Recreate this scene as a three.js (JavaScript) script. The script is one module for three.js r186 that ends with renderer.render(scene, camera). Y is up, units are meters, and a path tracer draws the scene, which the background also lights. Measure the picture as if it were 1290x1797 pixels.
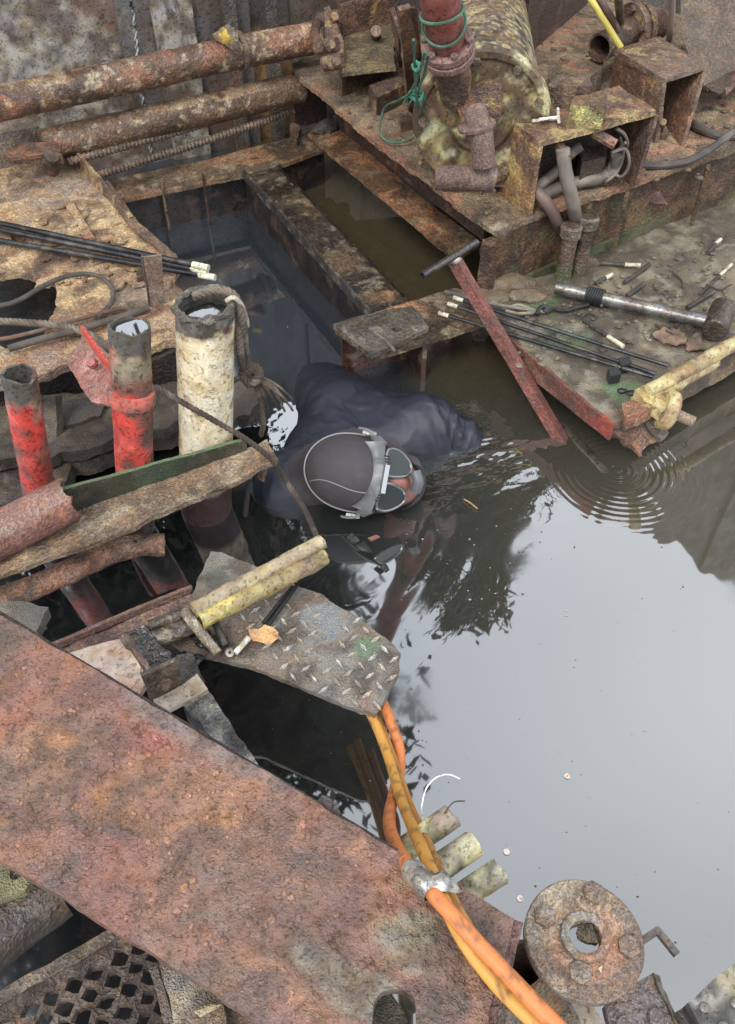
import * as THREE from 'three';

// ---------------------------------------------------------------- camera, sky, sun, exposure
const scene = new THREE.Scene();
const EYE = new THREE.Vector3(0, 1.45, 0), PITCH = 47 * Math.PI / 180, FOV = 60;
const camera = new THREE.PerspectiveCamera(FOV, 735 / 1024, 0.05, 200);
camera.position.copy(EYE);
camera.rotation.set(-PITCH, 0, 0);
scene.add(camera);
const sstep = (a, b, x) => { const t = Math.min(1, Math.max(0, (x - a) / (b - a))); return t * t * (3 - 2 * t); };
const EXPOSURE = 1.5, SKY = 1.42;
{
  // overcast sky: brightest half way up, a little greyer overhead, dim at the horizon, faint cloud structure
  const W = 512, H = 256, d = new Float32Array(W * H * 4);
  for (let j = 0; j < H; j++) {
    const el = ((j + 0.5) / H - 0.5) * Math.PI;
    for (let i = 0; i < W; i++) {
      const az = (i + 0.5) / W * 2 * Math.PI;
      const cl = 1 + 0.05 * Math.sin(az * 2 + 1 + Math.sin(el * 5)) + 0.04 * Math.sin(az * 5 + el * 9) + 0.03 * Math.sin(el * 14 + Math.sin(az * 3) * 2);
      const up = Math.max(0, Math.sin(el)), L = SKY * (0.5 + 0.62 * sstep(0, 0.72, up) - 0.34 * sstep(0.66, 1, up)) * cl, o = (j * W + i) * 4;
      d[o] = L * 0.925; d[o + 1] = L * 0.995; d[o + 2] = L * 1.09; d[o + 3] = 1;
    }
  }
  const t = new THREE.DataTexture(d, W, H, THREE.RGBAFormat, THREE.FloatType);
  t.mapping = THREE.EquirectangularReflectionMapping; t.magFilter = THREE.LinearFilter; t.needsUpdate = true;
  scene.background = t; scene.environment = t;
}
const sun = new THREE.DirectionalLight(new THREE.Color(1, 0.96, 0.9), 1.4);
sun.position.set(-2.2, 6, 2.6); sun.target.position.set(0, 0, -1.6);
sun.castShadow = true; sun.shadow.radius = 40; sun.shadow.mapSize.set(2048, 2048);
Object.assign(sun.shadow.camera, { left: -4, right: 4, top: 4, bottom: -4, near: 0.5, far: 16 });
scene.add(sun, sun.target);

// ---------------------------------------------------------------- numbers and noise
const F = 898.5 / Math.tan(FOV / 2 * Math.PI / 180), cP = Math.cos(PITCH), sP = Math.sin(PITCH);
const V = (x, y, z) => new THREE.Vector3(x, y, z);
// the point at height h above the water that the photograph shows at (x, y)
function P(x, y, h = 0) {
  const a = (x - 645) / F, b = (898.5 - y) / F, dx = a, dy = -sP + b * cP, dz = -cP - b * sP, t = (h - EYE.y) / dy;
  return V(dx * t, EYE.y + dy * t, dz * t);
}
const row = (p) => { const z = -(p.y - EYE.y) * sP - p.z * cP; return 898.5 - F * ((p.y - EYE.y) * cP - p.z * sP) / z; };
// the height at which the upright over point p shows at picture row y
function up(p, y) { let lo = p.y, hi = p.y + 2; for (let i = 0; i < 40; i++) { const m = (lo + hi) / 2; row(V(p.x, m, p.z)) > y ? lo = m : hi = m; } return lo; }
const rise = (p, dh) => V(p.x, p.y + dh, p.z);
const lerp3 = (a, b, t) => a.clone().lerp(b, t);
const lin = (v) => { v /= 255; return v <= 0.04045 ? v / 12.92 : ((v + 0.055) / 1.055) ** 2.4; };
const C = (r, g, b) => [lin(r), lin(g), lin(b)];
const clamp = (x, a = 0, b = 1) => x < a ? a : x > b ? b : x;
function hash(x, y, z) { let h = Math.imul(x, 374761393) ^ Math.imul(y, 668265263) ^ Math.imul(z, 1442695041); h = Math.imul(h ^ (h >>> 13), 1274126177); h = Math.imul(h ^ (h >>> 16), 2246822519); return ((h ^ (h >>> 15)) >>> 0) / 4294967296; }
function vn(x, y, z) {
  const ix = Math.floor(x), iy = Math.floor(y), iz = Math.floor(z); let u = x - ix, v = y - iy, w = z - iz;
  u = u * u * (3 - 2 * u); v = v * v * (3 - 2 * v); w = w * w * (3 - 2 * w);
  const L = (a, b, t) => a + (b - a) * t, g = (i, j) => L(hash(ix, iy + i, iz + j), hash(ix + 1, iy + i, iz + j), u);
  return L(L(g(0, 0), g(1, 0), v), L(g(0, 1), g(1, 1), v), w);
}
function fbm(x, y, z, o = 3) { let s = 0, a = 1, n = 0; for (let i = 0; i < o; i++) { s += a * vn(x, y, z); n += a; a *= 0.55; x = x * 2.03 + 7.1; y = y * 2.03 + 3.7; z = z * 2.03 + 9.2; } return s / n; }
let seedN = 12345;
const rnd = () => { seedN = (seedN + 0x6d2b79f5) | 0; let t = Math.imul(seedN ^ (seedN >>> 15), 1 | seedN); t = (t + Math.imul(t ^ (t >>> 7), 61 | t)) ^ t; return ((t ^ (t >>> 14)) >>> 0) / 4294967296; };
const rr = (a, b) => a + (b - a) * rnd();

// ---------------------------------------------------------------- surface grain: tiling colour and relief maps
function field(n, fn) { const a = new Float32Array(n * n); for (let j = 0; j < n; j++) for (let i = 0; i < n; i++) a[j * n + i] = fn(i / n, j / n); return a; }
function vt(x, y, per, s) {  // tiling value noise
  const ix = Math.floor(x), iy = Math.floor(y); let u = x - ix, v = y - iy; u = u * u * (3 - 2 * u); v = v * v * (3 - 2 * v);
  const w = (k) => ((k % per) + per) % per, a = hash(w(ix), w(iy), s), b = hash(w(ix + 1), w(iy), s), c = hash(w(ix), w(iy + 1), s), d = hash(w(ix + 1), w(iy + 1), s);
  return a + (b - a) * u + (c - a + (a - b - c + d) * u) * v;
}
function ft(u, v, per, o, s) { let r = 0, a = 1, n = 0; for (let i = 0; i < o; i++) { r += a * vt(u * per, v * per, per, s + i); n += a; a *= 0.58; per *= 2; } return r / n; }
function cells(u, v, per, s) {  // [distance to the nearest, to the second, id of the nearest]
  const x = u * per, y = v * per, ix = Math.floor(x), iy = Math.floor(y); let d1 = 9, d2 = 9, id = 0;
  for (let j = -1; j < 2; j++) for (let i = -1; i < 2; i++) {
    const cx = ((ix + i) % per + per) % per, cy = ((iy + j) % per + per) % per;
    const dx = ix + i + hash(cx, cy, s) - x, dy = iy + j + hash(cx, cy, s + 1) - y, d = Math.sqrt(dx * dx + dy * dy);
    if (d < d1) { d2 = d1; d1 = d; id = hash(cx, cy, s + 2); } else if (d < d2) d2 = d;
  }
  return [d1, d2, id];
}
function bytes(n, fn, srgb) {
  const a = new Uint8Array(n * n * 4);
  for (let j = 0; j < n; j++) for (let i = 0; i < n; i++) { const c = fn(j * n + i, i / n, j / n), o = (j * n + i) * 4; a[o] = clamp(c[0]) * 255; a[o + 1] = clamp(c[1]) * 255; a[o + 2] = clamp(c[2]) * 255; a[o + 3] = 255; }
  const t = new THREE.DataTexture(a, n, n); t.wrapS = t.wrapT = THREE.RepeatWrapping; t.magFilter = THREE.LinearFilter; if (srgb) t.colorSpace = THREE.SRGBColorSpace; t.needsUpdate = true; return t;
}
const tile = (t, m) => { const c = t.clone(); c.repeat.set(1 / m, 1 / m); c.needsUpdate = true; return c; };
const N = 1024;
// rust: lifted flakes with crusty rims, pits, orange and grey flecks
const rustH = field(N, (u, v) => {
  const wu = u + 0.02 * (ft(u, v, 30, 3, 5) - 0.5), wv = v + 0.02 * (ft(u, v, 30, 3, 9) - 0.5), [, , id] = cells(wu, wv, 70, 11);
  const worm = 1 - Math.abs(2 * ft(wu, wv, 52, 3, 33) - 1), curl = sstep(0.72, 0.97, worm), lump = sstep(0.42, 0.66, ft(wu, wv, 72, 2, 35)), broad = ft(u, v, 10, 4, 21);
  return clamp(0.12 + 0.17 * curl + 0.26 * lump + 0.24 * broad + 0.08 * id + 0.3 * (ft(u, v, 130, 3, 41) - 0.5));
});
const rustC = bytes(N, (k, u, v) => {
  const h = rustH[k], hue = ft(u, v, 34, 4, 61) - 0.5, sp = ft(u, v, 90, 3, 65), l = 0.8 + 0.5 * (h - 0.5) + 0.36 * (ft(u, v, 200, 2, 71) - 0.5) + 0.36 * (sp - 0.5) - 0.24 * sstep(0.64, 0.72, sp) + 0.1 * sstep(0.36, 0.3, sp);  // relief hollows darker: crevice shade and dirt mixed into the colour
  const hp = Math.max(0, hue) * 1.7; return [l * (1 + 0.16 * hp), l, l * (0.99 - 0.34 * hp)];
}, true);
const rustB = bytes(N, (k) => [rustH[k], rustH[k], rustH[k]]);
// grit: dried mud and sand with pale and dark specks
const gritH = field(N, (u, v) => { const [a, , id] = cells(u, v, 90, 15), [c, , id2] = cells(u, v, 190, 25); return clamp(0.4 * ft(u, v, 14, 5, 3) + 0.35 * (id > 0.72 ? sstep(0.5, 0.1, a) : 0) + 0.3 * (id2 > 0.5 ? sstep(0.5, 0.15, c) : 0) + 0.12 * ft(u, v, 256, 2, 8)); });
const gritC = bytes(N, (k, u, v) => {
  const [c, , id] = cells(u, v, 190, 25), s = sstep(0.42, 0.2, c), l = 0.76 + 0.35 * (gritH[k] - 0.4) + 0.2 * (ft(u, v, 300, 2, 81) - 0.5) + (id > 0.9 ? 0.22 * s : id < 0.1 ? -0.3 * s : 0), hue = ft(u, v, 22, 3, 91) - 0.5;
  return [l * (1 + 0.12 * hue), l, l * (1 - 0.2 * hue)];
}, true);
const gritB = bytes(N, (k) => [gritH[k], gritH[k], gritH[k]]);
// worn coat: mostly even, chips, drips and fine scratches
const coatH = field(N, (u, v) => { const b = ft(u, v, 16, 5, 13), chip = sstep(0.6, 0.7, ft(u, v, 70, 3, 17)); return clamp(0.55 + 0.25 * (b - 0.5) - 0.25 * chip + 0.15 * (ft(u, v, 180, 2, 19) - 0.5)); });
const coatC = bytes(N, (k, u, v) => {
  const chip = sstep(0.61, 0.7, ft(u, v, 70, 3, 17)), grime = sstep(0.5, 0.72, ft(u, v, 14, 5, 27)), l = 0.84 + 0.16 * (ft(u, v, 30, 4, 29) - 0.5) + 0.14 * (ft(u, v, 110, 3, 23) - 0.5) - 0.2 * chip - 0.09 * grime + 0.12 * (ft(u, v, 250, 2, 37) - 0.5), hue = chip * 0.4 + 0.5 * grime + ft(u, v, 12, 3, 43) - 0.5;
  return [l * (1 + 0.08 * hue), l, l * (1 - 0.16 * hue)];
}, true);
const coatB = bytes(N, (k) => [coatH[k], coatH[k], coatH[k]]);
const clothB = bytes(512, (k, u, v) => { const w = 0.5 + 0.25 * Math.sin(u * 2 * Math.PI * 90) * Math.sin(v * 2 * Math.PI * 90) + 0.5 * (ft(u, v, 12, 4, 51) - 0.5); return [w, w, w]; });
const wetM = bytes(512, (k, u, v) => { const w = 0.55 + 0.45 * sstep(0.36, 0.6, ft(u, v, 8, 5, 57)); return [w, w, w]; });

const surf = (c, b, size, bump, rough, o = {}) => new THREE.MeshStandardMaterial({ vertexColors: true, map: c && tile(c, size), bumpMap: b && tile(b, size), bumpScale: bump, roughness: rough, roughnessMap: o.even ? null : tile(wetM, 0.7), metalness: o.metal ?? 0 });
const M = {
  rust: surf(rustC, rustB, 0.4, 0.0034, 0.66), crust: surf(rustC, rustB, 0.34, 0.0042, 0.85), plateRust: surf(coatC, rustB, 0.26, 0.0023, 0.66), fineRust: surf(rustC, rustB, 0.3, 0.0022, 0.75),
  mud: surf(gritC, gritB, 0.4, 0.0045, 0.58), coat: surf(coatC, coatB, 0.4, 0.0016, 0.6), oily: surf(rustC, rustB, 0.5, 0.003, 0.42), wetDark: surf(coatC, coatB, 0.5, 0.002, 0.35),
  hose: surf(null, coatB, 0.25, 0.0008, 0.55, { even: true }), rod: surf(coatC, null, 0.3, 0, 0.35, { metal: 0.5, even: true }), steel: surf(coatC, coatB, 0.3, 0.001, 0.38, { metal: 0.7, even: true }),
  rope: surf(gritC, gritB, 0.2, 0.002, 0.9, { even: true }), cloth: surf(null, clothB, 0.12, 0.0006, 0.33, { even: true }), neoprene: surf(null, clothB, 0.08, 0.0005, 0.72, { even: true }),
  rubber: surf(null, null, 1, 0, 0.45, { even: true }), skin: surf(null, null, 1, 0, 0.5, { even: true }), chrome: surf(null, null, 1, 0, 0.28, { metal: 0.85, even: true }), leaf: surf(coatC, coatB, 0.1, 0.0006, 0.6, { even: true }),
};
M.lens = new THREE.MeshPhysicalMaterial({ color: 0x232a26, roughness: 0.08, ior: 1.6 });
// oil-filmed, silty water: a strong mirror over a dark body
const filmM = bytes(512, (k, u, v) => { const w = 0.18 + 0.82 * sstep(0.47, 0.66, ft(u, v, 6, 5, 77)) * ft(u, v, 40, 2, 79); return [w, w, w]; });
M.water = new THREE.MeshPhysicalMaterial({ vertexColors: true, roughness: 0.11, roughnessMap: tile(filmM, 1.3), ior: 2.333, specularIntensity: 1.25, clearcoat: 1, clearcoatRoughness: 0.02 });

// ---------------------------------------------------------------- geometry builders (world coordinates, flat arrays of triangles)
const tri = (g, a, b, c) => g.push(a.x, a.y, a.z, b.x, b.y, b.z, c.x, c.y, c.z);
const quad = (g, a, b, c, d) => { tri(g, a, b, c); tri(g, a, c, d); };
function newell(p) { const n = V(0, 0, 0); for (let i = 0; i < p.length; i++) { const a = p[i], b = p[(i + 1) % p.length]; n.x += (a.y - b.y) * (a.z + b.z); n.y += (a.z - b.z) * (a.x + b.x); n.z += (a.x - b.x) * (a.y + b.y); } return n.normalize(); }
let ragSeed = 0;
function ragged(p, rag, step, n) {  // resample a closed outline and bite at its edges
  if (!rag) return p.map((q) => q.clone());
  const out = [], s = ++ragSeed * 13.7;
  for (let i = 0; i < p.length; i++) {
    const a = p[i], b = p[(i + 1) % p.length], L = a.distanceTo(b), k = Math.max(1, Math.round(L / step)), side = b.clone().sub(a).normalize().cross(n);
    for (let j = 0; j < k; j++) { const q = lerp3(a, b, j / k), f = fbm(q.x * 28 + s, q.y * 28, q.z * 28, 3) - 0.5; out.push(q.addScaledVector(side, rag * 2.2 * f)); }
  }
  return out;
}
// a plate: outline (top face), thickness below it, optional ragged rim and holes
function slab(pts, th, o = {}) {
  let n = newell(pts); const toEye = EYE.clone().sub(pts[0]);
  if (o.n ? n.dot(o.n) < 0 : n.dot(toEye) < 0) { pts = pts.slice().reverse(); n.negate(); }
  const step = o.step ?? 0.014, outer = ragged(pts, o.rag ?? 0, step, n), holes = (o.holes ?? []).map((h) => ragged(newell(h).dot(n) > 0 ? h.slice().reverse() : h, o.hrag ?? o.rag ?? 0, step, n));
  const u = pts[1].clone().sub(pts[0]).normalize(), v = n.clone().cross(u), flat = (q) => new THREE.Vector2(q.dot(u), q.dot(v));
  const all = [outer, ...holes].flat(), f = THREE.ShapeUtils.triangulateShape(outer.map(flat), holes.map((h) => h.map(flat))), g = [], low = all.map((q) => q.clone().addScaledVector(n, -th));
  for (const [a, b, c] of f) { tri(g, all[a], all[b], all[c]); tri(g, low[a], low[c], low[b]); }
  let at = 0;
  for (const ring of [outer, ...holes]) { for (let i = 0; i < ring.length; i++) { const a = at + i, b = at + (i + 1) % ring.length; quad(g, all[a], low[a], low[b], all[b]); } at += ring.length; }
  return g;
}
// a profile [[side, up], ...] drawn along A -> B
function prism(prof, A, B, upv = V(0, 1, 0), o = {}) {
  const d = B.clone().sub(A).normalize(), s = d.clone().cross(upv).normalize(), w = s.clone().cross(d).normalize(), g = [];
  if (THREE.ShapeUtils.area(prof.map(([a, b]) => new THREE.Vector2(a, b))) < 0) prof = prof.slice().reverse();
  const at = (q, [a, b]) => q.clone().addScaledVector(s, a).addScaledVector(w, b), f = THREE.ShapeUtils.triangulateShape(prof.map(([a, b]) => new THREE.Vector2(a, b)), []);
  const a = prof.map((q) => at(A, q)), b = prof.map((q) => at(B, q));
  for (let i = 0; i < prof.length; i++) { const j = (i + 1) % prof.length; quad(g, a[i], a[j], b[j], b[i]); }
  for (const [i, j, k] of f) { tri(g, a[i], a[k], a[j]); tri(g, b[i], b[j], b[k]); }
  return g;
}
const rect = (w, h, x = 0, y = 0) => [[x - w / 2, y - h / 2], [x + w / 2, y - h / 2], [x + w / 2, y + h / 2], [x - w / 2, y + h / 2]];
const bar = (A, B, w, h, upv) => prism(rect(w, h), A, B, upv);
function smooth(pts, k = 10) { const c = new THREE.CatmullRomCurve3(pts, false, 'centripetal'); return c.getSpacedPoints(Math.max(2, Math.round(c.getLength() / (k / 1000)))); }
// a round bar or a pipe along a list of points; o.wall makes it hollow, o.jag tears its ends
function pipe(pts, r, o = {}) {
  const seg = o.seg ?? 20, g = []; let ring = [], T = pts[1].clone().sub(pts[0]).normalize(), s = Math.abs(T.y) > 0.9 ? V(1, 0, 0) : V(0, 1, 0); s.sub(T.clone().multiplyScalar(s.dot(T))).normalize();
  if (pts.length === 2) { const L = pts[0].distanceTo(pts[1]), k = Math.max(1, Math.round(L / (o.step ?? 0.02))); pts = Array.from({ length: k + 1 }, (_, i) => lerp3(pts[0], pts[1], i / k)); }
  const make = (rad) => {
    const rings = []; let len = 0; const n0 = s.clone();
    pts.forEach((p, i) => {
      const t = (i === 0 ? pts[1].clone().sub(p) : i === pts.length - 1 ? p.clone().sub(pts[i - 1]) : pts[i + 1].clone().sub(pts[i - 1])).normalize();
      n0.sub(t.clone().multiplyScalar(n0.dot(t))).normalize(); const b = t.clone().cross(n0); if (i) len += p.distanceTo(pts[i - 1]);
      const R = [];
      for (let k = 0; k < seg; k++) {
        const a = k / seg * 2 * Math.PI, q = rad * (o.taper ? 1 + (o.taper - 1) * i / (pts.length - 1) : 1) * (o.rad ? o.rad(len, a) : 1), w = p.clone().addScaledVector(n0, Math.cos(a) * q).addScaledVector(b, Math.sin(a) * q);
        if (o.jag && ((i === 0 && o.jag[0]) || (i === pts.length - 1 && o.jag[1]))) w.addScaledVector(t, (fbm(w.x * 45, w.y * 45 + 3, w.z * 45, 3) - 0.5) * 2.4 * (i ? o.jag[1] : o.jag[0]));
        R.push(w);
      }
      rings.push(R);
    });
    return rings;
  };
  const skin = (R, out) => { for (let i = 0; i + 1 < R.length; i++) for (let k = 0; k < seg; k++) { const l = (k + 1) % seg; out ? quad(g, R[i][k], R[i][l], R[i + 1][l], R[i + 1][k]) : quad(g, R[i][k], R[i + 1][k], R[i + 1][l], R[i][l]); } };
  const A = make(r); skin(A, true);
  if (o.wall) {
    const B = make(r - o.wall); skin(B, false);
    for (let k = 0; k < seg; k++) { const l = (k + 1) % seg, e = A.length - 1; quad(g, A[0][l], A[0][k], B[0][k], B[0][l]); quad(g, A[e][k], A[e][l], B[e][l], B[e][k]); }
  } else for (const [R, e] of [[A[0], 0], [A[A.length - 1], 1]]) { const c = pts[e ? pts.length - 1 : 0]; for (let k = 0; k < seg; k++) { const l = (k + 1) % seg; e ? tri(g, c, R[k], R[l]) : tri(g, c, R[l], R[k]); } }
  return g;
}
// a turned body: profile [[radius, along], ...] from base along axis
function lathe(prof, base, axis, seg = 40) {
  const t = axis.clone().normalize(), s = (Math.abs(t.y) > 0.9 ? V(1, 0, 0) : V(0, 1, 0)).cross(t).normalize(), b = t.clone().cross(s), g = [];
  const R = prof.map(([r, y]) => Array.from({ length: seg }, (_, k) => { const a = k / seg * 2 * Math.PI; return base.clone().addScaledVector(t, y).addScaledVector(s, r * Math.cos(a)).addScaledVector(b, r * Math.sin(a)); }));
  for (let i = 0; i + 1 < R.length; i++) for (let k = 0; k < seg; k++) { const l = (k + 1) % seg; quad(g, R[i][k], R[i][l], R[i + 1][l], R[i + 1][k]); }
  return g;
}
const disc = (r, th, base, axis, seg = 40, hole = 0) => { const c = Math.min(0.002, th / 4); return lathe(hole ? [[hole, 0], [r - c, 0], [r, c], [r, th - c], [r - c, th], [hole, th], [hole, 0]] : [[0, 0], [r - c, 0], [r, c], [r, th - c], [r - c, th], [0, th]], base, axis, seg); };
const hexBolt = (p, n, r, h) => { const g = lathe([[0, 0], [r, 0], [r, h * 0.8], [r * 0.86, h], [0, h]], p, n, 6); return g; };
function blob(c, r, k = 1) { const s = new THREE.IcosahedronGeometry(1, 2).attributes.position, g = []; for (let i = 0; i < s.count; i++) { const x = s.getX(i), y = s.getY(i), z = s.getZ(i), f = 1 + 0.5 * k * (fbm(x * 1.7 + c.x * 50, y * 1.7 + c.y * 50, z * 1.7 + c.z * 50) - 0.5); g.push(c.x + r.x * x * f, c.y + r.y * y * f, c.z + r.z * z * f); } return g; }
function rope(pts, r, pitch = 0.03, strands = 3) {  // laid rope: strands twisted round each other
  const fine = smooth(pts, 4), out = []; const n0 = V(0.3, 1, 0.2).normalize(); let len = 0; const fr = fine.map((p, i) => { const t = fine[Math.min(i + 1, fine.length - 1)].clone().sub(fine[Math.max(0, i - 1)]).normalize(); n0.sub(t.clone().multiplyScalar(n0.dot(t))).normalize(); if (i) len += p.distanceTo(fine[i - 1]); return [p, n0.clone(), t.cross(n0), len]; });
  for (let s = 0; s < strands; s++) out.push(...pipe(fr.map(([p, a, b, l]) => { const w = l / pitch * 2 * Math.PI + s / strands * 2 * Math.PI; return p.clone().addScaledVector(a, Math.cos(w) * r * 0.52).addScaledVector(b, Math.sin(w) * r * 0.52); }), r * 0.55, { seg: 6 }));
  return out;
}

// split long edges, weld, wobble, paint, crease: turns triangles into a BufferGeometry
function finish(g, o) {
  const edge = (o.edge ?? 0.009) ** 2, P0 = [];
  const st = [];
  for (let i = 0; i < g.length; i += 9) {
    st.push(g[i], g[i + 1], g[i + 2], g[i + 3], g[i + 4], g[i + 5], g[i + 6], g[i + 7], g[i + 8]);
    while (st.length) {
      const cz = st.pop(), cy = st.pop(), cx = st.pop(), bz = st.pop(), by = st.pop(), bx = st.pop(), az = st.pop(), ay = st.pop(), ax = st.pop();
      const ab = (ax - bx) ** 2 + (ay - by) ** 2 + (az - bz) ** 2, bc = (cx - bx) ** 2 + (cy - by) ** 2 + (cz - bz) ** 2, ca = (ax - cx) ** 2 + (ay - cy) ** 2 + (az - cz) ** 2, m = Math.max(ab, bc, ca);
      if (m <= edge) { P0.push(ax, ay, az, bx, by, bz, cx, cy, cz); continue; }
      if (m === ab) { const x = (ax + bx) / 2, y = (ay + by) / 2, z = (az + bz) / 2; st.push(ax, ay, az, x, y, z, cx, cy, cz, x, y, z, bx, by, bz, cx, cy, cz); }
      else if (m === bc) { const x = (cx + bx) / 2, y = (cy + by) / 2, z = (cz + bz) / 2; st.push(ax, ay, az, bx, by, bz, x, y, z, ax, ay, az, x, y, z, cx, cy, cz); }
      else { const x = (ax + cx) / 2, y = (ay + cy) / 2, z = (az + cz) / 2; st.push(ax, ay, az, bx, by, bz, x, y, z, x, y, z, bx, by, bz, cx, cy, cz); }
    }
  }
  const nc = P0.length / 3, pos = new Float32Array(P0), id = new Int32Array(nc), map = new Map(), U = [];
  for (let i = 0; i < nc; i++) {
    const k = (Math.round(pos[3 * i] * 1e4) + 1e5) * 4e10 + (Math.round(pos[3 * i + 1] * 1e4) + 1e5) * 2e5 + Math.round(pos[3 * i + 2] * 1e4) + 1e5;
    let j = map.get(k); if (j === undefined) { j = U.length / 3; map.set(k, j); U.push(pos[3 * i], pos[3 * i + 1], pos[3 * i + 2]); } id[i] = j;
  }
  // texture coordinates in metres, from the dominant axis of each face before it is worn
  const uv = new Float32Array(nc * 2), fn = (a, A) => { const e1 = [A[3] - A[0], A[4] - A[1], A[5] - A[2]], e2 = [A[6] - A[0], A[7] - A[1], A[8] - A[2]]; return [e1[1] * e2[2] - e1[2] * e2[1], e1[2] * e2[0] - e1[0] * e2[2], e1[0] * e2[1] - e1[1] * e2[0]]; };
  const off = o.off ?? (++ragSeed * 0.173) % 1;
  for (let t = 0; t < nc; t += 3) {
    const A = pos.subarray(3 * t, 3 * t + 9), n = fn(0, A), ax = Math.abs(n[0]), ay = Math.abs(n[1]), az = Math.abs(n[2]);
    for (let k = 0; k < 3; k++) { const x = A[3 * k], y = A[3 * k + 1], z = A[3 * k + 2], q = ay >= ax && ay >= az ? [x, -z] : ax >= az ? [z, y] : [x, y]; uv[2 * (t + k)] = q[0] + off; uv[2 * (t + k) + 1] = q[1] + off * 1.7; }
  }
  const nu = U.length / 3, W = new Float32Array(U), amp = o.amp ?? 0.0015, fq = o.freq ?? 22;
  if (amp) for (let i = 0; i < nu; i++) { const x = U[3 * i], y = U[3 * i + 1], z = U[3 * i + 2]; for (let c = 0; c < 3; c++) W[3 * i + c] += amp * 2 * (fbm(x * fq + c * 17.3, y * fq + c * 5.1, z * fq - c * 9.7, 3) - 0.5); }
  if (o.bend) for (let i = 0; i < nu; i++) { const q = o.bend(V(W[3 * i], W[3 * i + 1], W[3 * i + 2])); W[3 * i] = q.x; W[3 * i + 1] = q.y; W[3 * i + 2] = q.z; }
  for (let i = 0; i < nc; i++) for (let c = 0; c < 3; c++) pos[3 * i + c] = W[3 * id[i] + c];
  const fN = new Float32Array(nc), vN = new Float32Array(nu * 3), first = new Int32Array(nu).fill(-1), next = new Int32Array(nc);
  for (let t = 0; t < nc; t += 3) {
    const n = fn(0, pos.subarray(3 * t, 3 * t + 9)), l = Math.hypot(...n) || 1;
    for (let c = 0; c < 3; c++) fN[t + c] = n[c] / l;
    for (let k = 0; k < 3; k++) { const i = t + k, v = id[i]; next[i] = first[v]; first[v] = i; for (let c = 0; c < 3; c++) vN[3 * v + c] += n[c]; }
  }
  const nor = new Float32Array(nc * 3), cos = Math.cos((o.crease ?? 38) * Math.PI / 180);
  for (let i = 0; i < nc; i++) {
    const t = i - i % 3, x = fN[t], y = fN[t + 1], z = fN[t + 2]; let a = 0, b = 0, c = 0;
    for (let j = first[id[i]]; j >= 0; j = next[j]) { const s = j - j % 3; if (x * fN[s] + y * fN[s + 1] + z * fN[s + 2] > cos) { a += fN[s]; b += fN[s + 1]; c += fN[s + 2]; } }
    const l = Math.hypot(a, b, c) || 1; nor[3 * i] = a / l; nor[3 * i + 1] = b / l; nor[3 * i + 2] = c / l;
  }
  const col = new Float32Array(nc * 3), UC = new Float32Array(nu * 3), q = V(0, 0, 0), m = V(0, 0, 0);
  for (let i = 0; i < nu; i++) { q.set(U[3 * i], U[3 * i + 1], U[3 * i + 2]); m.set(vN[3 * i], vN[3 * i + 1], vN[3 * i + 2]).normalize(); const c = o.paint(q, m); UC[3 * i] = c[0]; UC[3 * i + 1] = c[1]; UC[3 * i + 2] = c[2]; }
  const gain = o.gain ?? 1.55;
  for (let i = 0; i < nc; i++) for (let c = 0; c < 3; c++) col[3 * i + c] = UC[3 * id[i] + c] * gain;
  const G = new THREE.BufferGeometry();
  G.setAttribute('position', new THREE.BufferAttribute(pos, 3)); G.setAttribute('normal', new THREE.BufferAttribute(nor, 3)); G.setAttribute('uv', new THREE.BufferAttribute(uv, 2)); G.setAttribute('color', new THREE.BufferAttribute(col, 3));
  return G;
}

// ---------------------------------------------------------------- paint: colours laid over each other by noise and by place on the thing
// layer: [colour, frequency, threshold, softness, strength, mask(p, n)]
let paintSeed = 0, DULL = 0.18;
function painter(base, layers = []) {
  const s = ++paintSeed * 31.7, dull = DULL;
  return (p, n) => {
    let [r, g, b] = base; const wx = 1.1 * (vn(p.x * 19 + s, p.y * 19, p.z * 19) - 0.5), wy = 1.1 * (vn(p.x * 17, p.y * 17 + s, p.z * 17) - 0.5);
    for (let i = 0; i < layers.length; i++) {
      const [c, f, t, w, a = 1, mask] = layers[i]; let k = mask ? mask(p, n) : 1; if (k <= 0) continue;
      const v = f ? fbm(p.x * f * 1.4 + s + i * 7.7 + wx, p.y * f * 1.4 - i * 3.1 + wy, p.z * f * 1.4 + i * 5.3 - wx, 5) : 1;
      k = f ? a * 0.82 * sstep(t - w * 1.5 - 0.015, t + w * 1.5 + 0.015, v + (mask ? (k - 1) * 0.6 : 0)) : a * k;
      r += (c[0] - r) * k; g += (c[1] - g) * k; b += (c[2] - b) * k;
    }
    const q = g / (r + 1e-4), k = 0.14 + dull * sstep(0.12, 0.24, q) * sstep(0.62, 0.4, q), y = k * (0.3 * r + 0.6 * g + 0.1 * b); return [r * (1 - k) + y, g * (1 - k) + y, b * (1 - k) + y];
  };
}
const nearTo = (c, r) => (p) => clamp(1.25 - c.distanceTo(p) / r);
const topOf = (p, n) => sstep(0.3, 0.8, n.y);
const between = (a, b, soft, axis = 'y') => (p) => sstep(a - soft, a + soft, p[axis]) * (1 - sstep(b - soft, b + soft, p[axis]));
const DARK = C(52, 44, 39), BLACK = C(30, 27, 26), ORANGE = C(178, 104, 52), BROWN = C(106, 80, 65), VIOLET = C(120, 98, 94), GREY = C(132, 126, 121), TAN = C(158, 136, 108), RED = C(196, 62, 46), GREEN = C(86, 112, 76), YELLOW = C(196, 184, 112), CREAM = C(222, 206, 170), OCHRE = C(186, 140, 70);
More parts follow.
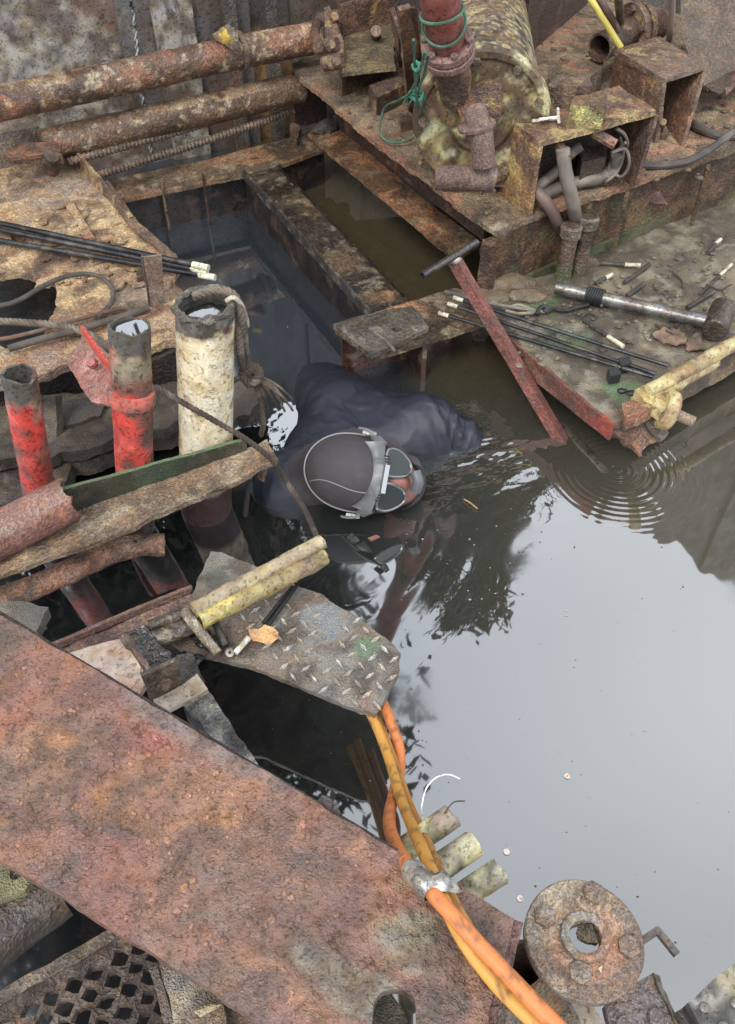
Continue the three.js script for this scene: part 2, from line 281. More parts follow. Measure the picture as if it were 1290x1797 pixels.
const rusty = (base = BROWN, ...more) => painter(base, [[DARK, 7, 0.54, 0.09, 0.75], [ORANGE, 9, 0.6, 0.06, 0.7], [TAN, 12, 0.62, 0.05, 0.6], [BLACK, 34, 0.62, 0.05, 0.6], ...more]);

// ---------------------------------------------------------------- things and parts
const used = new Map();
function numbered(name) { const k = used.get(name) ?? 0; used.set(name, k + 1); return k ? name + '_' + String(k).padStart(3, '0') : name; }
const things = [];
function tag(o, label, category, group) { o.userData.label = label; if (category) o.userData.category = category; if (group) o.userData.group = group; return o; }
function thing(name, label, category, group) { const o = new THREE.Group(); o.name = numbered(name); scene.add(o); things.push(o); return tag(o, label, category, group); }
function meshOf(name, geos, mat, paint, o = {}) {
  const flat = []; for (const g of Array.isArray(geos[0]) ? geos : [geos]) for (let i = 0; i < g.length; i++) flat.push(g[i]);
  const m = new THREE.Mesh(finish(flat, { ...o, paint: paint ?? painter(BROWN), gain: o.gain ?? (mat.map ? 1.55 : 1) }), mat); m.name = name; m.castShadow = m.receiveShadow = true; return m;
}
function part(parent, name, geos, mat, paint, o) { const m = meshOf(name, geos, mat, paint, o); parent.add(m); return m; }
function solo(name, label, category, geos, mat, paint, o = {}) { const m = meshOf(numbered(name), geos, mat, paint, o); scene.add(m); things.push(m); return tag(m, label, category, o.group); }
function ground(name, geos, mat, paint, o = {}) { const m = meshOf(numbered(name), geos, mat, paint, o); m.userData.kind = 'structure'; scene.add(m); return m; }
function settle() {  // put each thing's origin at its base
  for (const o of things) {
    const b = new THREE.Box3().setFromObject(o), c = V((b.min.x + b.max.x) / 2, b.min.y, (b.min.z + b.max.z) / 2);
    if (o.isMesh) { o.geometry.translate(-c.x, -c.y, -c.z); o.position.copy(c); for (const k of o.children) k.position.sub(c); }
    else { o.position.copy(c); for (const k of o.children) k.position.sub(c); }
  }
}

// ================================================================ the water
{
  const drip = P(1085, 825), rod = P(985, 770), arm = P(815, 795), sh = P(500, 930), wake = P(800, 900), gap = P(470, 770);
  const axis = (lo, hi, a, b, fine, coarse) => { const o = []; let x = lo; while (x < hi) { o.push(x); const d = x < a ? a - x : x > b ? x - b : 0; x += Math.min(coarse, fine + d * 0.12); } o.push(hi); return o; };
  const xs = axis(-9, 9, -0.2, 0.85, 0.0036, 0.5), zs = axis(-12, 3, -1.85, -0.85, 0.0036, 0.5);
  const hgt = (x, z) => {
    let h = 0.0012 * (fbm(x * 3, 1, z * 3, 2) - 0.5);
    const r = Math.hypot(x - drip.x, z - drip.z), e = Math.exp(-(((r - 0.1) / 0.062) ** 2)) + 0.8 * Math.exp(-((r / 0.03) ** 2));
    h += 0.00042 * e * (0.1 + 1.8 * fbm(x * 11, 6, z * 11, 2)) * (1 - 2.2 * r) * Math.sin(2 * Math.PI * (r + 0.006 * (fbm(x * 14, 3, z * 14, 2) - 0.5)) / 0.0165);
    const r3 = Math.hypot(x - rod.x, z - rod.z); h += 0.0005 * Math.exp(-r3 / 0.05) * Math.sin(2 * Math.PI * r3 / 0.028);
    const r2 = Math.hypot(x - arm.x, z - arm.z), e2 = Math.exp(-((r2 / 0.13) ** 2)); h += 0.0062 * e2 * (fbm(x * 17 + 4, 2, z * 34 + x * 9, 3) - 0.5);
    const e4 = Math.exp(-(((x - sh.x) / 0.09) ** 2) - (((z - sh.z) / 0.06) ** 2)); h += 0.0022 * e4 * (fbm(x * 40, 5, z * 26, 2) - 0.5);
    const r5 = Math.hypot(x - gap.x, z - gap.z); h += 0.0011 * Math.exp(-((r5 / 0.1) ** 2)) * (fbm(x * 46, 4, z * 30 + x * 12, 2) - 0.5);
    const u = (x - wake.x) * 0.78 + (z - wake.z) * 0.62, w = -(x - wake.x) * 0.62 + (z - wake.z) * 0.78, e3 = Math.exp(-((u / 0.2) ** 2) - ((w / 0.34) ** 2));
    h += 0.0062 * e3 * (fbm(u * 12 + 2 * fbm(w * 4, 2, u * 3, 2), 7, w * 3.2, 2) - 0.5);
    return h;
  };
  const nx = xs.length, nz = zs.length, pos = [], nor = [], col = [], idx = [];
  const shadeBlack = C(20, 21, 22), silt = C(78, 74, 62), grey = C(44, 46, 44), slate = C(44, 50, 55), brownish = C(72, 66, 48), uv = [];
  for (let j = 0; j < nz; j++) for (let i = 0; i < nx; i++) {
    const x = xs[i], z = zs[j], e = 0.0012; pos.push(x, hgt(x, z), z);
    const n = V((hgt(x - e, z) - hgt(x + e, z)) / (2 * e), 1, (hgt(x, z - e) - hgt(x, z + e)) / (2 * e)).normalize(); nor.push(n.x, n.y, n.z);
    // the silt is thickest to the right, the black by the pipes is painted-in shade and dark reflection
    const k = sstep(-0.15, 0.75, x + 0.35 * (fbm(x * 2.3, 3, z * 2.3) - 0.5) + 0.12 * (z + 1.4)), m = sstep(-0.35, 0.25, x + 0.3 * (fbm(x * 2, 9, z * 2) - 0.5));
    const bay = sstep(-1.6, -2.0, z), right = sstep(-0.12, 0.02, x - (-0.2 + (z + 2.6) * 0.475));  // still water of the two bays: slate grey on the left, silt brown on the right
    for (let c = 0; c < 3; c++) { const w = shadeBlack[c] + (grey[c] - shadeBlack[c]) * m * 0.8 + (silt[c] - grey[c]) * k * 0.8, q = slate[c] + (brownish[c] - slate[c]) * right; col.push(w + (q - w) * bay * sstep(0.6, 0.3, x)); }
    uv.push(x, z);
  }
  for (let j = 0; j + 1 < nz; j++) for (let i = 0; i + 1 < nx; i++) { const a = j * nx + i, b = a + 1, c = a + nx, d = c + 1; idx.push(a, c, b, b, c, d); }
  const G = new THREE.BufferGeometry();
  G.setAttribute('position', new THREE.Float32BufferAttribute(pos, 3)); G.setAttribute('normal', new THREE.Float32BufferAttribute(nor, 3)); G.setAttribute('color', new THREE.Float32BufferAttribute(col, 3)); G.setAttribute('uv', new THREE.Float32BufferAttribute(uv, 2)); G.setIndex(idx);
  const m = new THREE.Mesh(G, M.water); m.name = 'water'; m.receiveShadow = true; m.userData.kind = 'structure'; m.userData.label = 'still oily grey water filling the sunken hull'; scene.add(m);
}

// ================================================================ the hull wall behind, with its ribs, and what grows beyond it
const wallA = P(0, 330), wallB = P(560, 222), wallD = wallB.clone().sub(wallA).normalize(), wallN = V(-wallD.z, 0, wallD.x);
const onWall = (s, h, out = 0) => wallA.clone().addScaledVector(wallD, s).addScaledVector(wallN, out).add(V(0, h, 0));
function wallAt(x, y, out = 0) {  // where the line of sight meets the wall
  const a = P(x, y, 0), d = a.clone().sub(EYE), o = wallA.clone().addScaledVector(wallN, out), t = o.clone().sub(EYE).dot(wallN) / d.dot(wallN), q = EYE.clone().addScaledVector(d, t); return [q.clone().sub(o).dot(wallD), q.y];
}
{
  const hull = thing('hull_wall', 'grey flaking riveted side plating of the wreck standing behind the pipes', 'hull wall');
  const grey = painter(C(110, 98, 90), [[C(172, 166, 154), 2.6, 0.5, 0.02, 1.1], [C(100, 84, 76), 4, 0.56, 0.05, 0.8], [C(180, 172, 160), 12, 0.57, 0.03, 0.8], [C(70, 60, 56), 26, 0.62, 0.04, 0.8], [C(130, 84, 60), 6, 0.66, 0.04, 0.6], [C(38, 38, 40), 0, 0, 0, 1, (p) => sstep(0.5, 0.62, p.y + 0.1 * (fbm(p.x * 8, p.y * 8, 1) - 0.5))]]);
  const mirrorDark = (p) => sstep(0.5, 0.62, p.y + 0.1 * (fbm(p.x * 8, p.y * 8, 1) - 0.5));  // upper plating blackened, mostly out of view, so the water mirrors dark
  const brown = painter(C(92, 84, 80), [[C(118, 114, 110), 6, 0.55, 0.05, 0.8], [C(72, 60, 54), 9, 0.58, 0.05, 0.8], [C(136, 82, 62), 4, 0.64, 0.04, 0.8], [C(40, 40, 41), 0, 0, 0, 1, (p) => mirrorDark(p) * (1 - sstep(0.1, 0.5, p.x))]]);
  const ochre = painter(C(150, 118, 76), [[C(120, 84, 60), 8, 0.55, 0.06, 0.8], [C(92, 78, 68), 14, 0.6, 0.05, 0.8]]);
  const xs = [-140, 231, 288, 345, 440, 520, 640];
  const top = (s) => { const x = wallA.x + wallD.x * s; return 1.25 + 0.25 * fbm(s * 2.2, 3, 1) + 0.45 * sstep(0.0, 0.3, x) + 0.4 * sstep(0.75, 1.1, x) + 1.17 * Math.max(0, x - 1.1) + 0.3 * (fbm(s * 5, 8, 2) - 0.5); };
  for (let i = 0; i + 1 < xs.length; i++) {
    const a = wallAt(xs[i], 120)[0] - 0.02, b = wallAt(xs[i + 1], 120)[0] + 0.002, rib = i === 2, off = rib ? 0.045 : i % 2 ? 0.03 : i === 4 ? 0.006 : 0, K = 5, p = [onWall(i ? a : a - 1.4, -0.2, off), onWall(b, -0.2, off)];
    const a0 = i ? a : a - 1.4; for (let k = K; k >= 0; k--) { const s = a0 + (b - a0) * k / K; p.push(onWall(s, rib ? 0.72 : top(s), off)); }
    part(hull, rib ? 'rib' : 'plate', slab(p, 0.02, { n: wallN }), M.coat, i === 0 || i === 2 ? grey : i === 4 ? painter(C(92, 84, 80), [[C(118, 110, 104), 6, 0.55, 0.05, 0.8], [C(70, 60, 55), 9, 0.58, 0.05, 0.8], [C(172, 128, 72), 3, 0.5, 0.06, 0.9, (q) => sstep(0.42, 0.36, q.y)], [C(40, 40, 41), 0, 0, 0, 1, mirrorDark]]) : brown, { edge: 0.03, amp: 0.003, freq: 9 });
  }
  for (let i = 0; i < 5; i++) {  // plating beyond, seen between the machinery and mirrored in the water
    const a = wallAt(640, 120)[0] + i * 0.75 - 0.02, b = a + 0.775, p = [onWall(a, -0.2, 0.03 * (1 - i % 2)), onWall(b, -0.2, 0.03 * (1 - i % 2))];
    for (let k = 12; k >= 0; k--) { const s = a + (b - a) * k / 12; p.push(onWall(s, top(s), 0.03 * (1 - i % 2))); }
    part(hull, 'plate', slab(p, 0.02, { n: wallN }), M.rust, brown, { edge: 0.06, amp: 0.004, freq: 7 });
  }
  for (const [x0, x1] of [[398, 420], [468, 486], [600, 622]]) { const a = wallAt(x0, 150)[0], b = wallAt(x1, 150)[0]; part(hull, 'rib', prism(rect(b - a, 0.05), onWall((a + b) / 2, -0.2, 0.03), onWall((a + b) / 2, 0.66, 0.03), wallN), M.rust, brown, { edge: 0.03 }); }
  const [s0, h0] = wallAt(229, 0, 0.03), [s1, h1] = wallAt(247, 150, 0.03), [s2, h2] = wallAt(266, 272, 0.03);
  solo('hanging_line', 'thin black and white flecked line hanging down the grey hull wall', 'line', rope([onWall(s0 - 0.05, h0 + 0.6, 0.03), onWall(s0, h0, 0.03), onWall(s1, h1, 0.03), onWall(s2, h2, 0.03)], 0.006, 0.05, 2), M.rope, painter(C(40, 38, 38), [[C(215, 212, 205), 26, 0.52, 0.02]]), { edge: 0.02, amp: 0.002 });
  // overhanging branches and leaning wreckage that the water mirrors
  const bark = painter(C(80, 68, 56)), green = painter(C(48, 54, 40), [[C(70, 72, 54), 3, 0.5, 0.1]]);
  const growTree = (label, root, fork, mid, size, clumps, perClump, leaf, spread = leaf * 4) => {
    const t = thing('overhanging_tree', label, 'tree'), leaves = [];
    part(t, 'trunk', pipe(smooth([root, lerp3(root, fork, 0.5).add(V(0.08, 0, 0.05)), fork], 80), 0.1, { taper: 0.6 }), M.rust, bark, { edge: 0.08 });
    for (let b = 0; b < clumps; b++) {
      const d = V(rr(-1, 1), rr(-1, 1), rr(-1, 1)); d.multiplyScalar(Math.cbrt(rnd()) / d.length()); const c = mid.clone().add(d.multiply(size));
      if (b < 12) part(t, 'limb', pipe([fork, lerp3(fork, c, 0.5).add(V(0, 0.12, 0)), c], 0.03, { taper: 0.35, seg: 7 }), M.rust, bark, { edge: 0.15 });
      for (let i = 0; i < perClump; i++) { const q = c.clone().add(V(rr(-1, 1), rr(-1, 1), rr(-1, 1)).multiplyScalar(spread)), a = V(rr(-1, 1), rr(-1, 1), rr(-1, 1)).normalize().multiplyScalar(leaf), w = V(rr(-1, 1), rr(-1, 1), rr(-1, 1)).normalize().multiplyScalar(leaf * 0.45); tri(leaves, q.clone().sub(a), q.clone().add(w), q.clone().add(a)); tri(leaves, q.clone().sub(a), q.clone().add(a), q.clone().sub(w)); }
    }
    part(t, 'crown', leaves, M.leaf, green, { edge: 9, amp: 0 });
  };
  growTree('dark leafy tree leaning over the middle of the wreck, seen mirrored in the water', V(0.3, 0.2, -4.9), V(0.6, 2.2, -4.4), V(0.72, 3.1, -4.2), V(0.36, 1.05, 0.3), 46, 170, 0.05);
  growTree('broad dark tree overhanging the left of the wreck, seen mirrored in the water', V(-2.6, 0.2, -5.4), V(-2.1, 3.2, -4.6), V(-1.5, 4.5, -3.9), V(1.5, 1.6, 1.3), 110, 230, 0.075, 0.5);
  growTree('slender dark tree reaching high over the lower left of the wreck', V(-3.4, 0.2, -3.2), V(-2.6, 3.6, -2.6), V(-1.45, 4.7, -1.95), V(0.85, 0.8, 0.6), 40, 210, 0.065, 0.42);
}

// ================================================================ the flooded frame: beams on edge, water between them
const hF = 0.13;
const oilyTop = painter(C(98, 84, 68), [[C(46, 40, 36), 8, 0.5, 0.1, 0.9], [C(160, 110, 66), 8, 0.6, 0.06, 0.8], [C(150, 134, 112), 22, 0.62, 0.04, 0.8], [C(34, 31, 30), 1, 0.5, 0.3, 0.9, (p, n) => 1 - sstep(0.2, 0.6, n.y)]]);
{
  const f = thing('flooded_frame', 'dark oily steel frame of welded beams round two flooded openings', 'steel frame');
  const blackWeb = painter(C(34, 31, 30), [[C(70, 52, 44), 6, 0.58, 0.08, 0.7], [C(104, 76, 56), 20, 0.64, 0.04, 0.6]]);
  part(f, 'beam', slab([P(160, 322, hF), P(345, 284, hF), P(530, 236, hF), P(568, 262, hF), P(487, 292, hF), P(430, 306, hF), P(217, 350, hF)], 0.012, { rag: 0.004 }), M.oily, painter(C(106, 88, 70), [[C(60, 50, 43), 8, 0.52, 0.08, 0.9], [C(168, 112, 64), 7, 0.58, 0.06, 0.8], [C(156, 140, 118), 20, 0.6, 0.04, 0.8]]), { amp: 0.002 });
  const web = (x0, y0, x1, y1, name = 'web', lift = 0) => { const a = P(x0, y0, hF - 0.012), b = P(x1, y1, hF - 0.012); return part(f, name, slab([a, b, rise(b, -0.26), rise(a, -0.26)], 0.01), M.wetDark, blackWeb, { amp: 0.0015 }); };
  web(217, 350, 430, 306); web(484, 292, 568, 262);
  // the middle beam with its standing lip along the left opening
  part(f, 'beam', slab([P(430, 308, hF), P(485, 293, hF), P(716, 530, hF), P(652, 551, hF)], 0.012, { rag: 0.003 }), M.oily, painter(C(66, 57, 49), [[C(36, 32, 30), 8, 0.5, 0.1, 0.9], [C(196, 128, 66), 6, 0.5, 0.05, 0.9, nearTo(P(690, 520, hF), 0.12)], [C(140, 128, 108), 26, 0.62, 0.04, 0.8], [C(120, 96, 70), 5, 0.56, 0.08, 0.8]]), { amp: 0.002 });
  web(431, 309, 651, 550); web(486, 294, 714, 530);
  const lipA = P(428, 306, hF + 0.002), lipB = P(649, 552, hF + 0.002);
  part(f, 'lip', prism(rect(0.008, 0.03), lipA, lipB), M.wetDark, painter(C(60, 56, 52), [[C(120, 112, 100), 30, 0.6, 0.05, 0.8]]), { amp: 0.001 });
  // the front beam, a tee on edge with a plate welded on its end
  part(f, 'front_beam', slab([P(650, 551, hF), P(716, 529, hF), P(796, 506, hF), P(868, 520, hF), P(850, 568, hF), P(742, 601, hF), P(655, 628, hF), P(590, 578, hF)], 0.012, { rag: 0.005 }), M.oily, painter(C(104, 84, 66), [[C(52, 45, 40), 9, 0.52, 0.09, 0.9], [C(198, 130, 68), 7, 0.52, 0.06, 0.9, nearTo(P(705, 540, hF), 0.13)], [C(158, 140, 116), 20, 0.6, 0.04, 0.7]]), { amp: 0.002 });
  const ex = (q) => rise(q, 0.016), hole = []; { const c = P(697, 578, hF + 0.016); for (let i = 0; i < 14; i++) hole.push(c.clone().add(V(Math.cos(i / 14 * 6.283) * 0.013, 0, Math.sin(i / 14 * 6.283) * 0.011))); }
  part(f, 'end_plate', slab([ex(P(586, 578, hF)), ex(P(632, 563, hF)), ex(P(724, 545, hF)), ex(P(752, 583, hF)), ex(P(700, 610, hF)), ex(P(652, 632, hF))], 0.014, { holes: [hole], rag: 0.003 }), M.oily, painter(C(92, 84, 76), [[C(58, 52, 48), 8, 0.5, 0.09, 0.9], [C(140, 130, 120), 18, 0.6, 0.05, 0.7], [C(150, 110, 76), 9, 0.62, 0.05, 0.7]]), { amp: 0.0015 });
  part(f, 'weld_seam', pipe(smooth([P(664, 588, hF + 0.018), P(680, 601, hF + 0.018), P(693, 616, hF + 0.018)], 6), 0.004, { seg: 7 }), M.oily, painter(C(110, 102, 94)), { amp: 0.002, freq: 90 });
  const redWeb = painter(C(88, 44, 38), [[C(48, 34, 32), 7, 0.52, 0.1, 0.8], [C(128, 112, 100), 24, 0.63, 0.04, 0.8]]);
  { const a = P(600, 592, hF - 0.013), b = P(800, 545, hF - 0.013); part(f, 'web', slab([a, b, rise(b, -0.3), rise(a, -0.3)], 0.01, { rag: 0.003 }), M.wetDark, redWeb, { amp: 0.001 }); }
  { const a = P(742, 604, hF - 0.013), b = P(715, 560, hF - 0.013); part(f, 'stiffener', slab([a, b, rise(b, -0.3), rise(a, -0.3)], 0.012, { rag: 0.003 }), M.wetDark, redWeb, { amp: 0.001 }); }
  // streaks where two wires hang into the left opening
  for (const [x, y, y2, c] of [[285, 332, 425, C(120, 92, 62)], [358, 320, 395, C(84, 46, 38)]]) { const a = P(x, y, hF + 0.006), b = a.clone().add(V(0.004, -0.17, 0.02)); part(f, 'drip_wire', pipe([a.clone().add(V(-0.01, 0.002, -0.05)), a, b], 0.0042, { seg: 6 }), M.fineRust, painter(c, [[BLACK, 30, 0.55, 0.05]]), { amp: 0.002 }); }
}
{
  // rust channel along the right of the frame: lower flange, web, torn upper flange
  const ch = thing('channel_beam', 'long rusty channel beam sloping down the right of the flooded frame', 'channel beam');
  const hL = 0.145, hU = 0.34;
  const fl = painter(C(112, 84, 62), [[C(190, 118, 60), 8, 0.54, 0.06, 0.9], [C(72, 56, 46), 10, 0.55, 0.08, 0.9], [C(150, 130, 100), 16, 0.6, 0.05, 0.8]]);
  part(ch, 'lower_flange', slab([P(540, 235, hL), P(574, 210, hL), P(640, 262, hL), P(745, 350, hL), P(845, 425, hL), P(800, 455, hL), P(660, 336, hL)], 0.012, { rag: 0.004 }), M.oily, fl);
  const a = P(576, 212, hL), b = P(848, 424, hL);
  part(ch, 'web', slab([a, b, V(b.x, hU - 0.02, b.z), V(a.x, hU - 0.02, a.z)], 0.01), M.rust, painter(C(92, 62, 50), [[C(66, 50, 44), 6, 0.5, 0.1, 0.9], [C(170, 104, 60), 12, 0.62, 0.05, 0.7]]));
  const e = P(520, 225, hL), t = P(574, 210, hL);
  part(ch, 'end_plate', slab([e, t, V(t.x, hU - 0.02, t.z), V(e.x, hU - 0.02, e.z)], 0.01, { rag: 0.008 }), M.rust, painter(C(70, 50, 44), [[C(120, 96, 80), 18, 0.58, 0.06, 0.8], [C(44, 36, 34), 8, 0.5, 0.1, 0.8]]));
  part(ch, 'rubble', [blob(P(575, 222, hL + 0.012), V(0.035, 0.022, 0.03), 1.6), blob(P(596, 210, hL + 0.02), V(0.03, 0.03, 0.02), 1.6), blob(P(558, 228, hL + 0.01), V(0.025, 0.016, 0.02), 1.6)], M.mud, painter(C(92, 84, 76), [[BLACK, 12, 0.55, 0.1]]), { amp: 0.006, freq: 40 });
  part(ch, 'lug', slab([P(508, 210, 0.16), P(528, 222, 0.16), P(522, 244, 0.16), P(510, 232, 0.16)], 0.02, { rag: 0.006 }), M.rust, rusty());
}

// ================================================================ two long pipes and two twisted bars along the wall
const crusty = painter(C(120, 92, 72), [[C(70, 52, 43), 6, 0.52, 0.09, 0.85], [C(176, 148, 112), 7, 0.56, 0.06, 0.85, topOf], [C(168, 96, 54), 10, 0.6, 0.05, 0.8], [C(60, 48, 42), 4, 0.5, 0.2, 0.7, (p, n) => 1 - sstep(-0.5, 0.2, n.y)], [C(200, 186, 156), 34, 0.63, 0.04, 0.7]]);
{
  const A = P(-60, 194, 0.42), B = P(420, 92, 0.42), Cc = P(556, 66, 0.42);
  const u = thing('rusty_pipe', 'upper of the two long rusty pipes along the hull wall, banded near its right end', 'pipe');
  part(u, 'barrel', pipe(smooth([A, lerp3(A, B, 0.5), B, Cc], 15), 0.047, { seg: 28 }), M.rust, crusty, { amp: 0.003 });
  const d = Cc.clone().sub(B).normalize();
  part(u, 'band', lathe([[0.046, -0.009], [0.056, -0.009], [0.058, 0], [0.056, 0.009], [0.046, 0.009]], P(422, 90, 0.42), d), M.rust, rusty(C(128, 104, 88)), { amp: 0.002 });
  part(u, 'band_lug', [slab([P(372, 60, 0.49), P(400, 40, 0.49), P(418, 58, 0.49), P(420, 84, 0.47)], 0.015, { rag: 0.006 })], M.rust, rusty(C(140, 128, 112)));
  solo('yellow_tape', 'scrap of yellow tape stuck on top of the upper rusty pipe', 'tape', slab([P(384, 62, 0.515), P(394, 47, 0.52), P(405, 64, 0.515), P(392, 70, 0.505)], 0.012, { rag: 0.006 }), M.leaf, painter(C(210, 176, 40), [[C(150, 120, 40), 40, 0.55, 0.1]]), { amp: 0.008, freq: 60 });
  const A2 = P(75, 257, 0.27), B2 = P(528, 153, 0.27);
  const l = thing('rusty_pipe', 'lower of the two long rusty pipes, its left end under the bent bracket', 'pipe');
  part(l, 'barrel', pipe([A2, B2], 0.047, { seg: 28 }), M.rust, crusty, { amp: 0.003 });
  for (const [k, x0, y0, x1, y1, h] of [[0, 118, 284, 524, 166, 0.235], [1, 165, 309, 524, 190, 0.2]]) {
    const a = P(x0, y0, h), b = P(x1, y1, h), n = V(0, 1, 0);
    solo('twisted_bar', k ? 'lower twisted iron bar beneath the lower rusty pipe' : 'upper twisted iron bar just beneath the lower rusty pipe', 'iron bar', pipe([a, lerp3(a, b, 0.5).add(V(0, -0.008, 0)), b].length ? smooth([a, lerp3(a, b, 0.5).add(V(0, -0.006, 0)), b], 4) : 0, 0.011, { seg: 10, rad: (s, t) => 1 + 0.2 * Math.sin(s * 480 + t) }), M.rust, painter(C(128, 106, 90), [[C(74, 60, 52), 10, 0.5, 0.1, 0.9]]), { amp: 0.001, edge: 0.02 });
  }
}

// ================================================================ left: holed deck plate and what lies on it
const hD = 0.2;
{
  const dk = thing('deck_plate', 'flaking tan and rust deck plate on the left, eaten through by a black hole', 'deck plate');
  const flaky = painter(C(168, 138, 108), [[C(208, 176, 128), 5, 0.48, 0.07, 1], [C(118, 84, 66), 6, 0.54, 0.07, 0.9], [C(170, 104, 64), 7, 0.6, 0.05, 0.8], [C(136, 120, 110), 4, 0.58, 0.06, 0.8], [C(74, 58, 50), 16, 0.6, 0.05, 0.85], [C(150, 140, 136), 3, 0.5, 0.1, 0.7, (p) => nearTo(P(70, 330, hD), 0.35)(p)]]);
  const hole = [P(-60, 488, hD), P(30, 476, hD), P(88, 492, hD), P(103, 510, hD), P(100, 540, hD), P(80, 566, hD), P(68, 600, hD), P(20, 612, hD), P(-60, 606, hD)];
  const hole2 = [P(20, 414, hD), P(48, 412, hD), P(60, 424, hD), P(30, 426, hD)];
  part(dk, 'plate', slab([P(-90, 250, hD), P(60, 262, hD), P(128, 272, hD), P(175, 322, hD), P(232, 392, hD), P(312, 452, hD), P(308, 492, hD), P(322, 520, hD), P(330, 590, hD), P(270, 606, hD), P(214, 640, hD), P(150, 640, hD), P(120, 636, hD), P(60, 662, hD), P(-90, 690, hD)], 0.022, { holes: [hole, hole2], rag: 0.012, hrag: 0.016 }), M.crust, flaky, { amp: 0.006, freq: 26, edge: 0.008 });
  const crust = [];
  for (let i = 0; i < 46; i++) { const px = rr(60, 300), c = P(px, rr(Math.max(320, 260 + px * 0.78), 505), hD + 0.004), r = rr(0.008, 0.028); const pts = []; for (let k = 0; k < 6; k++) { const a = k / 6 * 6.283 + rr(-0.3, 0.3), q = r * rr(0.6, 1.2); pts.push(c.clone().add(V(Math.cos(a) * q, 0.004 + Math.sin(a + i) * 0.003, Math.sin(a) * q))); } crust.push(slab(pts, 0.005, { rag: 0.002 })); }
  const cm = part(dk, 'rust_scale', crust, M.crust, flaky, { amp: 0.004, freq: 40 }); cm.userData.kind = 'stuff';
  part(dk, 'stiffener', slab([P(120, 277, hD), P(222, 388, hD), rise(P(230, 391, hD), 0.018), rise(P(123, 276, hD), 0.055)], 0.01, { rag: 0.005 }), M.rust, rusty(C(112, 90, 74), [C(186, 166, 120), 9, 0.56, 0.05, 0.8]));
  part(dk, 'lifted_strip', slab([P(108, 348, 0.212), P(124, 352, 0.214), P(168, 415, 0.212), P(150, 420, 0.206)], 0.008, { rag: 0.006 }), M.crust, flaky, { amp: 0.004 });
  part(dk, 'skirt', slab([P(322, 588, 0.19), P(308, 600, 0.19), rise(P(308, 600, 0.19), -0.2), rise(P(322, 588, 0.19), -0.2)], 0.014, { rag: 0.006 }), M.rust, rusty(C(84, 60, 50)));
  part(dk, 'edge_rail', slab([P(175, 318, 0.212), P(190, 318, 0.212), P(246, 392, 0.212), P(312, 450, 0.212), P(302, 456, 0.212), P(228, 396, 0.212)], 0.016, { rag: 0.003 }), M.rust, painter(C(118, 96, 82), [[DARK, 8, 0.54, 0.08, 0.8], [C(160, 130, 100), 14, 0.58, 0.05, 0.7]]));
  const br = thing('bent_bracket', 'bent rusty steel bracket on a stub at the end of the lower pipe', 'bracket');
  part(br, 'flange', slab([P(8, 266, 0.3), P(32, 250, 0.3), P(108, 250, 0.3), P(106, 266, 0.292), P(60, 274, 0.292), P(14, 278, 0.292)], 0.008, { rag: 0.002 }), M.rust, rusty(C(98, 78, 68)));
  { const a = P(12, 274, 0.29), b = P(108, 270, 0.29); part(br, 'web', slab([a, b, rise(b, -0.03), rise(a, -0.026)], 0.008, { rag: 0.004 }), M.rust, rusty(C(110, 82, 70))); }
  part(br, 'stub', pipe([P(92, 305, hD - 0.01), P(90, 272, 0.29)], 0.022, { seg: 12 }), M.crust, rusty(C(92, 76, 64)), { amp: 0.006 });
  const bx = thing('steel_block', 'grey brown steel block at the left edge below the upper pipe', 'block');
  { const a = [P(-60, 222, 0.3), P(42, 198, 0.3), P(68, 222, 0.3), P(-60, 246, 0.3)]; part(bx, 'body', slab(a, 0.11, { rag: 0.003 }), M.rust, painter(C(124, 108, 98), [[DARK, 8, 0.55, 0.08, 0.7], [C(150, 136, 122), 10, 0.58, 0.05, 0.8]])); }
  // upright channel
  const c = P(285, 535, hD), t = up(c, 450), q = thing('channel_stub', 'short upright rusty channel at the white ends of the black rods', 'channel stub');
  part(q, 'web', slab([P(262, 538, hD), P(290, 532, hD), V(0, 0, 0).copy(P(284, 448, t)), P(248, 452, t)], 0.006, { rag: 0.002 }), M.fineRust, painter(C(122, 98, 84), [[DARK, 9, 0.56, 0.07, 0.8], [C(152, 140, 130), 14, 0.6, 0.05, 0.7]]));
  { const a = P(262, 538, hD), b = P(248, 452, t), o = V(-0.004, 0, -0.02); part(q, 'flange', slab([a, b, b.clone().add(o), a.clone().add(o)], 0.005, { n: V(-1, 0, 0.2) }), M.fineRust, rusty(C(84, 66, 58))); }
  part(q, 'foot', slab([P(240, 468, hD + 0.02), P(252, 462, hD + 0.02), P(252, 484, hD + 0.02), P(240, 488, hD + 0.02)], 0.02, { rag: 0.002 }), M.fineRust, rusty(C(70, 54, 46)));
}
// a rod with a pale stripped end
function rodThing(a, b, r, label, tip = 0.045, group = 'black cutting rods') {
  const d = b.clone().sub(a).normalize(), o = thing('cutting_rod', label, 'rod', group), e = b.clone().addScaledVector(d, -tip);
  part(o, 'shaft', pipe([a, e], r, { seg: 10 }), M.rod, painter(C(44, 46, 50), [[C(96, 98, 102), 12, 0.56, 0.08, 0.6], [C(120, 108, 90), 30, 0.64, 0.04, 0.6]]), { amp: 0.0006, edge: 0.02 });
  part(o, 'tip', pipe([e, b], r * 1.12, { seg: 12, step: 0.008 }), M.coat, painter(C(226 - rr(0, 24), 220 - rr(0, 24), 200 - rr(0, 24)), [[C(130, 116, 96), 40, 0.55, 0.08, 0.8]]), { amp: 0.0006, edge: 0.01 });
  return o;
}
rodThing(P(-60, 379, 0.225), P(366, 470, 0.25), 0.0075, 'topmost of the three black rods lying across the left deck plate');
rodThing(P(-60, 391, 0.222), P(364, 477, 0.236), 0.0075, 'middle of the three black rods lying across the left deck plate');
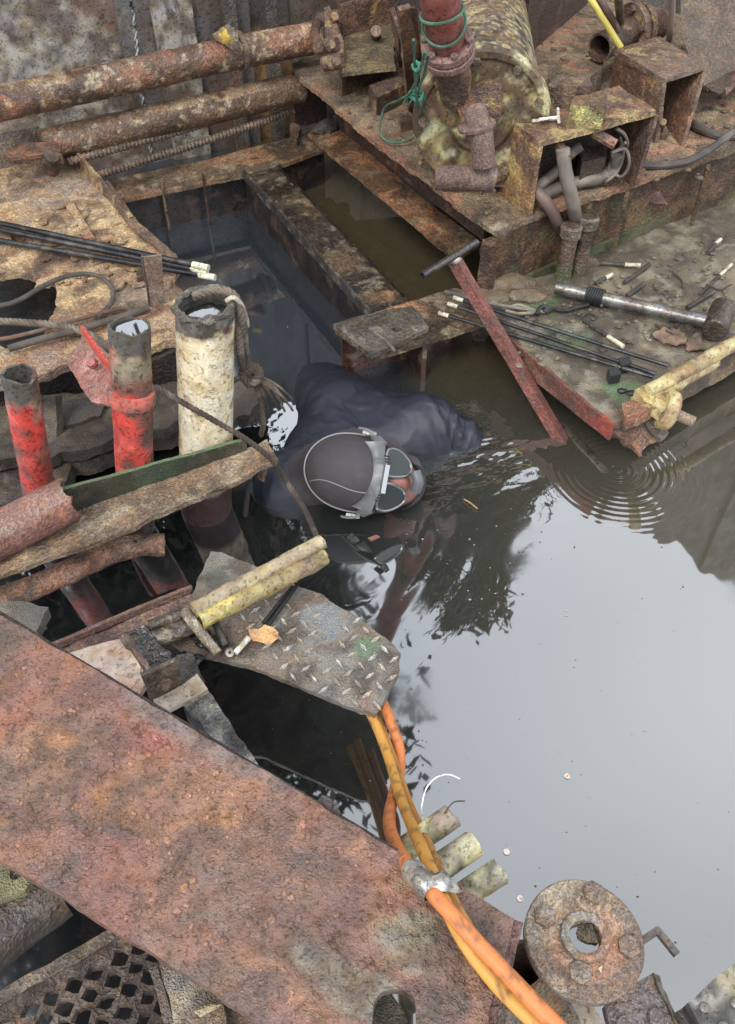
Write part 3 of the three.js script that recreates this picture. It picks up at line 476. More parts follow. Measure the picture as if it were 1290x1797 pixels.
rodThing(P(-60, 412, 0.215), P(378, 487, 0.226), 0.0075, 'lowest of the three black rods lying across the left deck plate');
// cables over the deck plate
const darkCable = painter(C(96, 86, 78), [[C(62, 54, 50), 14, 0.55, 0.08, 0.8], [C(150, 136, 118), 30, 0.62, 0.05, 0.6]]);
solo('cable_loop', 'thin grey cable curling in a loop over the black hole in the deck plate', 'cable', pipe(smooth([P(-60, 540, 0.225), P(20, 532, 0.24), P(80, 500, 0.26), P(130, 482, 0.25), P(172, 484, 0.235), P(196, 505, 0.22), P(196, 530, 0.215), P(172, 556, 0.213)], 8), 0.0062, { seg: 9 }), M.rope, darkCable, { amp: 0.0008, edge: 0.02 });
solo('wire_rope', 'twisted wire rope running left to right over the front of the black hole', 'wire rope', rope([P(-60, 562, 0.225), P(40, 566, 0.23), P(110, 572, 0.225), P(150, 584, 0.225), P(200, 618, 0.27)], 0.009, 0.035), M.rope, painter(C(150, 132, 112), [[C(80, 68, 58), 20, 0.52, 0.1, 0.8]]), { amp: 0.0005, edge: 0.02 });
solo('thin_rod', 'thin rusty rod under the wire rope at the left edge of the deck plate', 'rod', pipe(smooth([P(-60, 604, 0.213), P(30, 590, 0.218), P(110, 568, 0.218), P(215, 540, 0.213)], 10), 0.005, { seg: 8 }), M.rope, rusty(C(128, 100, 84)), { amp: 0.001, edge: 0.02 });
solo('deck_hose', 'short grey brown hose lying along the front of the holed deck plate', 'hose', pipe(smooth([P(15, 612, 0.22), P(70, 596, 0.224), P(140, 578, 0.22), P(200, 560, 0.215), P(262, 540, 0.213)], 10), 0.0085, { seg: 10 }), M.rope, painter(C(110, 98, 88), [[DARK, 12, 0.55, 0.08, 0.7]]), { amp: 0.001, edge: 0.02 });

// ================================================================ left: broken ledges of mud and rust behind the standing pipes
{
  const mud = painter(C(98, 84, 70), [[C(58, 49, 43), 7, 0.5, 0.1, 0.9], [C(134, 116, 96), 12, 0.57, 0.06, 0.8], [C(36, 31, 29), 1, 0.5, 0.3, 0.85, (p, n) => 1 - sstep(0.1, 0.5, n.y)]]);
  const L = thing('broken_ledge', 'broken mud caked steel ledge behind the red and white standing pipes', 'ledge');
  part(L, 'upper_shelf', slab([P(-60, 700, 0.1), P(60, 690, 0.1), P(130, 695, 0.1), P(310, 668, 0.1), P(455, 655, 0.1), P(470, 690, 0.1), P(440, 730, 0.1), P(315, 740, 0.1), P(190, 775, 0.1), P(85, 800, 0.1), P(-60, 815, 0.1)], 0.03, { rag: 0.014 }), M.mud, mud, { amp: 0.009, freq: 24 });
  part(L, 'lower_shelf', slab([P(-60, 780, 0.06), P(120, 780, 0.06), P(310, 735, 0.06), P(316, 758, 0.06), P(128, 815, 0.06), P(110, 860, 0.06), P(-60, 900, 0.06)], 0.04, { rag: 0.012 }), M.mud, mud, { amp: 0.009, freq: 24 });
  part(L, 'plate_scrap', slab([P(85, 712, 0.125), P(150, 694, 0.125), P(188, 700, 0.12), P(176, 730, 0.11), P(112, 746, 0.11)], 0.012, { rag: 0.006 }), M.mud, painter(C(86, 78, 70), [[DARK, 8, 0.54, 0.1, 0.8]]), { amp: 0.004 });
  { const a = P(70, 700, 0.19), b = P(76, 800, 0.02); part(L, 'post', slab([a, P(96, 696, 0.19), P(104, 845, 0.0), b], 0.02, { rag: 0.006 }), M.mud, mud, { amp: 0.005 }); }
  { const a = P(250, 640, 0.18), b = P(310, 615, 0.18); part(L, 'back_plate', slab([a, b, rise(b, -0.2), rise(a, -0.2)], 0.012, { rag: 0.004 }), M.rust, painter(C(58, 46, 40), [[BLACK, 8, 0.5, 0.1]]), {}); }
  { const a = P(-60, 668, 0.175), b = P(225, 622, 0.175); part(L, 'back_plate', slab([a, b, rise(b, -0.2), rise(a, -0.2)], 0.012, { rag: 0.004 }), M.rust, painter(C(44, 36, 33), [[BLACK, 8, 0.5, 0.1]]), {}); }
}

// ================================================================ the three standing pipes
function stand(name, label, top, foot, r, wall, paint, o = {}) {
  const t = thing(name, label, 'pipe'), d = top.clone().sub(foot), low = foot.clone().addScaledVector(d, -0.25);
  part(t, 'barrel', pipe([low, top], r, { wall, seg: 40, jag: [0, o.jag ?? 0.008], step: 0.01 }), M.coat, paint, { amp: 0.0022, freq: 26, edge: 0.007 });
  if (o.water) { const c = lerp3(top, foot, o.water), g = lathe([[0, 0], [r - wall * 0.6, 0]], c, V(0, 1, 0), 30); part(t, 'standing_water', g, M.water, () => C(30, 30, 30), { amp: 0, edge: 1, gain: 1 }); }
  return t;
}
{
  const wt = P(360, 535, 0.5), wf = P(362, 893, 0), along = (p, a, b) => (p.y - b.y) / (a.y - b.y);
  const wp = stand('cream_pipe', 'thick cream painted open pipe with a blackened rim, tallest of the standing pipes', wt, wf, 0.056, 0.007, painter(C(214, 200, 168), [[C(150, 116, 76), 16, 0.58, 0.07, 0.8, (p) => 0.75], 
    [C(176, 148, 104), 11, 0.62, 0.05, 0.6], [C(130, 100, 70), 24, 0.67, 0.03, 0.8], [C(172, 122, 58), 8, 0.5, 0.1, 0.9, (p) => sstep(0.62, 0.36, along(p, wt, wf))], [C(120, 80, 48), 18, 0.56, 0.06, 0.9, (p) => sstep(0.52, 0.3, along(p, wt, wf))], [C(74, 42, 37), 0, 0, 0, 1, (p) => sstep(0.2, 0.15, along(p, wt, wf))],
    [C(110, 66, 40), 20, 0.5, 0.06, 0.9, (p) => sstep(0.86, 0.93, along(p, wt, wf))], [C(74, 68, 62), 0, 0, 0, 1, (p) => sstep(0.915, 0.935, along(p, wt, wf) + 0.1 * (fbm(p.x * 22, p.y * 40, p.z * 22, 5) - 0.5))], [C(120, 112, 104), 26, 0.58, 0.06, 0.7, (p) => sstep(0.9, 0.93, along(p, wt, wf))], [C(92, 50, 40), 0, 0, 0, 1, (p) => sstep(0.014, 0.009, p.distanceTo(P(402, 581, 0.47)) )],
  ]), { water: 0.035, jag: 0.012 });
  part(wp, 'rim_crust', pipe(smooth(Array.from({ length: 22 }, (_, i) => { const a = i / 21 * 6.28; return wt.clone().add(V(Math.cos(a) * 0.053, 0.002, Math.sin(a) * 0.053)); }), 6), 0.007, { seg: 8 }), M.crust, painter(C(92, 86, 78), [[C(140, 134, 124), 20, 0.55, 0.06], [DARK, 14, 0.56, 0.08]]), { amp: 0.009, freq: 50 });
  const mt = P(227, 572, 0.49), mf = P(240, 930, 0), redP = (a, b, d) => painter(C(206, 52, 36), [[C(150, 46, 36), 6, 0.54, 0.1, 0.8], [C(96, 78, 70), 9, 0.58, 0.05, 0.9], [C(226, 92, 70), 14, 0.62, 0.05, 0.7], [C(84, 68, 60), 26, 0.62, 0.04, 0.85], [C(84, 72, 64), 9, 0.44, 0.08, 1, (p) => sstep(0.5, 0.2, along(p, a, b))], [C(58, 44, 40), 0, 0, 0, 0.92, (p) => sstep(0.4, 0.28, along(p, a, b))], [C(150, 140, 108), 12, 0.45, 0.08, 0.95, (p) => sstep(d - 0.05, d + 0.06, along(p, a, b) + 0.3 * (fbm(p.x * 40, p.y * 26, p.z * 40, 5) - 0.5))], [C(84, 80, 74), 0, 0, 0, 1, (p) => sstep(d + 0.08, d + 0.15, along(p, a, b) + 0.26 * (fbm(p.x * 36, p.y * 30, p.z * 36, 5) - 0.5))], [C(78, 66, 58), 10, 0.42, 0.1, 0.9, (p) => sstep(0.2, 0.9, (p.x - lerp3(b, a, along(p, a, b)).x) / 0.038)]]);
  const mp = stand('red_pipe', 'larger red standing pipe with a clamp ring, water standing in its mouth', mt, mf, 0.0385, 0.005, redP(mt, mf, 0.79), { water: 0.015, jag: 0.006 });
  const rc = lerp3(mt, mf, 0.3), ax = mt.clone().sub(mf).normalize();
  part(mp, 'clamp_ring', lathe([[0.038, -0.014], [0.046, -0.013], [0.048, 0], [0.046, 0.013], [0.038, 0.014]], rc, ax), M.coat, painter(C(190, 84, 70), [[C(112, 92, 84), 12, 0.5, 0.06, 0.9]]), { amp: 0.002 });
  // gusset that holds the ring
  const gs = thing('clamp_bracket', 'pinkish worn gusset bracket bolted to the clamp of the red pipe', 'bracket');
  part(gs, 'gusset', slab([P(118, 640, 0.28), P(150, 575, 0.3), P(172, 610, 0.32), P(215, 680, 0.35), P(208, 715, 0.34), P(160, 706, 0.31)], 0.008, { rag: 0.003 }), M.fineRust, painter(C(142, 108, 96), [[C(186, 84, 72), 9, 0.54, 0.06, 0.8], [C(92, 78, 70), 7, 0.55, 0.07, 0.9], [C(210, 140, 130), 18, 0.6, 0.05, 0.8]]), { amp: 0.002 });
  { const a = P(140, 572, 0.33), b = P(218, 680, 0.37); part(gs, 'rib', slab([a, b, rise(b, -0.035), rise(a, -0.03)], 0.007, { rag: 0.002 }), M.fineRust, painter(C(206, 70, 56), [[C(220, 170, 160), 12, 0.58, 0.05, 0.9], [C(110, 86, 78), 14, 0.58, 0.05, 0.8]]), {}); }
  for (const [x, y] of [[165, 640], [205, 694]]) part(gs, 'bolt', hexBolt(P(x, y, 0.33), V(-0.2, 0.9, 0.5).normalize(), 0.011, 0.014), M.fineRust, painter(C(178, 86, 78)), { amp: 0.001 });
  const st = P(33, 656, 0.44), sf = P(85, 955, 0);
  stand('red_pipe', 'smaller red standing pipe at the left edge with a charred mouth', st, sf, 0.0315, 0.005, redP(st, sf, 0.8), { jag: 0.01 });
}

// ================================================================ left front: green angle bar, broken pipe, curved pipe
{
  const h = 0.2, g = thing('angle_bar', 'angle bar with green upright leg and rusty ledge, in front of standing pipes', 'angle bar');
  part(g, 'ledge', slab([P(-80, 972, h), P(10, 942, h), P(130, 898, h), P(432, 790, h), P(470, 772, h), P(488, 806, h), P(360, 868, h), P(180, 946, h), P(-80, 1036, h)], 0.012, { rag: 0.006 }), M.crust, painter(C(140, 112, 88), [[C(104, 90, 76), 6, 0.52, 0.09, 0.9], [C(172, 122, 74), 8, 0.57, 0.06, 0.8, (p) => sstep(-0.55, -0.3, p.x)], [C(170, 152, 126), 14, 0.6, 0.05, 0.8], [C(70, 56, 48), 22, 0.6, 0.05, 0.8]]), { amp: 0.004, freq: 30 });
  const a = P(118, 902, h), b = P(434, 790, h), ta = up(a, 862), tb = up(b, 772), n0 = V(0, 0, 0);
  part(g, 'upright_leg', slab([a, b, V(b.x, tb, b.z), V(a.x, ta, a.z)], 0.008, { rag: 0.002 }), M.mud, painter(C(66, 68, 48), [[C(54, 46, 38), 7, 0.48, 0.09, 0.9], [C(64, 90, 58), 7, 0.54, 0.07, 0.75, (p) => sstep(-0.6, -0.42, p.x)], [C(112, 138, 92), 0, 0, 0, 0.9, (p, n) => sstep(0.5, 0.8, n.y)], [C(104, 92, 74), 14, 0.58, 0.05, 0.8]]), { amp: 0.002 });
  part(g, 'hanging_stub', slab([P(462, 812, h - 0.01), P(474, 806, h - 0.01), P(462, 846, h - 0.05), P(450, 840, h - 0.05)], 0.006, { rag: 0.002 }), M.fineRust, rusty(C(110, 70, 56)));
  const bp = thing('broken_pipe', 'reddish broken pipe, top painted pale for light from above, with a torn mouth at the left edge', 'pipe');
  part(bp, 'barrel', pipe([P(-70, 974, 0.23), P(122, 876, 0.25)], 0.043, { wall: 0.005, seg: 32, jag: [0, 0.018] }), M.fineRust, painter(C(122, 72, 60), [[C(134, 122, 110), 5, 0.4, 0.12, 0.95, (p, n) => sstep(0.25, 0.75, n.y)], [C(84, 60, 52), 9, 0.58, 0.06, 0.7], [C(158, 96, 80), 12, 0.6, 0.05, 0.8]]), { amp: 0.002 });  // upward side greyed: light from above painted onto the reddish pipe
  const cp = thing('curved_pipe', 'heavily rusted closed pipe curving over the black water', 'pipe');
  part(cp, 'barrel', pipe(smooth([P(-60, 1068, 0.09), P(30, 1042, 0.1), P(110, 1008, 0.11), P(190, 972, 0.11), P(245, 957, 0.1), P(288, 956, 0.09)], 8), 0.0235, { seg: 24, jag: [0, 0.006] }), M.crust, painter(C(122, 92, 74), [[C(80, 62, 52), 8, 0.52, 0.08, 0.9], [C(180, 108, 66), 9, 0.55, 0.06, 0.8], [C(156, 140, 118), 7, 0.55, 0.06, 0.8, topOf], [C(50, 40, 36), 24, 0.6, 0.05, 0.9]]), { amp: 0.005, freq: 34 });
  part(cp, 'corroded_hole', blob(P(236, 951, 0.122), V(0.006, 0.004, 0.004), 1), M.rubber, () => C(22, 18, 16), { amp: 0 });
  solo('plate_scrap', 'grey brown scrap of plate poking out above the rust plate at the left edge', 'plate', slab([P(-60, 1052, 0.22), P(20, 1056, 0.22), P(86, 1066, 0.215), P(64, 1104, 0.2), P(70, 1120, 0.2), P(-60, 1150, 0.22)], 0.03, { rag: 0.005 }), M.mud, painter(C(118, 108, 96), [[DARK, 8, 0.56, 0.08, 0.7], [C(150, 138, 122), 12, 0.58, 0.05, 0.7]]), { amp: 0.004 });
}
// ================================================================ ropes round the pipes
{
  const hemp = painter(C(124, 108, 90), [[C(70, 58, 50), 16, 0.5, 0.1, 0.9], [C(166, 150, 128), 26, 0.6, 0.05, 0.7]]);
  solo('mooring_rope', 'doubled grey rope hanging from the mouth of the cream pipe to a knot', 'rope', [rope([P(340, 520, 0.516), P(385, 508, 0.52), P(412, 520, 0.51), P(424, 560, 0.47), P(430, 610, 0.39), P(437, 655, 0.32)], 0.0085, 0.03), rope([P(404, 530, 0.505), P(416, 548, 0.48), P(420, 600, 0.42), P(430, 650, 0.33), P(442, 662, 0.31)], 0.008, 0.03)], M.rope, hemp, { amp: 0.001, edge: 0.02 });
  const kn = thing('rope_knot', 'frayed rope knot beside the cream pipe with loose ends', 'rope');
  part(kn, 'knot', [rope([P(425, 650, 0.32), P(440, 642, 0.335), P(456, 652, 0.325), P(450, 668, 0.31), P(432, 668, 0.31), P(426, 654, 0.325), P(444, 648, 0.335)], 0.009, 0.03), rope([P(432, 674, 0.3), P(446, 670, 0.31), P(456, 658, 0.32), P(444, 646, 0.33)], 0.009, 0.03)], M.rope, hemp, { amp: 0.001, edge: 0.02 });
  for (const [k, e] of [[[445, 664], [515, 720]], [[450, 664], [500, 706]], [[452, 662], [488, 716]], [[448, 668], [470, 716]], [[440, 664], [404, 684]], [[452, 660], [512, 700]], [[450, 662], [500, 722]]].entries()) { const [[x0, y0], [x1, y1]] = e; part(kn, 'loose_end', pipe(smooth([P(x0, y0, 0.31), P((x0 + x1) / 2 + rr(-6, 6), (y0 + y1) / 2 - rr(2, 12), 0.28), P(x1, y1, 0.2)], 6), 0.0042, { seg: 7, taper: 0.6 }), M.rope, hemp, { amp: 0.003, freq: 60, edge: 0.02 }); }
  part(kn, 'hanging_tail', rope([P(444, 665, 0.31), P(456, 700, 0.24), P(462, 740, 0.18), P(458, 764, 0.12)], 0.006, 0.03), M.rope, hemp, { amp: 0.001, edge: 0.02 });
  solo('guide_line', 'long dark line slung from the red pipe past the diver\'s shoulder to the yellow pipe', 'line', rope([P(272, 678, 0.42), P(310, 700, 0.4), P(372, 736, 0.37), P(430, 770, 0.32), P(476, 806, 0.26), P(506, 850, 0.17), P(534, 892, 0.17), P(556, 942, 0.2)], 0.0058, 0.03), M.rope, painter(C(92, 76, 64), [[C(60, 50, 44), 16, 0.5, 0.1, 0.8], [C(140, 120, 100), 30, 0.6, 0.05, 0.7]]), { amp: 0.0006, edge: 0.02 });
  solo('rope_end', 'short dark rope end dangling in the water under the angle bar', 'rope', rope([P(438, 836, 0.17), P(434, 870, 0.09), P(430, 912, -0.02)], 0.0055, 0.03), M.rope, painter(C(74, 66, 60)), { amp: 0.001, edge: 0.02 });
  solo('pipe_hook', 'pale bent rod hooked over the rim of the cream pipe', 'hook', pipe(smooth([P(398, 528, 0.51), P(408, 522, 0.518), P(422, 532, 0.5), P(430, 552, 0.47), P(434, 572, 0.44)], 6), 0.005, { seg: 8 }), M.coat, painter(C(176, 164, 144), [[DARK, 20, 0.6, 0.06, 0.8]]), { amp: 0.001, edge: 0.02 });
}

// ================================================================ upper right: raised deck with the machinery
const hK = 0.34;
const deckMud = (...m) => painter(C(136, 116, 94), [[C(102, 84, 68), 5, 0.52, 0.09, 0.9], [C(172, 150, 116), 6, 0.57, 0.06, 0.8], [C(168, 106, 64), 7, 0.6, 0.05, 0.85], [C(72, 60, 52), 18, 0.6, 0.05, 0.8], ...m]);
const brownSteel = (...m) => painter(C(112, 86, 74), [[C(78, 60, 52), 6, 0.53, 0.09, 0.85], [C(146, 120, 96), 9, 0.58, 0.06, 0.8], [C(166, 100, 58), 11, 0.61, 0.05, 0.8], [C(190, 162, 104), 22, 0.64, 0.03, 0.7], [C(62, 48, 42), 26, 0.62, 0.05, 0.7], ...m]);
{
  const d = thing('machine_deck', 'muddy rusty raised deck carrying the cylinder and the portal frames', 'deck');
  part(d, 'plate', slab([P(512, 112, hK), P(530, 138, hK), P(600, 198, hK), P(648, 240, hK), P(700, 280, hK), P(762, 325, hK), P(822, 372, hK), P(880, 410, hK), P(922, 386, hK), P(1000, 358, hK), P(1120, 318, hK), P(1300, 258, hK), P(1420, 215, hK), P(1420, 60, hK), P(1250, 40, hK), P(1040, -20, hK), P(900, -20, hK), P(760, 60, hK), P(600, 70, hK)], 0.014, { rag: 0.009 }), M.crust,
    deckMud([C(176, 104, 58), 8, 0.45, 0.08, 0.9, (p) => { const a = P(600, 198, hK), b = P(822, 372, hK), t = clamp(((p.x - a.x) * (b.x - a.x) + (p.z - a.z) * (b.z - a.z)) / ((b.x - a.x) ** 2 + (b.z - a.z) ** 2)); return clamp(1.2 - Math.hypot(p.x - a.x - t * (b.x - a.x), p.z - a.z - t * (b.z - a.z)) / 0.06); }], [C(196, 182, 150), 8, 0.5, 0.06, 0.9, nearTo(P(880, 392, hK), 0.14)], [C(98, 66, 54), 5, 0.5, 0.08, 0.8, (p) => sstep(-3.6, -4, p.z)]), { amp: 0.005, edge: 0.011 });
  const fa = [P(874, 412, hK - 0.014), P(930, 394, hK - 0.014), P(1120, 327, hK - 0.014), P(1420, 225, hK - 0.014)].map((q) => q.add(V(0, 0, -0.03)));
  for (let i = 0; i < 3; i++) part(d, 'fascia', slab([fa[i], fa[i + 1], rise(fa[i + 1], -0.36), rise(fa[i], -0.36)], 0.012, { rag: 0.003 }), M.rust, painter(C(90, 68, 52), [[C(60, 48, 40), 6, 0.5, 0.1, 0.9], [C(138, 102, 60), 7, 0.57, 0.06, 0.8], [C(98, 104, 70), 9, 0.62, 0.05, 0.7], [C(120, 70, 54), 10, 0.6, 0.06, 0.8]]), { amp: 0.004 });
  { const a = P(846, 424, 0.3), b = P(874, 412, 0.32); part(d, 'return_plate', slab([a, b, rise(b, -0.33), rise(a, -0.3)], 0.012, { rag: 0.008 }), M.rust, painter(C(78, 54, 46), [[C(56, 44, 40), 6, 0.5, 0.1, 0.9], [C(150, 120, 92), 14, 0.6, 0.05, 0.7]]), { amp: 0.005 }); }
  for (const [x, y] of [[1040, 352], [1098, 330], [1240, 284]]) { const a = P(x, y + 4, hK - 0.016), n = V(-0.3, 0, 1).normalize(); part(d, 'stiffener', slab([a, a.clone().addScaledVector(n, 0.035), rise(a.clone().addScaledVector(n, 0.012), -0.2), rise(a, -0.2)], 0.01, { rag: 0.002 }), M.rust, painter(C(112, 90, 66), [[DARK, 8, 0.52, 0.1, 0.8]])); }
  { const a = P(1140, 358, 0.24); part(d, 'clip', slab([a, P(1172, 358, 0.24), P(1158, 336, 0.27), P(1142, 340, 0.27)], 0.012, { rag: 0.002 }), M.fineRust, painter(C(132, 84, 76), [[DARK, 14, 0.58, 0.08]])); }
  // flakes and lumps lying about
  const lumps = []; for (let i = 0; i < 150; i++) { const x = rr(930, 1280), y = rr(60, 320); const c = P(x, y, hK + 0.003), s = rr(0.003, 0.011); lumps.push(blob(c, V(s, s * 0.6, s), 1.6)); }
  for (let i = 0; i < 70; i++) { const t = rnd(), c = P(610 + 250 * t + rr(-6, 60), 190 + 185 * t + rr(-26, 10), hK + 0.003), s = rr(0.003, 0.009); lumps.push(blob(c, V(s, s * 0.6, s), 1.6)); }
  part(d, 'rubble', lumps, M.mud, deckMud(), { amp: 0.002, freq: 60, edge: 0.02 }).userData.kind = 'stuff';
}
{
  // ------------------------------------------------ cylinder
  const cyl = thing('hydraulic_cylinder', 'big black and yellow peeling cylinder lying on the raised deck, bolted cap towards us', 'cylinder');
  const c = P(845, 212, 0.53), ax = V(0.05, 0.02, -1).normalize(), R = 0.163, right = V(1, 0, 0), upv = ax.clone().cross(right).negate().normalize();
  if (upv.y < 0) upv.negate();
  const at = (a, r, f = 0) => c.clone().addScaledVector(right, Math.cos(a) * r).addScaledVector(upv, Math.sin(a) * r).addScaledVector(ax, -f);
  const peel = painter(C(110, 94, 78), [[C(78, 72, 66), 7, 0.47, 0.1, 0.9], [C(184, 162, 112), 26, 0.55, 0.04, 0.6], [C(200, 182, 130), 60, 0.56, 0.03, 0.7], [C(160, 142, 98), 9, 0.42, 0.06, 0.75, (p) => sstep(c.x + 0.02, c.x - 0.12, p.x)], [C(206, 190, 116), 8, 0.54, 0.02, 0.9, (p) => sstep(c.x + 0.02, c.x + 0.12, p.x)], [C(112, 82, 56), 9, 0.6, 0.06, 0.7], [C(48, 45, 42), 26, 0.6, 0.04, 0.8]]);  // left flank paler: worn cream paint, with its lit side lightened in
  part(cyl, 'barrel', lathe([[R - 0.012, 0.012], [R - 0.012, 0.9], [R - 0.02, 0.92], [0, 0.92]], c, ax, 64), M.coat, peel, { amp: 0.002, edge: 0.006 });
  part(cyl, 'end_cap', lathe([[0, -0.012], [R * 0.42, -0.012], [R * 0.5, 0.0], [R * 0.86, 0.0], [R * 0.9, -0.006], [R * 0.985, -0.006], [R, 0.0], [R + 0.004, 0.016], [R - 0.004, 0.03], [R - 0.012, 0.032]], c, ax, 64), M.coat, painter(C(108, 86, 58), [[C(190, 174, 100), 8, 0.55, 0.03, 1], [C(70, 54, 44), 8, 0.5, 0.08, 1], [C(210, 204, 150), 16, 0.62, 0.04, 0.8], [C(116, 70, 46), 11, 0.6, 0.06, 0.8]]), { amp: 0.0025, edge: 0.008 });
  for (let i = 0; i < 9; i++) part(cyl, 'cap_bolt', hexBolt(at(0.35 + i * 6.283 / 9, R * 0.86, -0.001), ax.clone().negate(), 0.0115, 0.016), M.fineRust, painter(C(128, 112, 92), [[DARK, 30, 0.55, 0.1]]), { amp: 0.001 });
  // port block and elbow
  const pc = c.clone().addScaledVector(ax, -0.02);
  part(cyl, 'port_block', slab([at(2.35, 0.105, 0.035), at(1.25, 0.11, 0.035), at(0.7, 0.055, 0.035), at(-0.9, 0.04, 0.035), at(-2.3, 0.045, 0.035), at(2.7, 0.06, 0.035)], 0.035, { rag: 0.003 }), M.rust, brownSteel(), { amp: 0.003 });
  const e0 = P(834, 196, 0.63), e1 = P(845, 238, 0.6), e2 = P(850, 296, 0.53), e3 = P(842, 312, 0.5), e4 = P(766, 312, 0.49);
  const rose = painter(C(126, 100, 92), [[C(94, 72, 64), 7, 0.54, 0.08, 0.8], [C(156, 138, 128), 8, 0.56, 0.06, 0.8, topOf], [C(80, 60, 54), 22, 0.62, 0.05, 0.7]]);
  part(cyl, 'drain_flange', lathe([[0, 0], [0.04, 0], [0.042, 0.005], [0.04, 0.012], [0.026, 0.014], [0.026, 0.03]], P(836, 216, 0.62), e2.clone().sub(e1).normalize(), 28), M.fineRust, rose, { amp: 0.002 });
  part(cyl, 'drain_pipe', pipe(smooth([e0, e1, lerp3(e1, e2, 0.9)], 10), 0.026, { seg: 26 }), M.fineRust, rose, { amp: 0.002 });
  part(cyl, 'drain_elbow', pipe([e3.clone().add(V(0.035, -0.003, 0.004)), e3, e4], 0.027, { seg: 26, wall: 0.006, jag: [0.008, 0.002] }), M.fineRust, rose, { amp: 0.002 });
  part(cyl, 'saddle', slab([at(-2.1, R * 1.0, 0.0), at(-1.57, R * 0.98, 0), at(-1.05, R * 1.0, 0), at(-1.05, R * 1.2, 0), at(-2.1, R * 1.2, 0)], 0.7, {}), M.rust, brownSteel(), { edge: 0.03 });
  // nozzle, flange and red pipe on top
  const rp = thing('riser_pipe', 'dull red pipe rising from a bolted flange on the cylinder', 'pipe');
  const f0 = P(787, 84, 0.72), dir = V(-0.2, 0.78, 0.42).normalize();
  const pinkish = painter(C(142, 104, 96), [[C(104, 74, 66), 8, 0.53, 0.08, 0.8], [C(166, 130, 116), 10, 0.58, 0.06, 0.7]]);
  part(rp, 'flange', [disc(0.059, 0.018, f0.clone().addScaledVector(dir, -0.021), dir, 44), disc(0.057, 0.02, f0, dir, 44)], M.fineRust, pinkish, { amp: 0.0015 });
  part(rp, 'pipe', pipe([f0, f0.clone().addScaledVector(dir, 0.6)], 0.041, { seg: 36 }), M.coat, painter(C(140, 62, 46), [[C(110, 58, 46), 6, 0.52, 0.1, 0.8], [C(160, 90, 66), 9, 0.6, 0.05, 0.6]]), { amp: 0.002 });
  part(rp, 'nozzle', lathe([[0.046, 0], [0.04, 0.03], [0.038, 0.14]], f0.clone().addScaledVector(dir, -0.026), dir.clone().negate(), 36), M.rust, brownSteel(), { amp: 0.004 });
  { const s = dir.clone().cross(V(1, 0, 0)).normalize(), t = dir.clone().cross(s); for (let i = 0; i < 6; i++) { const a = i / 6 * 6.283 + 0.3; part(rp, 'flange_bolt', hexBolt(f0.clone().addScaledVector(dir, 0.02).addScaledVector(s, Math.cos(a) * 0.049).addScaledVector(t, Math.sin(a) * 0.049), dir, 0.009, 0.01), M.fineRust, painter(C(124, 96, 88)), { amp: 0.001 }); } }
  // green twine
  const gt = painter(C(96, 142, 112), [[C(70, 104, 84), 20, 0.5, 0.1]]), tw = (pts, r = 0.0032) => pipe(smooth(pts, 8), r, { seg: 6 });
  const T = thing('green_twine', 'green twine knotted round the red riser pipe and trailing on the deck', 'twine');
  const ringAt = (k, tilt) => { const s = dir.clone().cross(V(1, 0, 0)).normalize(), t = dir.clone().cross(s), b = f0.clone().addScaledVector(dir, k), o = []; for (let i = 0; i <= 24; i++) { const a = i / 24 * 6.283; o.push(b.clone().addScaledVector(s, Math.cos(a) * 0.046).addScaledVector(t, Math.sin(a) * 0.046).addScaledVector(dir, tilt * Math.cos(a))); } return o; };
  part(T, 'wrap', [tw(ringAt(0.07, 0.014)), tw(ringAt(0.1, -0.02))], M.rope, gt, { amp: 0.001, edge: 0.03 });
  part(T, 'strand', [tw([P(726, 70, 0.84), P(728, 110, 0.76), P(730, 160, 0.66), P(734, 196, 0.56)]), tw([P(746, 90, 0.82), P(738, 120, 0.74), P(722, 160, 0.64), P(700, 176, 0.52), P(672, 196, 0.4), P(666, 226, 0.37), P(680, 248, 0.355), P(710, 248, 0.355), P(728, 236, 0.37), P(736, 210, 0.44)]), tw([P(752, 96, 0.8), P(744, 130, 0.7), P(730, 168, 0.6)])], M.rope, gt, { amp: 0.001, edge: 0.03 });
  part(T, 'knot', [tw([P(722, 170, 0.6), P(740, 160, 0.62), P(736, 178, 0.6), P(718, 166, 0.61), P(732, 156, 0.63), P(744, 172, 0.6)], 0.0045), tw([P(728, 108, 0.74), P(738, 116, 0.75), P(730, 124, 0.74), P(726, 112, 0.75)], 0.0045)], M.rope, painter(C(72, 160, 128)), { amp: 0.002, edge: 0.03 });
  for (const [x, y] of [[708, 182], [716, 188], [752, 186], [744, 196]]) part(T, 'loose_end', tw([P(732, 168, 0.6), P((x + 732) / 2, y - 14, 0.6), P(x, y, 0.57)], 0.0026), M.rope, gt, { amp: 0.001, edge: 0.03 });
}
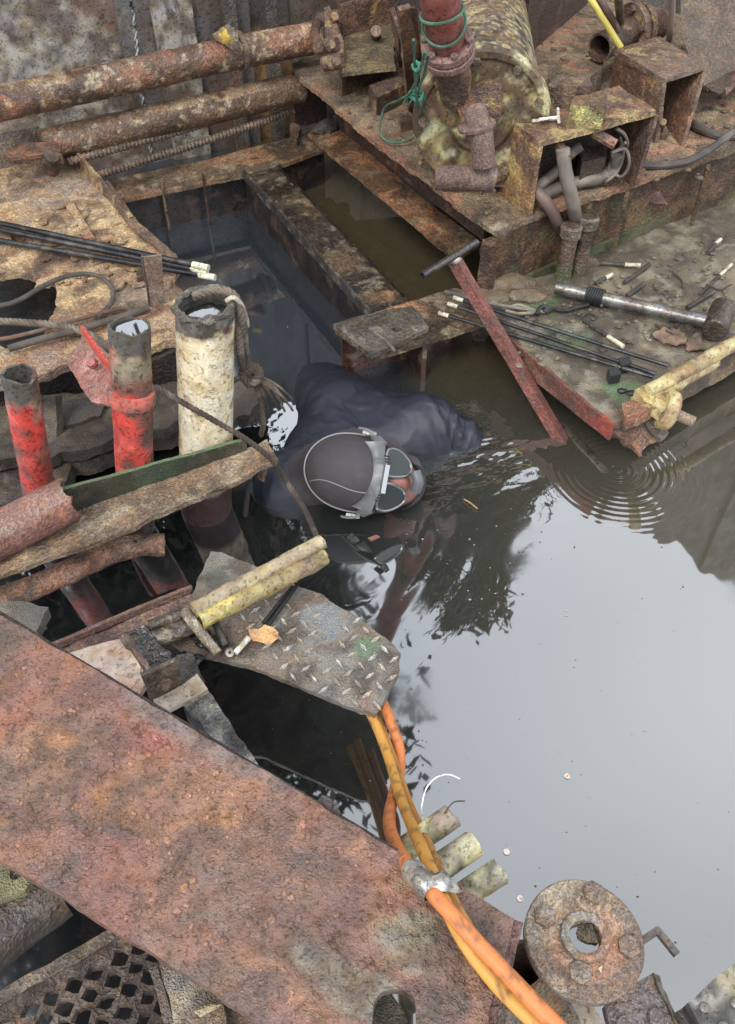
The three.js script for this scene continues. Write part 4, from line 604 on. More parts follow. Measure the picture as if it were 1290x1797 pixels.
{
  // ------------------------------------------------ bracket box left of the cylinder
  const b = thing('pipe_bracket', 'rusty open box bracket with a bolted end plate where the upper pipe ends', 'bracket'), h = 0.5;
  const bs = brownSteel([C(88, 54, 46), 4, 0.55, 0.1, 0.7]);
  // floor of the box with its two side cheeks
  part(b, 'floor', slab([P(604, 62, h - 0.07), P(688, 40, h - 0.07), P(694, 118, h - 0.07), P(600, 128, h - 0.07)], 0.01, { rag: 0.003 }), M.oily, painter(C(124, 112, 90), [[C(86, 72, 58), 6, 0.52, 0.08, 0.9], [C(150, 128, 84), 9, 0.56, 0.06, 0.7]]), { amp: 0.003 });
  { const a = P(602, 64, h - 0.07), c = P(690, 40, h - 0.07); part(b, 'cheek', slab([a, c, rise(c, 0.1), rise(a, 0.09)], 0.012, { rag: 0.003 }), M.rust, bs); }
  { const a = P(600, 134, h - 0.11), c = P(694, 100, h - 0.11), ta = V(a.x, up(a, 112), a.z), tc = V(c.x, up(c, 82), c.z); part(b, 'cheek', slab([a, c, tc, ta], 0.012, { rag: 0.003 }), M.rust, bs); }
  { const a = P(688, 36, h - 0.06), c = P(700, 118, h - 0.14); part(b, 'side_plate', slab([P(684, 14, h + 0.02), P(700, 60, h + 0.02), c, a], 0.014, { rag: 0.003 }), M.rust, bs); }
  { const a = P(600, 134, h - 0.1), c = P(690, 98, h - 0.1); part(b, 'apron', slab([a, c, rise(c, -0.12), rise(a, -0.12)], 0.012, { rag: 0.004 }), M.rust, painter(C(86, 64, 54), [[BLACK, 8, 0.52, 0.1, 0.8], [C(150, 110, 70), 12, 0.6, 0.05, 0.7]])); }
  part(b, 'foot', slab([P(648, 150, hK + 0.055), P(700, 130, hK + 0.055), P(712, 148, hK + 0.055), P(662, 172, hK + 0.055)], 0.055, { rag: 0.003 }), M.rust, bs);
  part(b, 'boss', pipe([P(660, 62, h - 0.06), P(660, 54, h - 0.03)], 0.016, { seg: 14 }), M.rust, bs);
  // end plate with its bolts
  const q = [P(568, 14, h + 0.03), P(578, 10, h + 0.04), P(604, 74, h - 0.02), P(602, 112, h - 0.06), P(594, 112, h - 0.06), P(572, 72, h - 0.02)];
  part(b, 'end_plate', slab(q, 0.02, { rag: 0.003 }), M.rust, brownSteel([C(140, 110, 90), 7, 0.5, 0.1, 0.6]));
  for (const [x, y, dx] of [[560, 34, 26], [556, 84, 24], [570, 112, 20]]) { part(b, 'bolt_shank', pipe([P(x, y, h - 0.02), P(x + dx + 12, y - 6, h)], 0.02, { seg: 14 }), M.rust, bs, {}); part(b, 'bolt_head', hexBolt(P(x + dx - 2, y - 2, h + 0.02), V(0.5, 0.6, 0.5).normalize(), 0.015, 0.014), M.fineRust, brownSteel(), { amp: 0.001 }); }
  part(b, 'link', pipe(smooth([P(556, 40, h), P(553, 60, h), P(560, 82, h)], 8), 0.014, { seg: 12 }), M.rust, bs, {});
  // post between the bracket and the cylinder
  { const ft = P(735, 195, hK), t = up(ft, 20); solo('upright_channel', 'narrow upright rusty channel between the box bracket and the riser flange', 'upright', [slab([P(718, 198, hK), P(742, 190, hK), P(722, 14, 0.75), P(700, 20, 0.75)], 0.012, { rag: 0.003 }), slab([P(742, 190, hK), P(748, 178, hK), P(732, 16, 0.75), P(722, 14, 0.75)], 0.01, { rag: 0.002 })], M.rust, brownSteel(), {}); }
  solo('loose_nut', 'small reddish brown block lying below the green twine', 'block', slab([P(700, 200, hK + 0.03), P(720, 196, hK + 0.03), P(724, 210, hK + 0.03), P(704, 214, hK + 0.03)], 0.03, { rag: 0.002 }), M.fineRust, brownSteel(), {});
}
{
  // ------------------------------------------------ the two portal frames
  const plateAt = (o, name, top, foot, paint, th = 0.012) => part(o, name, slab([...top, ...foot], th, { rag: 0.003 }), M.rust, paint, { amp: 0.0025 });
  const ochreSteel = brownSteel([C(178, 128, 62), 8, 0.52, 0.07, 0.85, (p) => sstep(0.66, 0.4, p.y)], [C(196, 170, 104), 18, 0.57, 0.04, 0.7]);  // brown steel with ochre low down and pale yellow flecks
  const f1 = thing('portal_frame', 'nearer boxy rusty portal frame with hoses passing under it', 'portal frame');
  const A = P(928, 380, hK), hT = up(A, 249), t0 = P(890, 206, hT), t1 = P(947, 249, hT), t2 = P(1152, 193, hT), t3 = P(1086, 150, hT);
  part(f1, 'top_plate', slab([t0, t1, t2, t3], 0.014, { rag: 0.003 }), M.rust, brownSteel([C(140, 102, 82), 5, 0.5, 0.1, 0.6], [C(190, 168, 110), 14, 0.6, 0.04, 0.8]), { amp: 0.0025 });
  plateAt(f1, 'left_leg', [rise(t1, -0.014), rise(t0, -0.014)], [P(876, 334, hK), P(926, 382, hK)], ochreSteel);
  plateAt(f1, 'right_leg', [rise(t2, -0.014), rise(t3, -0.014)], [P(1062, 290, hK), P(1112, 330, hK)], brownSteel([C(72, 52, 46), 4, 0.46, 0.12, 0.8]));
  part(f1, 'back_plate', slab([lerp3(t0, t3, 0.02), lerp3(t0, t3, 0.98), P(1062, 290, hK), P(880, 336, hK)].map((q, i) => q.add(V(0, i < 2 ? -0.016 : 0, 0.008))), 0.01, { rag: 0.003 }), M.rust, painter(C(92, 78, 68), [[DARK, 6, 0.5, 0.1, 0.9]]), {});
  const f2 = thing('portal_frame', 'farther boxy rusty portal frame with a flat square top', 'portal frame');
  const B = P(1160, 250, hK), hB = up(B, 140), u0 = P(1080, 86, hB), u1 = P(1165, 138, hB), u2 = P(1238, 114, hB), u3 = P(1158, 64, hB);
  part(f2, 'top_plate', slab([u0, u1, u2, u3], 0.014, { rag: 0.003 }), M.rust, brownSteel([C(128, 110, 96), 4, 0.48, 0.1, 0.8]), { amp: 0.0025 });
  plateAt(f2, 'left_leg', [rise(u1, -0.014), rise(u0, -0.014)], [P(1066, 172, hK), P(1150, 252, hK)], brownSteel([C(118, 78, 70), 6, 0.5, 0.1, 0.6]));
  plateAt(f2, 'right_leg', [rise(u2, -0.014), rise(u3, -0.014)], [P(1150, 210, hK), P(1196, 256, hK)], brownSteel([C(96, 62, 46), 4, 0.46, 0.12, 0.8]));
  part(f2, 'bolt', [hexBolt(P(1158, 240, hK), V(0, 1, 0), 0.02, 0.025), pipe([P(1158, 236, hK), P(1164, 214, hK + 0.06)], 0.009, { seg: 10 })], M.fineRust, brownSteel(), {});
  // blocks and clippings on the nearer frame
  const blk = (name, label, x0, y0, x1, y1, x2, y2, x3, y3, th, paint) => solo(name, label, 'block', slab([P(x0, y0, hT + th), P(x1, y1, hT + th), P(x2, y2, hT + th), P(x3, y3, hT + th)], th, { rag: 0.006, step: 0.012 }), M.crust, paint, { amp: 0.004, freq: 40 });
  blk('rusty_block', 'brown rusty block behind the yellow faced one on the portal frame', 976, 150, 984, 134, 1034, 134, 1040, 152, 0.055, brownSteel());
  blk('painted_block', 'rusty block with yellow green paint on its face, on the nearer portal frame', 1000, 186, 1010, 168, 1066, 164, 1064, 186, 0.055, painter(C(128, 98, 72), [[C(196, 192, 110), 9, 0.36, 0.06, 1, (p, n) => sstep(0.35, 0.7, n.z)], [C(84, 66, 52), 12, 0.56, 0.06, 0.8]]));
  for (const [k, x0, y0, x1, y1] of [[0, 934, 212, 982, 208], [1, 979, 191, 981, 214], [2, 946, 210, 978, 206]]) solo('white_clipping', ['longest white wire clipping lying on the nearer portal frame', 'short white clipping that stands crosswise on the nearer portal frame', 'white clipping lying along the longest one on the portal frame'][k], 'clipping', pipe([P(x0, y0, hT + 0.006 + k * 0.005), P(x1, y1, hT + 0.006 + k * 0.005)], 0.004, { seg: 7 }), M.coat, painter(C(224, 222, 216)), { amp: 0.0005 });
  // hoses through the frame
  const hose = (name, label, pts, r, p) => solo(name, label, 'hose', pipe(smooth(pts, 8), r, { seg: 12 }), M.hose, p, { amp: 0.0015, edge: 0.02 });
  const gr = painter(C(120, 108, 98), [[C(78, 68, 62), 9, 0.52, 0.08, 0.8], [C(156, 140, 120), 20, 0.6, 0.05, 0.7]]);
  hose('grey_hose', 'grey hose dropping from under the portal frame into the right standing stub', [P(988, 262, 0.5), P(992, 300, 0.45), P(1004, 350, 0.38), P(1012, 392, 0.28)], 0.017, gr);
  hose('reddish_hose', 'reddish hose dropping from under the portal frame into the left standing stub', [P(930, 326, 0.4), P(955, 350, 0.38), P(972, 378, 0.33), P(982, 402, 0.26)], 0.015, painter(C(124, 78, 72), [[C(110, 96, 86), 8, 0.5, 0.06, 0.9]]));
  hose('crossing_hose', 'dark hose crossing low inside the nearer portal frame', [P(940, 330, 0.38), P(980, 296, 0.4), P(1000, 270, 0.44), P(1020, 255, 0.46)], 0.014, gr);
  hose('lying_hose', 'ribbed hose lying on the deck inside the nearer portal frame', [P(952, 342, 0.36), P(1000, 322, 0.365), P(1050, 314, 0.365), P(1076, 296, 0.38), P(1082, 272, 0.42)], 0.015, gr);
  for (const [i, pts] of [[[1072, 268, 0.44], [1098, 262, 0.44], [1104, 290, 0.4], [1090, 310, 0.37], [1076, 300, 0.38], [1080, 270, 0.42], [1098, 250, 0.46]], [[1082, 226, 0.5], [1096, 236, 0.48], [1100, 258, 0.44], [1084, 262, 0.43], [1072, 282, 0.4], [1066, 312, 0.37]], [[1062, 320, 0.365], [1084, 300, 0.38], [1094, 270, 0.42], [1088, 240, 0.46]]].entries()) solo('thin_wire', ['round loop of thin grey wire hanging inside the nearer portal frame', 'thin grey wire hanging from the roof of the nearer portal frame', 'thin grey wire rising behind the loop inside the portal frame'][i], 'wire', pipe(smooth(pts.map((q) => P(...q)), 8), 0.0042, { seg: 7 }), M.hose, gr, { amp: 0.0008, edge: 0.02 });
  const vb = thing('valve_block', 'rusty valve body with two stub handles under the nearer portal frame', 'valve');
  part(vb, 'body', [slab([P(1016, 262, 0.42), P(1056, 252, 0.42), P(1062, 274, 0.42), P(1022, 286, 0.42)], 0.07, { rag: 0.006 })], M.rust, painter(C(92, 70, 60), [[DARK, 8, 0.5, 0.1, 0.9]]), { amp: 0.004 });
  for (const [x0, y0, x1, y1] of [[976, 250, 998, 280], [1042, 232, 1080, 254]]) part(vb, 'handle', pipe([P(x0, y0, 0.5), P(x1, y1, 0.48)], 0.013, { seg: 8 }), M.rust, brownSteel(), {});
  // deck stubs that take the two hoses
  for (const [k, x, y0, y1, y2] of [[0, 985, 396, 488, 404], [1, 1012, 380, 478, 388]]) {
    const s = thing('hose_stub', k ? 'right of two rusty standing pipe stubs on the raised deck\'s front' : 'left of two rusty standing pipe stubs, green paint near its foot', 'pipe stub'), f = P(x + 2, y1, 0.15), t = up(f, y0);
    part(s, 'barrel', pipe([f.clone().add(V(0, -0.03, 0)), V(f.x, t, f.z)], 0.021, { seg: 22 }), M.rust, painter(C(108, 88, 76), [[DARK, 8, 0.52, 0.09, 0.8], [C(92, 104, 68), 8, 0.46, 0.07, 0.9, (p) => sstep(0.22, 0.18, p.y)]]), { amp: 0.002 });
    part(s, 'collar', lathe([[0.02, -0.016], [0.027, -0.014], [0.028, 0.012], [0.02, 0.016]], V(f.x, t - 0.014, f.z), V(0, 1, 0), 22), M.rust, painter(C(136, 122, 108), [[DARK, 14, 0.56, 0.08, 0.8]]), { amp: 0.002 });
  }
}
{
  // ------------------------------------------------ behind: small flanged pipe, cables, curved shell
  const dark = brownSteel([C(70, 52, 46), 4, 0.5, 0.1, 0.7]);
  const sp = thing('flanged_pipe', 'short flanged pipe with an open mouth behind the farther portal frame', 'pipe');
  part(sp, 'barrel', pipe([P(1052, 84, 0.46), P(1110, 52, 0.46), P(1160, 42, 0.46)], 0.04, { wall: 0.006, seg: 26 }), M.rust, dark, {});
  { const d = P(1160, 42, 0.46).sub(P(1110, 52, 0.46)).normalize(); part(sp, 'flange', [disc(0.075, 0.02, P(1106, 52, 0.46), d, 34), disc(0.072, 0.018, P(1120, 49, 0.46), d, 34)], M.rust, brownSteel(), {}); const s = V(0, 1, 0), t = d.clone().cross(s); for (let i = 0; i < 5; i++) { const a = i * 1.256; part(sp, 'flange_bolt', hexBolt(P(1106, 52, 0.46).addScaledVector(s, Math.cos(a) * 0.058).addScaledVector(t, Math.sin(a) * 0.058), d.clone().negate(), 0.012, 0.014), M.fineRust, dark, {}); } }
  solo('yellow_cable', 'yellow cable running down behind the farther portal frame', 'cable', pipe(smooth([P(1020, -30, 0.62), P(1046, 14, 0.58), P(1072, 55, 0.52), P(1090, 84, 0.48)], 10), 0.009, { seg: 9 }), M.hose, painter(C(206, 188, 60), [[C(110, 90, 50), 12, 0.58, 0.06, 0.8]]), { amp: 0.001, edge: 0.02 });
  solo('brown_cable', 'brown cable beside the yellow one behind the farther portal frame', 'cable', pipe(smooth([P(1038, -30, 0.62), P(1060, 10, 0.58), P(1084, 54, 0.5)], 10), 0.011, { seg: 9 }), M.hose, dark, { amp: 0.001, edge: 0.02 });
  solo('grey_cable', 'straight grey cable standing behind the top of the farther portal frame', 'cable', pipe(smooth([P(1180, -30, 0.7), P(1179, 20, 0.6), P(1174, 72, 0.48)], 10), 0.009, { seg: 9 }), M.hose, painter(C(150, 130, 122)), { amp: 0.001, edge: 0.02 });
  solo('upright_rod', 'upright rusty rod left of the small flanged pipe at the top', 'rod', pipe([P(1082, -30, 0.7), P(1090, 40, 0.5)], 0.012, { seg: 9 }), M.hose, dark, { amp: 0.001, edge: 0.02 });
  const wb = P(960, 60, hK), bh = thing('bulkhead', 'dark red brown bulkhead plate standing behind the cylinder', 'bulkhead');
  { const a = P(916, 106, hK), b = P(1050, -10, hK), n = V(0, 1, 0); part(bh, 'plate', slab([a, b, rise(b, 0.8), rise(a, 0.8)], 0.02, { rag: 0.003 }), M.rust, painter(C(92, 60, 50), [[C(66, 48, 42), 5, 0.5, 0.1, 0.9], [C(120, 82, 62), 8, 0.6, 0.06, 0.7]]), { edge: 0.02 }); }
  const sh = thing('curved_shell', 'curved brown shell plate with a broken rim in the top right corner', 'shell plate');
  const rim = [[1196, -60], [1194, 10], [1198, 60], [1212, 110], [1236, 150], [1262, 166]].map(([x, y], i) => P(x, y, 0.62 - i * 0.045));
  const far = rim.map((q, i) => q.clone().add(V(0.5 - i * 0.015, 0.04, 0.03)));
  { const g = []; for (let i = 0; i + 1 < rim.length; i++) for (let k = 0; k < 5; k++) { const f = (j, t) => lerp3(rim[j], far[j], t).add(V(0, 0, -0.14 * Math.sin(t * 3.0))); quad(g, f(i, k / 5), f(i + 1, k / 5), f(i + 1, (k + 1) / 5), f(i, (k + 1) / 5)); const o = V(0.006, 0, -0.02); quad(g, f(i, k / 5).add(o), f(i, (k + 1) / 5).add(o), f(i + 1, (k + 1) / 5).add(o), f(i + 1, k / 5).add(o)); if (!k) quad(g, f(i, 0).add(o), f(i + 1, 0).add(o), f(i + 1, 0), f(i, 0)); }
    part(sh, 'shell', g, M.rust, painter(C(104, 86, 72), [[C(80, 66, 56), 5, 0.5, 0.1, 0.8], [C(136, 116, 92), 7, 0.57, 0.06, 0.8], [C(150, 92, 66), 6, 0.62, 0.05, 0.8]]), { edge: 0.02, amp: 0.003 }); }
  part(sh, 'rim_strip', slab([P(1238, -40, 0.6), P(1256, -40, 0.6), P(1262, 80, 0.5), P(1290, 150, 0.4), P(1276, 168, 0.39), P(1246, 90, 0.49)], 0.012, { rag: 0.005 }), M.rust, painter(C(124, 96, 80), [[C(172, 92, 66), 6, 0.54, 0.06, 0.8], [C(170, 156, 132), 9, 0.6, 0.05, 0.7]]), {});
  solo('deck_cable', 'black cable lying across the raised deck at the right edge', 'cable', pipe(smooth([P(1118, 290, hK + 0.01), P(1160, 290, hK + 0.01), P(1205, 284, hK + 0.014), P(1240, 266, hK + 0.03), P(1300, 222, hK + 0.06)], 10), 0.0105, { seg: 9 }), M.hose, painter(C(64, 58, 54), [[C(116, 102, 90), 12, 0.56, 0.08, 0.8]]), { amp: 0.001, edge: 0.02 });
  solo('deck_cable', 'shorter dark cable crumpled on the deck beside the farther portal frame', 'cable', pipe(smooth([P(1212, 216, hK + 0.01), P(1230, 226, hK + 0.014), P(1252, 236, hK + 0.01), P(1300, 240, hK + 0.01)], 10), 0.0125, { seg: 9 }), M.hose, painter(C(74, 66, 60), [[C(116, 102, 90), 12, 0.56, 0.08, 0.8]]), { amp: 0.002, edge: 0.02 });
  for (const [i, q] of [[[960, 150], [1010, 110], [1060, 100], [1060, 118], [1000, 160]], [[920, 110], [960, 96], [962, 140], [930, 176]]].entries()) solo('deck_casing', ['low muddy casing on the deck behind the rusty block', 'low brown casing on the deck right beside the cylinder'][i], 'casing', slab(q.map(([x, y]) => P(x, y, hK + 0.07)), 0.07, { rag: 0.006 }), M.crust, deckMud(), { amp: 0.006 });
}

// ================================================================ right: low muddy platform with tools on it
const hR = 0.15;
{
  const o = thing('low_platform', 'low muddy platform with green patches and a red edge, tools lying on it', 'platform');
  const mud = painter(C(128, 114, 92), [[C(92, 80, 66), 4.5, 0.5, 0.09, 0.9], [C(160, 146, 118), 5, 0.56, 0.06, 0.8], [C(78, 66, 56), 16, 0.58, 0.06, 0.8], [C(176, 164, 136), 20, 0.62, 0.04, 0.7],
    [C(106, 140, 92), 11, 0.46, 0.05, 0.95, nearTo(P(1100, 690, hR), 0.12)], [C(110, 134, 92), 11, 0.46, 0.06, 0.9, nearTo(P(1000, 600, hR), 0.13)], [C(98, 120, 80), 9, 0.44, 0.07, 0.9, nearTo(P(940, 530, hR), 0.11)], [C(150, 120, 104), 8, 0.46, 0.07, 0.9, nearTo(P(935, 520, hR), 0.05)], [C(160, 112, 84), 9, 0.52, 0.06, 0.8, nearTo(P(1080, 735, hR), 0.09)]]);
  part(o, 'plate', slab([P(852, 498, hR), P(908, 482, hR), P(1012, 452, hR), P(1140, 402, hR), P(1320, 322, hR), P(1420, 300, hR), P(1420, 560, hR), P(1300, 590, hR), P(1140, 682, hR), P(1092, 738, hR), P(1072, 742, hR), P(1020, 698, hR), P(960, 645, hR), P(884, 582, hR), P(848, 545, hR)], 0.02, { rag: 0.005 }), M.mud, mud, { amp: 0.005, freq: 24, edge: 0.01 });
  const red = painter(C(126, 62, 48), [[C(170, 60, 44), 6, 0.5, 0.07, 0.9, (p) => sstep(0.42, 0.56, p.x)], [C(92, 66, 54), 8, 0.54, 0.07, 0.8], [C(150, 104, 76), 14, 0.61, 0.05, 0.8]]);
  { const a = P(884, 586, hR + 0.002), b = P(1074, 746, hR + 0.002); part(o, 'edge_angle', slab([a, b, rise(b, -0.045), rise(a, -0.06)], 0.008, { rag: 0.002 }), M.fineRust, red, { amp: 0.002 }); }
  { const a = P(1146, 694, hR - 0.02), b = P(1420, 540, hR - 0.02); part(o, 'front_skirt', slab([a, b, rise(b, -0.09).add(V(-0.03, 0, 0.03)), rise(a, -0.06).add(V(-0.01, 0, 0.02))], 0.01, { rag: 0.005 }), M.rust, painter(C(120, 96, 74), [[DARK, 7, 0.52, 0.09, 0.8], [C(150, 128, 96), 9, 0.58, 0.06, 0.8]]), { amp: 0.004 }); }
  { const a = P(1010, 462, hR), b = P(1320, 330, hR); part(o, 'rear_rail', slab([a, b, rise(b, 0.035), rise(a, 0.02)], 0.012, { rag: 0.003 }), M.mud, painter(C(118, 112, 82), [[C(92, 104, 66), 6, 0.5, 0.08, 0.8], [DARK, 10, 0.58, 0.06, 0.7]]), { amp: 0.003 }); }
  { const a = P(905, 500, hR), b = P(990, 474, hR); part(o, 'rear_rail', slab([a, b, rise(b, 0.028), rise(a, 0.012)], 0.012, { rag: 0.003 }), M.mud, painter(C(88, 112, 70), [[C(110, 100, 74), 8, 0.52, 0.08, 0.8], [DARK, 10, 0.58, 0.06, 0.7]]), { amp: 0.003 }); }
  part(o, 'mud_heap', [blob(P(890, 500, hR + 0.01), V(0.07, 0.025, 0.04), 1.4), blob(P(862, 520, hR), V(0.05, 0.02, 0.04), 1.4), blob(P(930, 520, hR), V(0.06, 0.018, 0.035), 1.4)], M.mud, painter(C(132, 112, 84), [[C(96, 80, 64), 8, 0.52, 0.09, 0.8], [C(170, 146, 108), 10, 0.58, 0.06, 0.8]]), { amp: 0.008, freq: 34 }).userData.kind = 'stuff';
  const lumps = []; for (let i = 0; i < 240; i++) { const t = rnd(), c = P(900 + 380 * t, 585 - 130 * t + rr(-70, 130) * (0.5 + t * 0.4), hR + 0.003), s = rr(0.002, 0.008); lumps.push(blob(c, V(s, s * 0.5, s), 1.6)); }
  part(o, 'rubble', lumps, M.mud, mud, { amp: 0.002, freq: 60, edge: 0.02 }).userData.kind = 'stuff';
  // torn corner
  const torn = painter(C(124, 92, 74), [[C(176, 104, 62), 9, 0.54, 0.06, 0.9], [C(84, 66, 58), 8, 0.53, 0.07, 0.9], [C(168, 150, 130), 16, 0.6, 0.05, 0.7]]);
  part(o, 'torn_corner', [slab([P(1052, 738, 0.13), P(1100, 726, 0.135), P(1140, 750, 0.11), P(1168, 770, 0.09), P(1140, 784, 0.085), P(1128, 798, 0.075), P(1108, 784, 0.09), P(1078, 768, 0.1)], 0.012, { rag: 0.014, step: 0.008 })], M.crust, torn, { amp: 0.01, freq: 40, edge: 0.006 });
  part(o, 'torn_flap', slab([P(1124, 722, 0.15), P(1150, 716, 0.14), P(1176, 760, 0.11), P(1164, 776, 0.1), P(1142, 760, 0.11)], 0.01, { rag: 0.006 }), M.crust, painter(C(96, 88, 80), [[DARK, 8, 0.5, 0.1, 0.8], [C(140, 130, 118), 12, 0.6, 0.05, 0.7]]), { amp: 0.005 });
  part(o, 'corner_block', slab([P(1092, 708, hR + 0.02), P(1140, 688, hR + 0.02), P(1156, 704, hR + 0.02), P(1150, 718, hR + 0.02), P(1100, 734, hR + 0.02)], 0.03, { rag: 0.006 }), M.crust, torn, { amp: 0.006 });
  part(o, 'rag_of_rust', [slab([P(1130, 690, hR + 0.012), P(1200, 648, hR + 0.014), P(1222, 640, hR + 0.012), P(1210, 668, hR + 0.01), P(1150, 706, hR + 0.01)], 0.008, { rag: 0.012, step: 0.01 })], M.crust, torn, { amp: 0.012, freq: 30 });
  for (const [x, y] of [[1108, 690], [1092, 686]]) part(o, 'corroded_hole', blob(P(x, y, hR + 0.024), V(0.012, 0.006, 0.009), 1), M.rubber, () => C(26, 22, 20), { amp: 0.002 });
  part(o, 'leaf_litter', [slab([P(1148, 584, hR + 0.01), P(1190, 570, hR + 0.014), P(1200, 596, hR + 0.02), P(1168, 606, hR + 0.01)], 0.004, { rag: 0.01, step: 0.01 }), slab([P(1196, 600, hR + 0.01), P(1230, 584, hR + 0.02), P(1240, 610, hR + 0.012), P(1214, 620, hR + 0.012)], 0.004, { rag: 0.01, step: 0.01 })], M.leaf, painter(C(130, 104, 84), [[DARK, 14, 0.55, 0.08, 0.8]]), { amp: 0.016, freq: 30 }).userData.kind = 'stuff';
}
{
  // yellow pipe with a flanged spindle on the corner
  const yel = painter(C(172, 154, 102), [[C(132, 106, 76), 8, 0.49, 0.08, 0.95], [C(200, 186, 124), 10, 0.56, 0.06, 0.8], [C(110, 84, 62), 16, 0.59, 0.05, 0.85], [C(140, 96, 60), 20, 0.62, 0.05, 0.8]]);
  const y = thing('yellow_pipe', 'peeling yellow pipe along the front edge of the low platform at right', 'pipe');
  part(y, 'barrel', pipe([P(1136, 688, 0.19), P(1420, 530, 0.19)], 0.0165, { seg: 22 }), M.coat, yel, { amp: 0.003 });
  part(y, 'lower_barrel', pipe([P(1136, 706, 0.175), P(1256, 634, 0.165)], 0.0145, { seg: 20, jag: [0, 0.012] }), M.coat, yel, { amp: 0.004 });
  part(y, 'end_block', slab([P(1112, 684, 0.19), P(1134, 672, 0.19), P(1160, 694, 0.185), P(1180, 706, 0.18), P(1164, 722, 0.18), P(1128, 704, 0.185)], 0.03, { rag: 0.005 }), M.coat, yel, { amp: 0.005 });
  const w = thing('flange_spindle', 'yellow round flange with a short stub spindle at the platform corner', 'flange');
  const c = P(1176, 722, 0.165), d = P(1222, 738, 0.15).sub(c).normalize();
  part(w, 'flange', lathe([[0, -0.018], [0.039, -0.02], [0.045, -0.015], [0.046, 0.002], [0.041, 0.008], [0.016, 0.01], [0, 0.01]], c, d, 36), M.coat, yel, { amp: 0.0016, freq: 40, edge: 0.005 });
  part(w, 'spindle', pipe([c, P(1218, 740, 0.155)], 0.0125, { seg: 18, wall: 0.004 }), M.fineRust, painter(C(150, 128, 108), [[C(110, 88, 74), 12, 0.5, 0.08, 0.8]]), { amp: 0.002 });
  part(w, 'neck', pipe([P(1144, 706, 0.18), c], 0.016, { seg: 16 }), M.coat, yel, { amp: 0.003 });
}
{
  // hammer made of a steel pipe
  const h = thing('pipe_hammer', 'heavy hammer with a steel pipe handle bound with black cord, lying on the platform', 'hammer'), r = 0.0165;
  const a = P(976, 505, hR + 0.025), b = P(1248, 566, hR + 0.03), steel = painter(C(128, 126, 124), [[C(84, 80, 78), 6, 0.52, 0.08, 0.8], [C(166, 164, 160), 9, 0.58, 0.06, 0.8], [C(100, 76, 60), 14, 0.62, 0.05, 0.8]]);
  part(h, 'handle', pipe([a, b], r, { seg: 28, wall: 0.003, step: 0.012 }), M.steel, steel, { amp: 0.0008, edge: 0.008 });
  const c = P(1262, 560, hR + 0.035), d = P(1276, 526, hR + 0.035).sub(P(1250, 588, hR + 0.035)).normalize();
  part(h, 'head', lathe([[0, -0.056], [0.026, -0.056], [0.0305, -0.051], [0.031, -0.03], [0.029, 0], [0.031, 0.03], [0.0305, 0.052], [0.026, 0.057], [0, 0.057]], c, d, 32), M.oily, painter(C(84, 72, 62), [[C(52, 46, 42), 7, 0.5, 0.1, 0.9], [C(120, 96, 74), 12, 0.6, 0.05, 0.7]]), { amp: 0.002 });
  const dir = b.clone().sub(a).normalize(), s = dir.clone().cross(V(0, 1, 0)).normalize(), u = s.clone().cross(dir), wr = [];
  for (let i = 0; i < 90; i++) { const t = i / 90, an = t * 6.283 * 7, q = lerp3(P(1030, 517, hR + 0.026), P(1060, 524, hR + 0.026), t); wr.push(q.addScaledVector(s, Math.cos(an) * (r + 0.003)).addScaledVector(u, Math.sin(an) * (r + 0.003))); }
  part(h, 'cord_binding', pipe(wr, 0.0036, { seg: 7 }), M.rubber, painter(C(34, 33, 33)), { amp: 0.0005, edge: 0.02 });
  solo('tarred_line', 'black cord trailing from the hammer binding to a knotted wad', 'cord', pipe(smooth([P(1034, 534, hR + 0.015), P(1015, 538, hR + 0.008), P(990, 545, hR + 0.008), P(972, 542, hR + 0.01), P(955, 548, hR + 0.012), P(962, 538, hR + 0.02), P(948, 540, hR + 0.02), P(942, 552, hR + 0.01)], 6), 0.0055, { seg: 8 }), M.rubber, painter(C(40, 38, 37)), { amp: 0.003, freq: 70, edge: 0.02 });
}
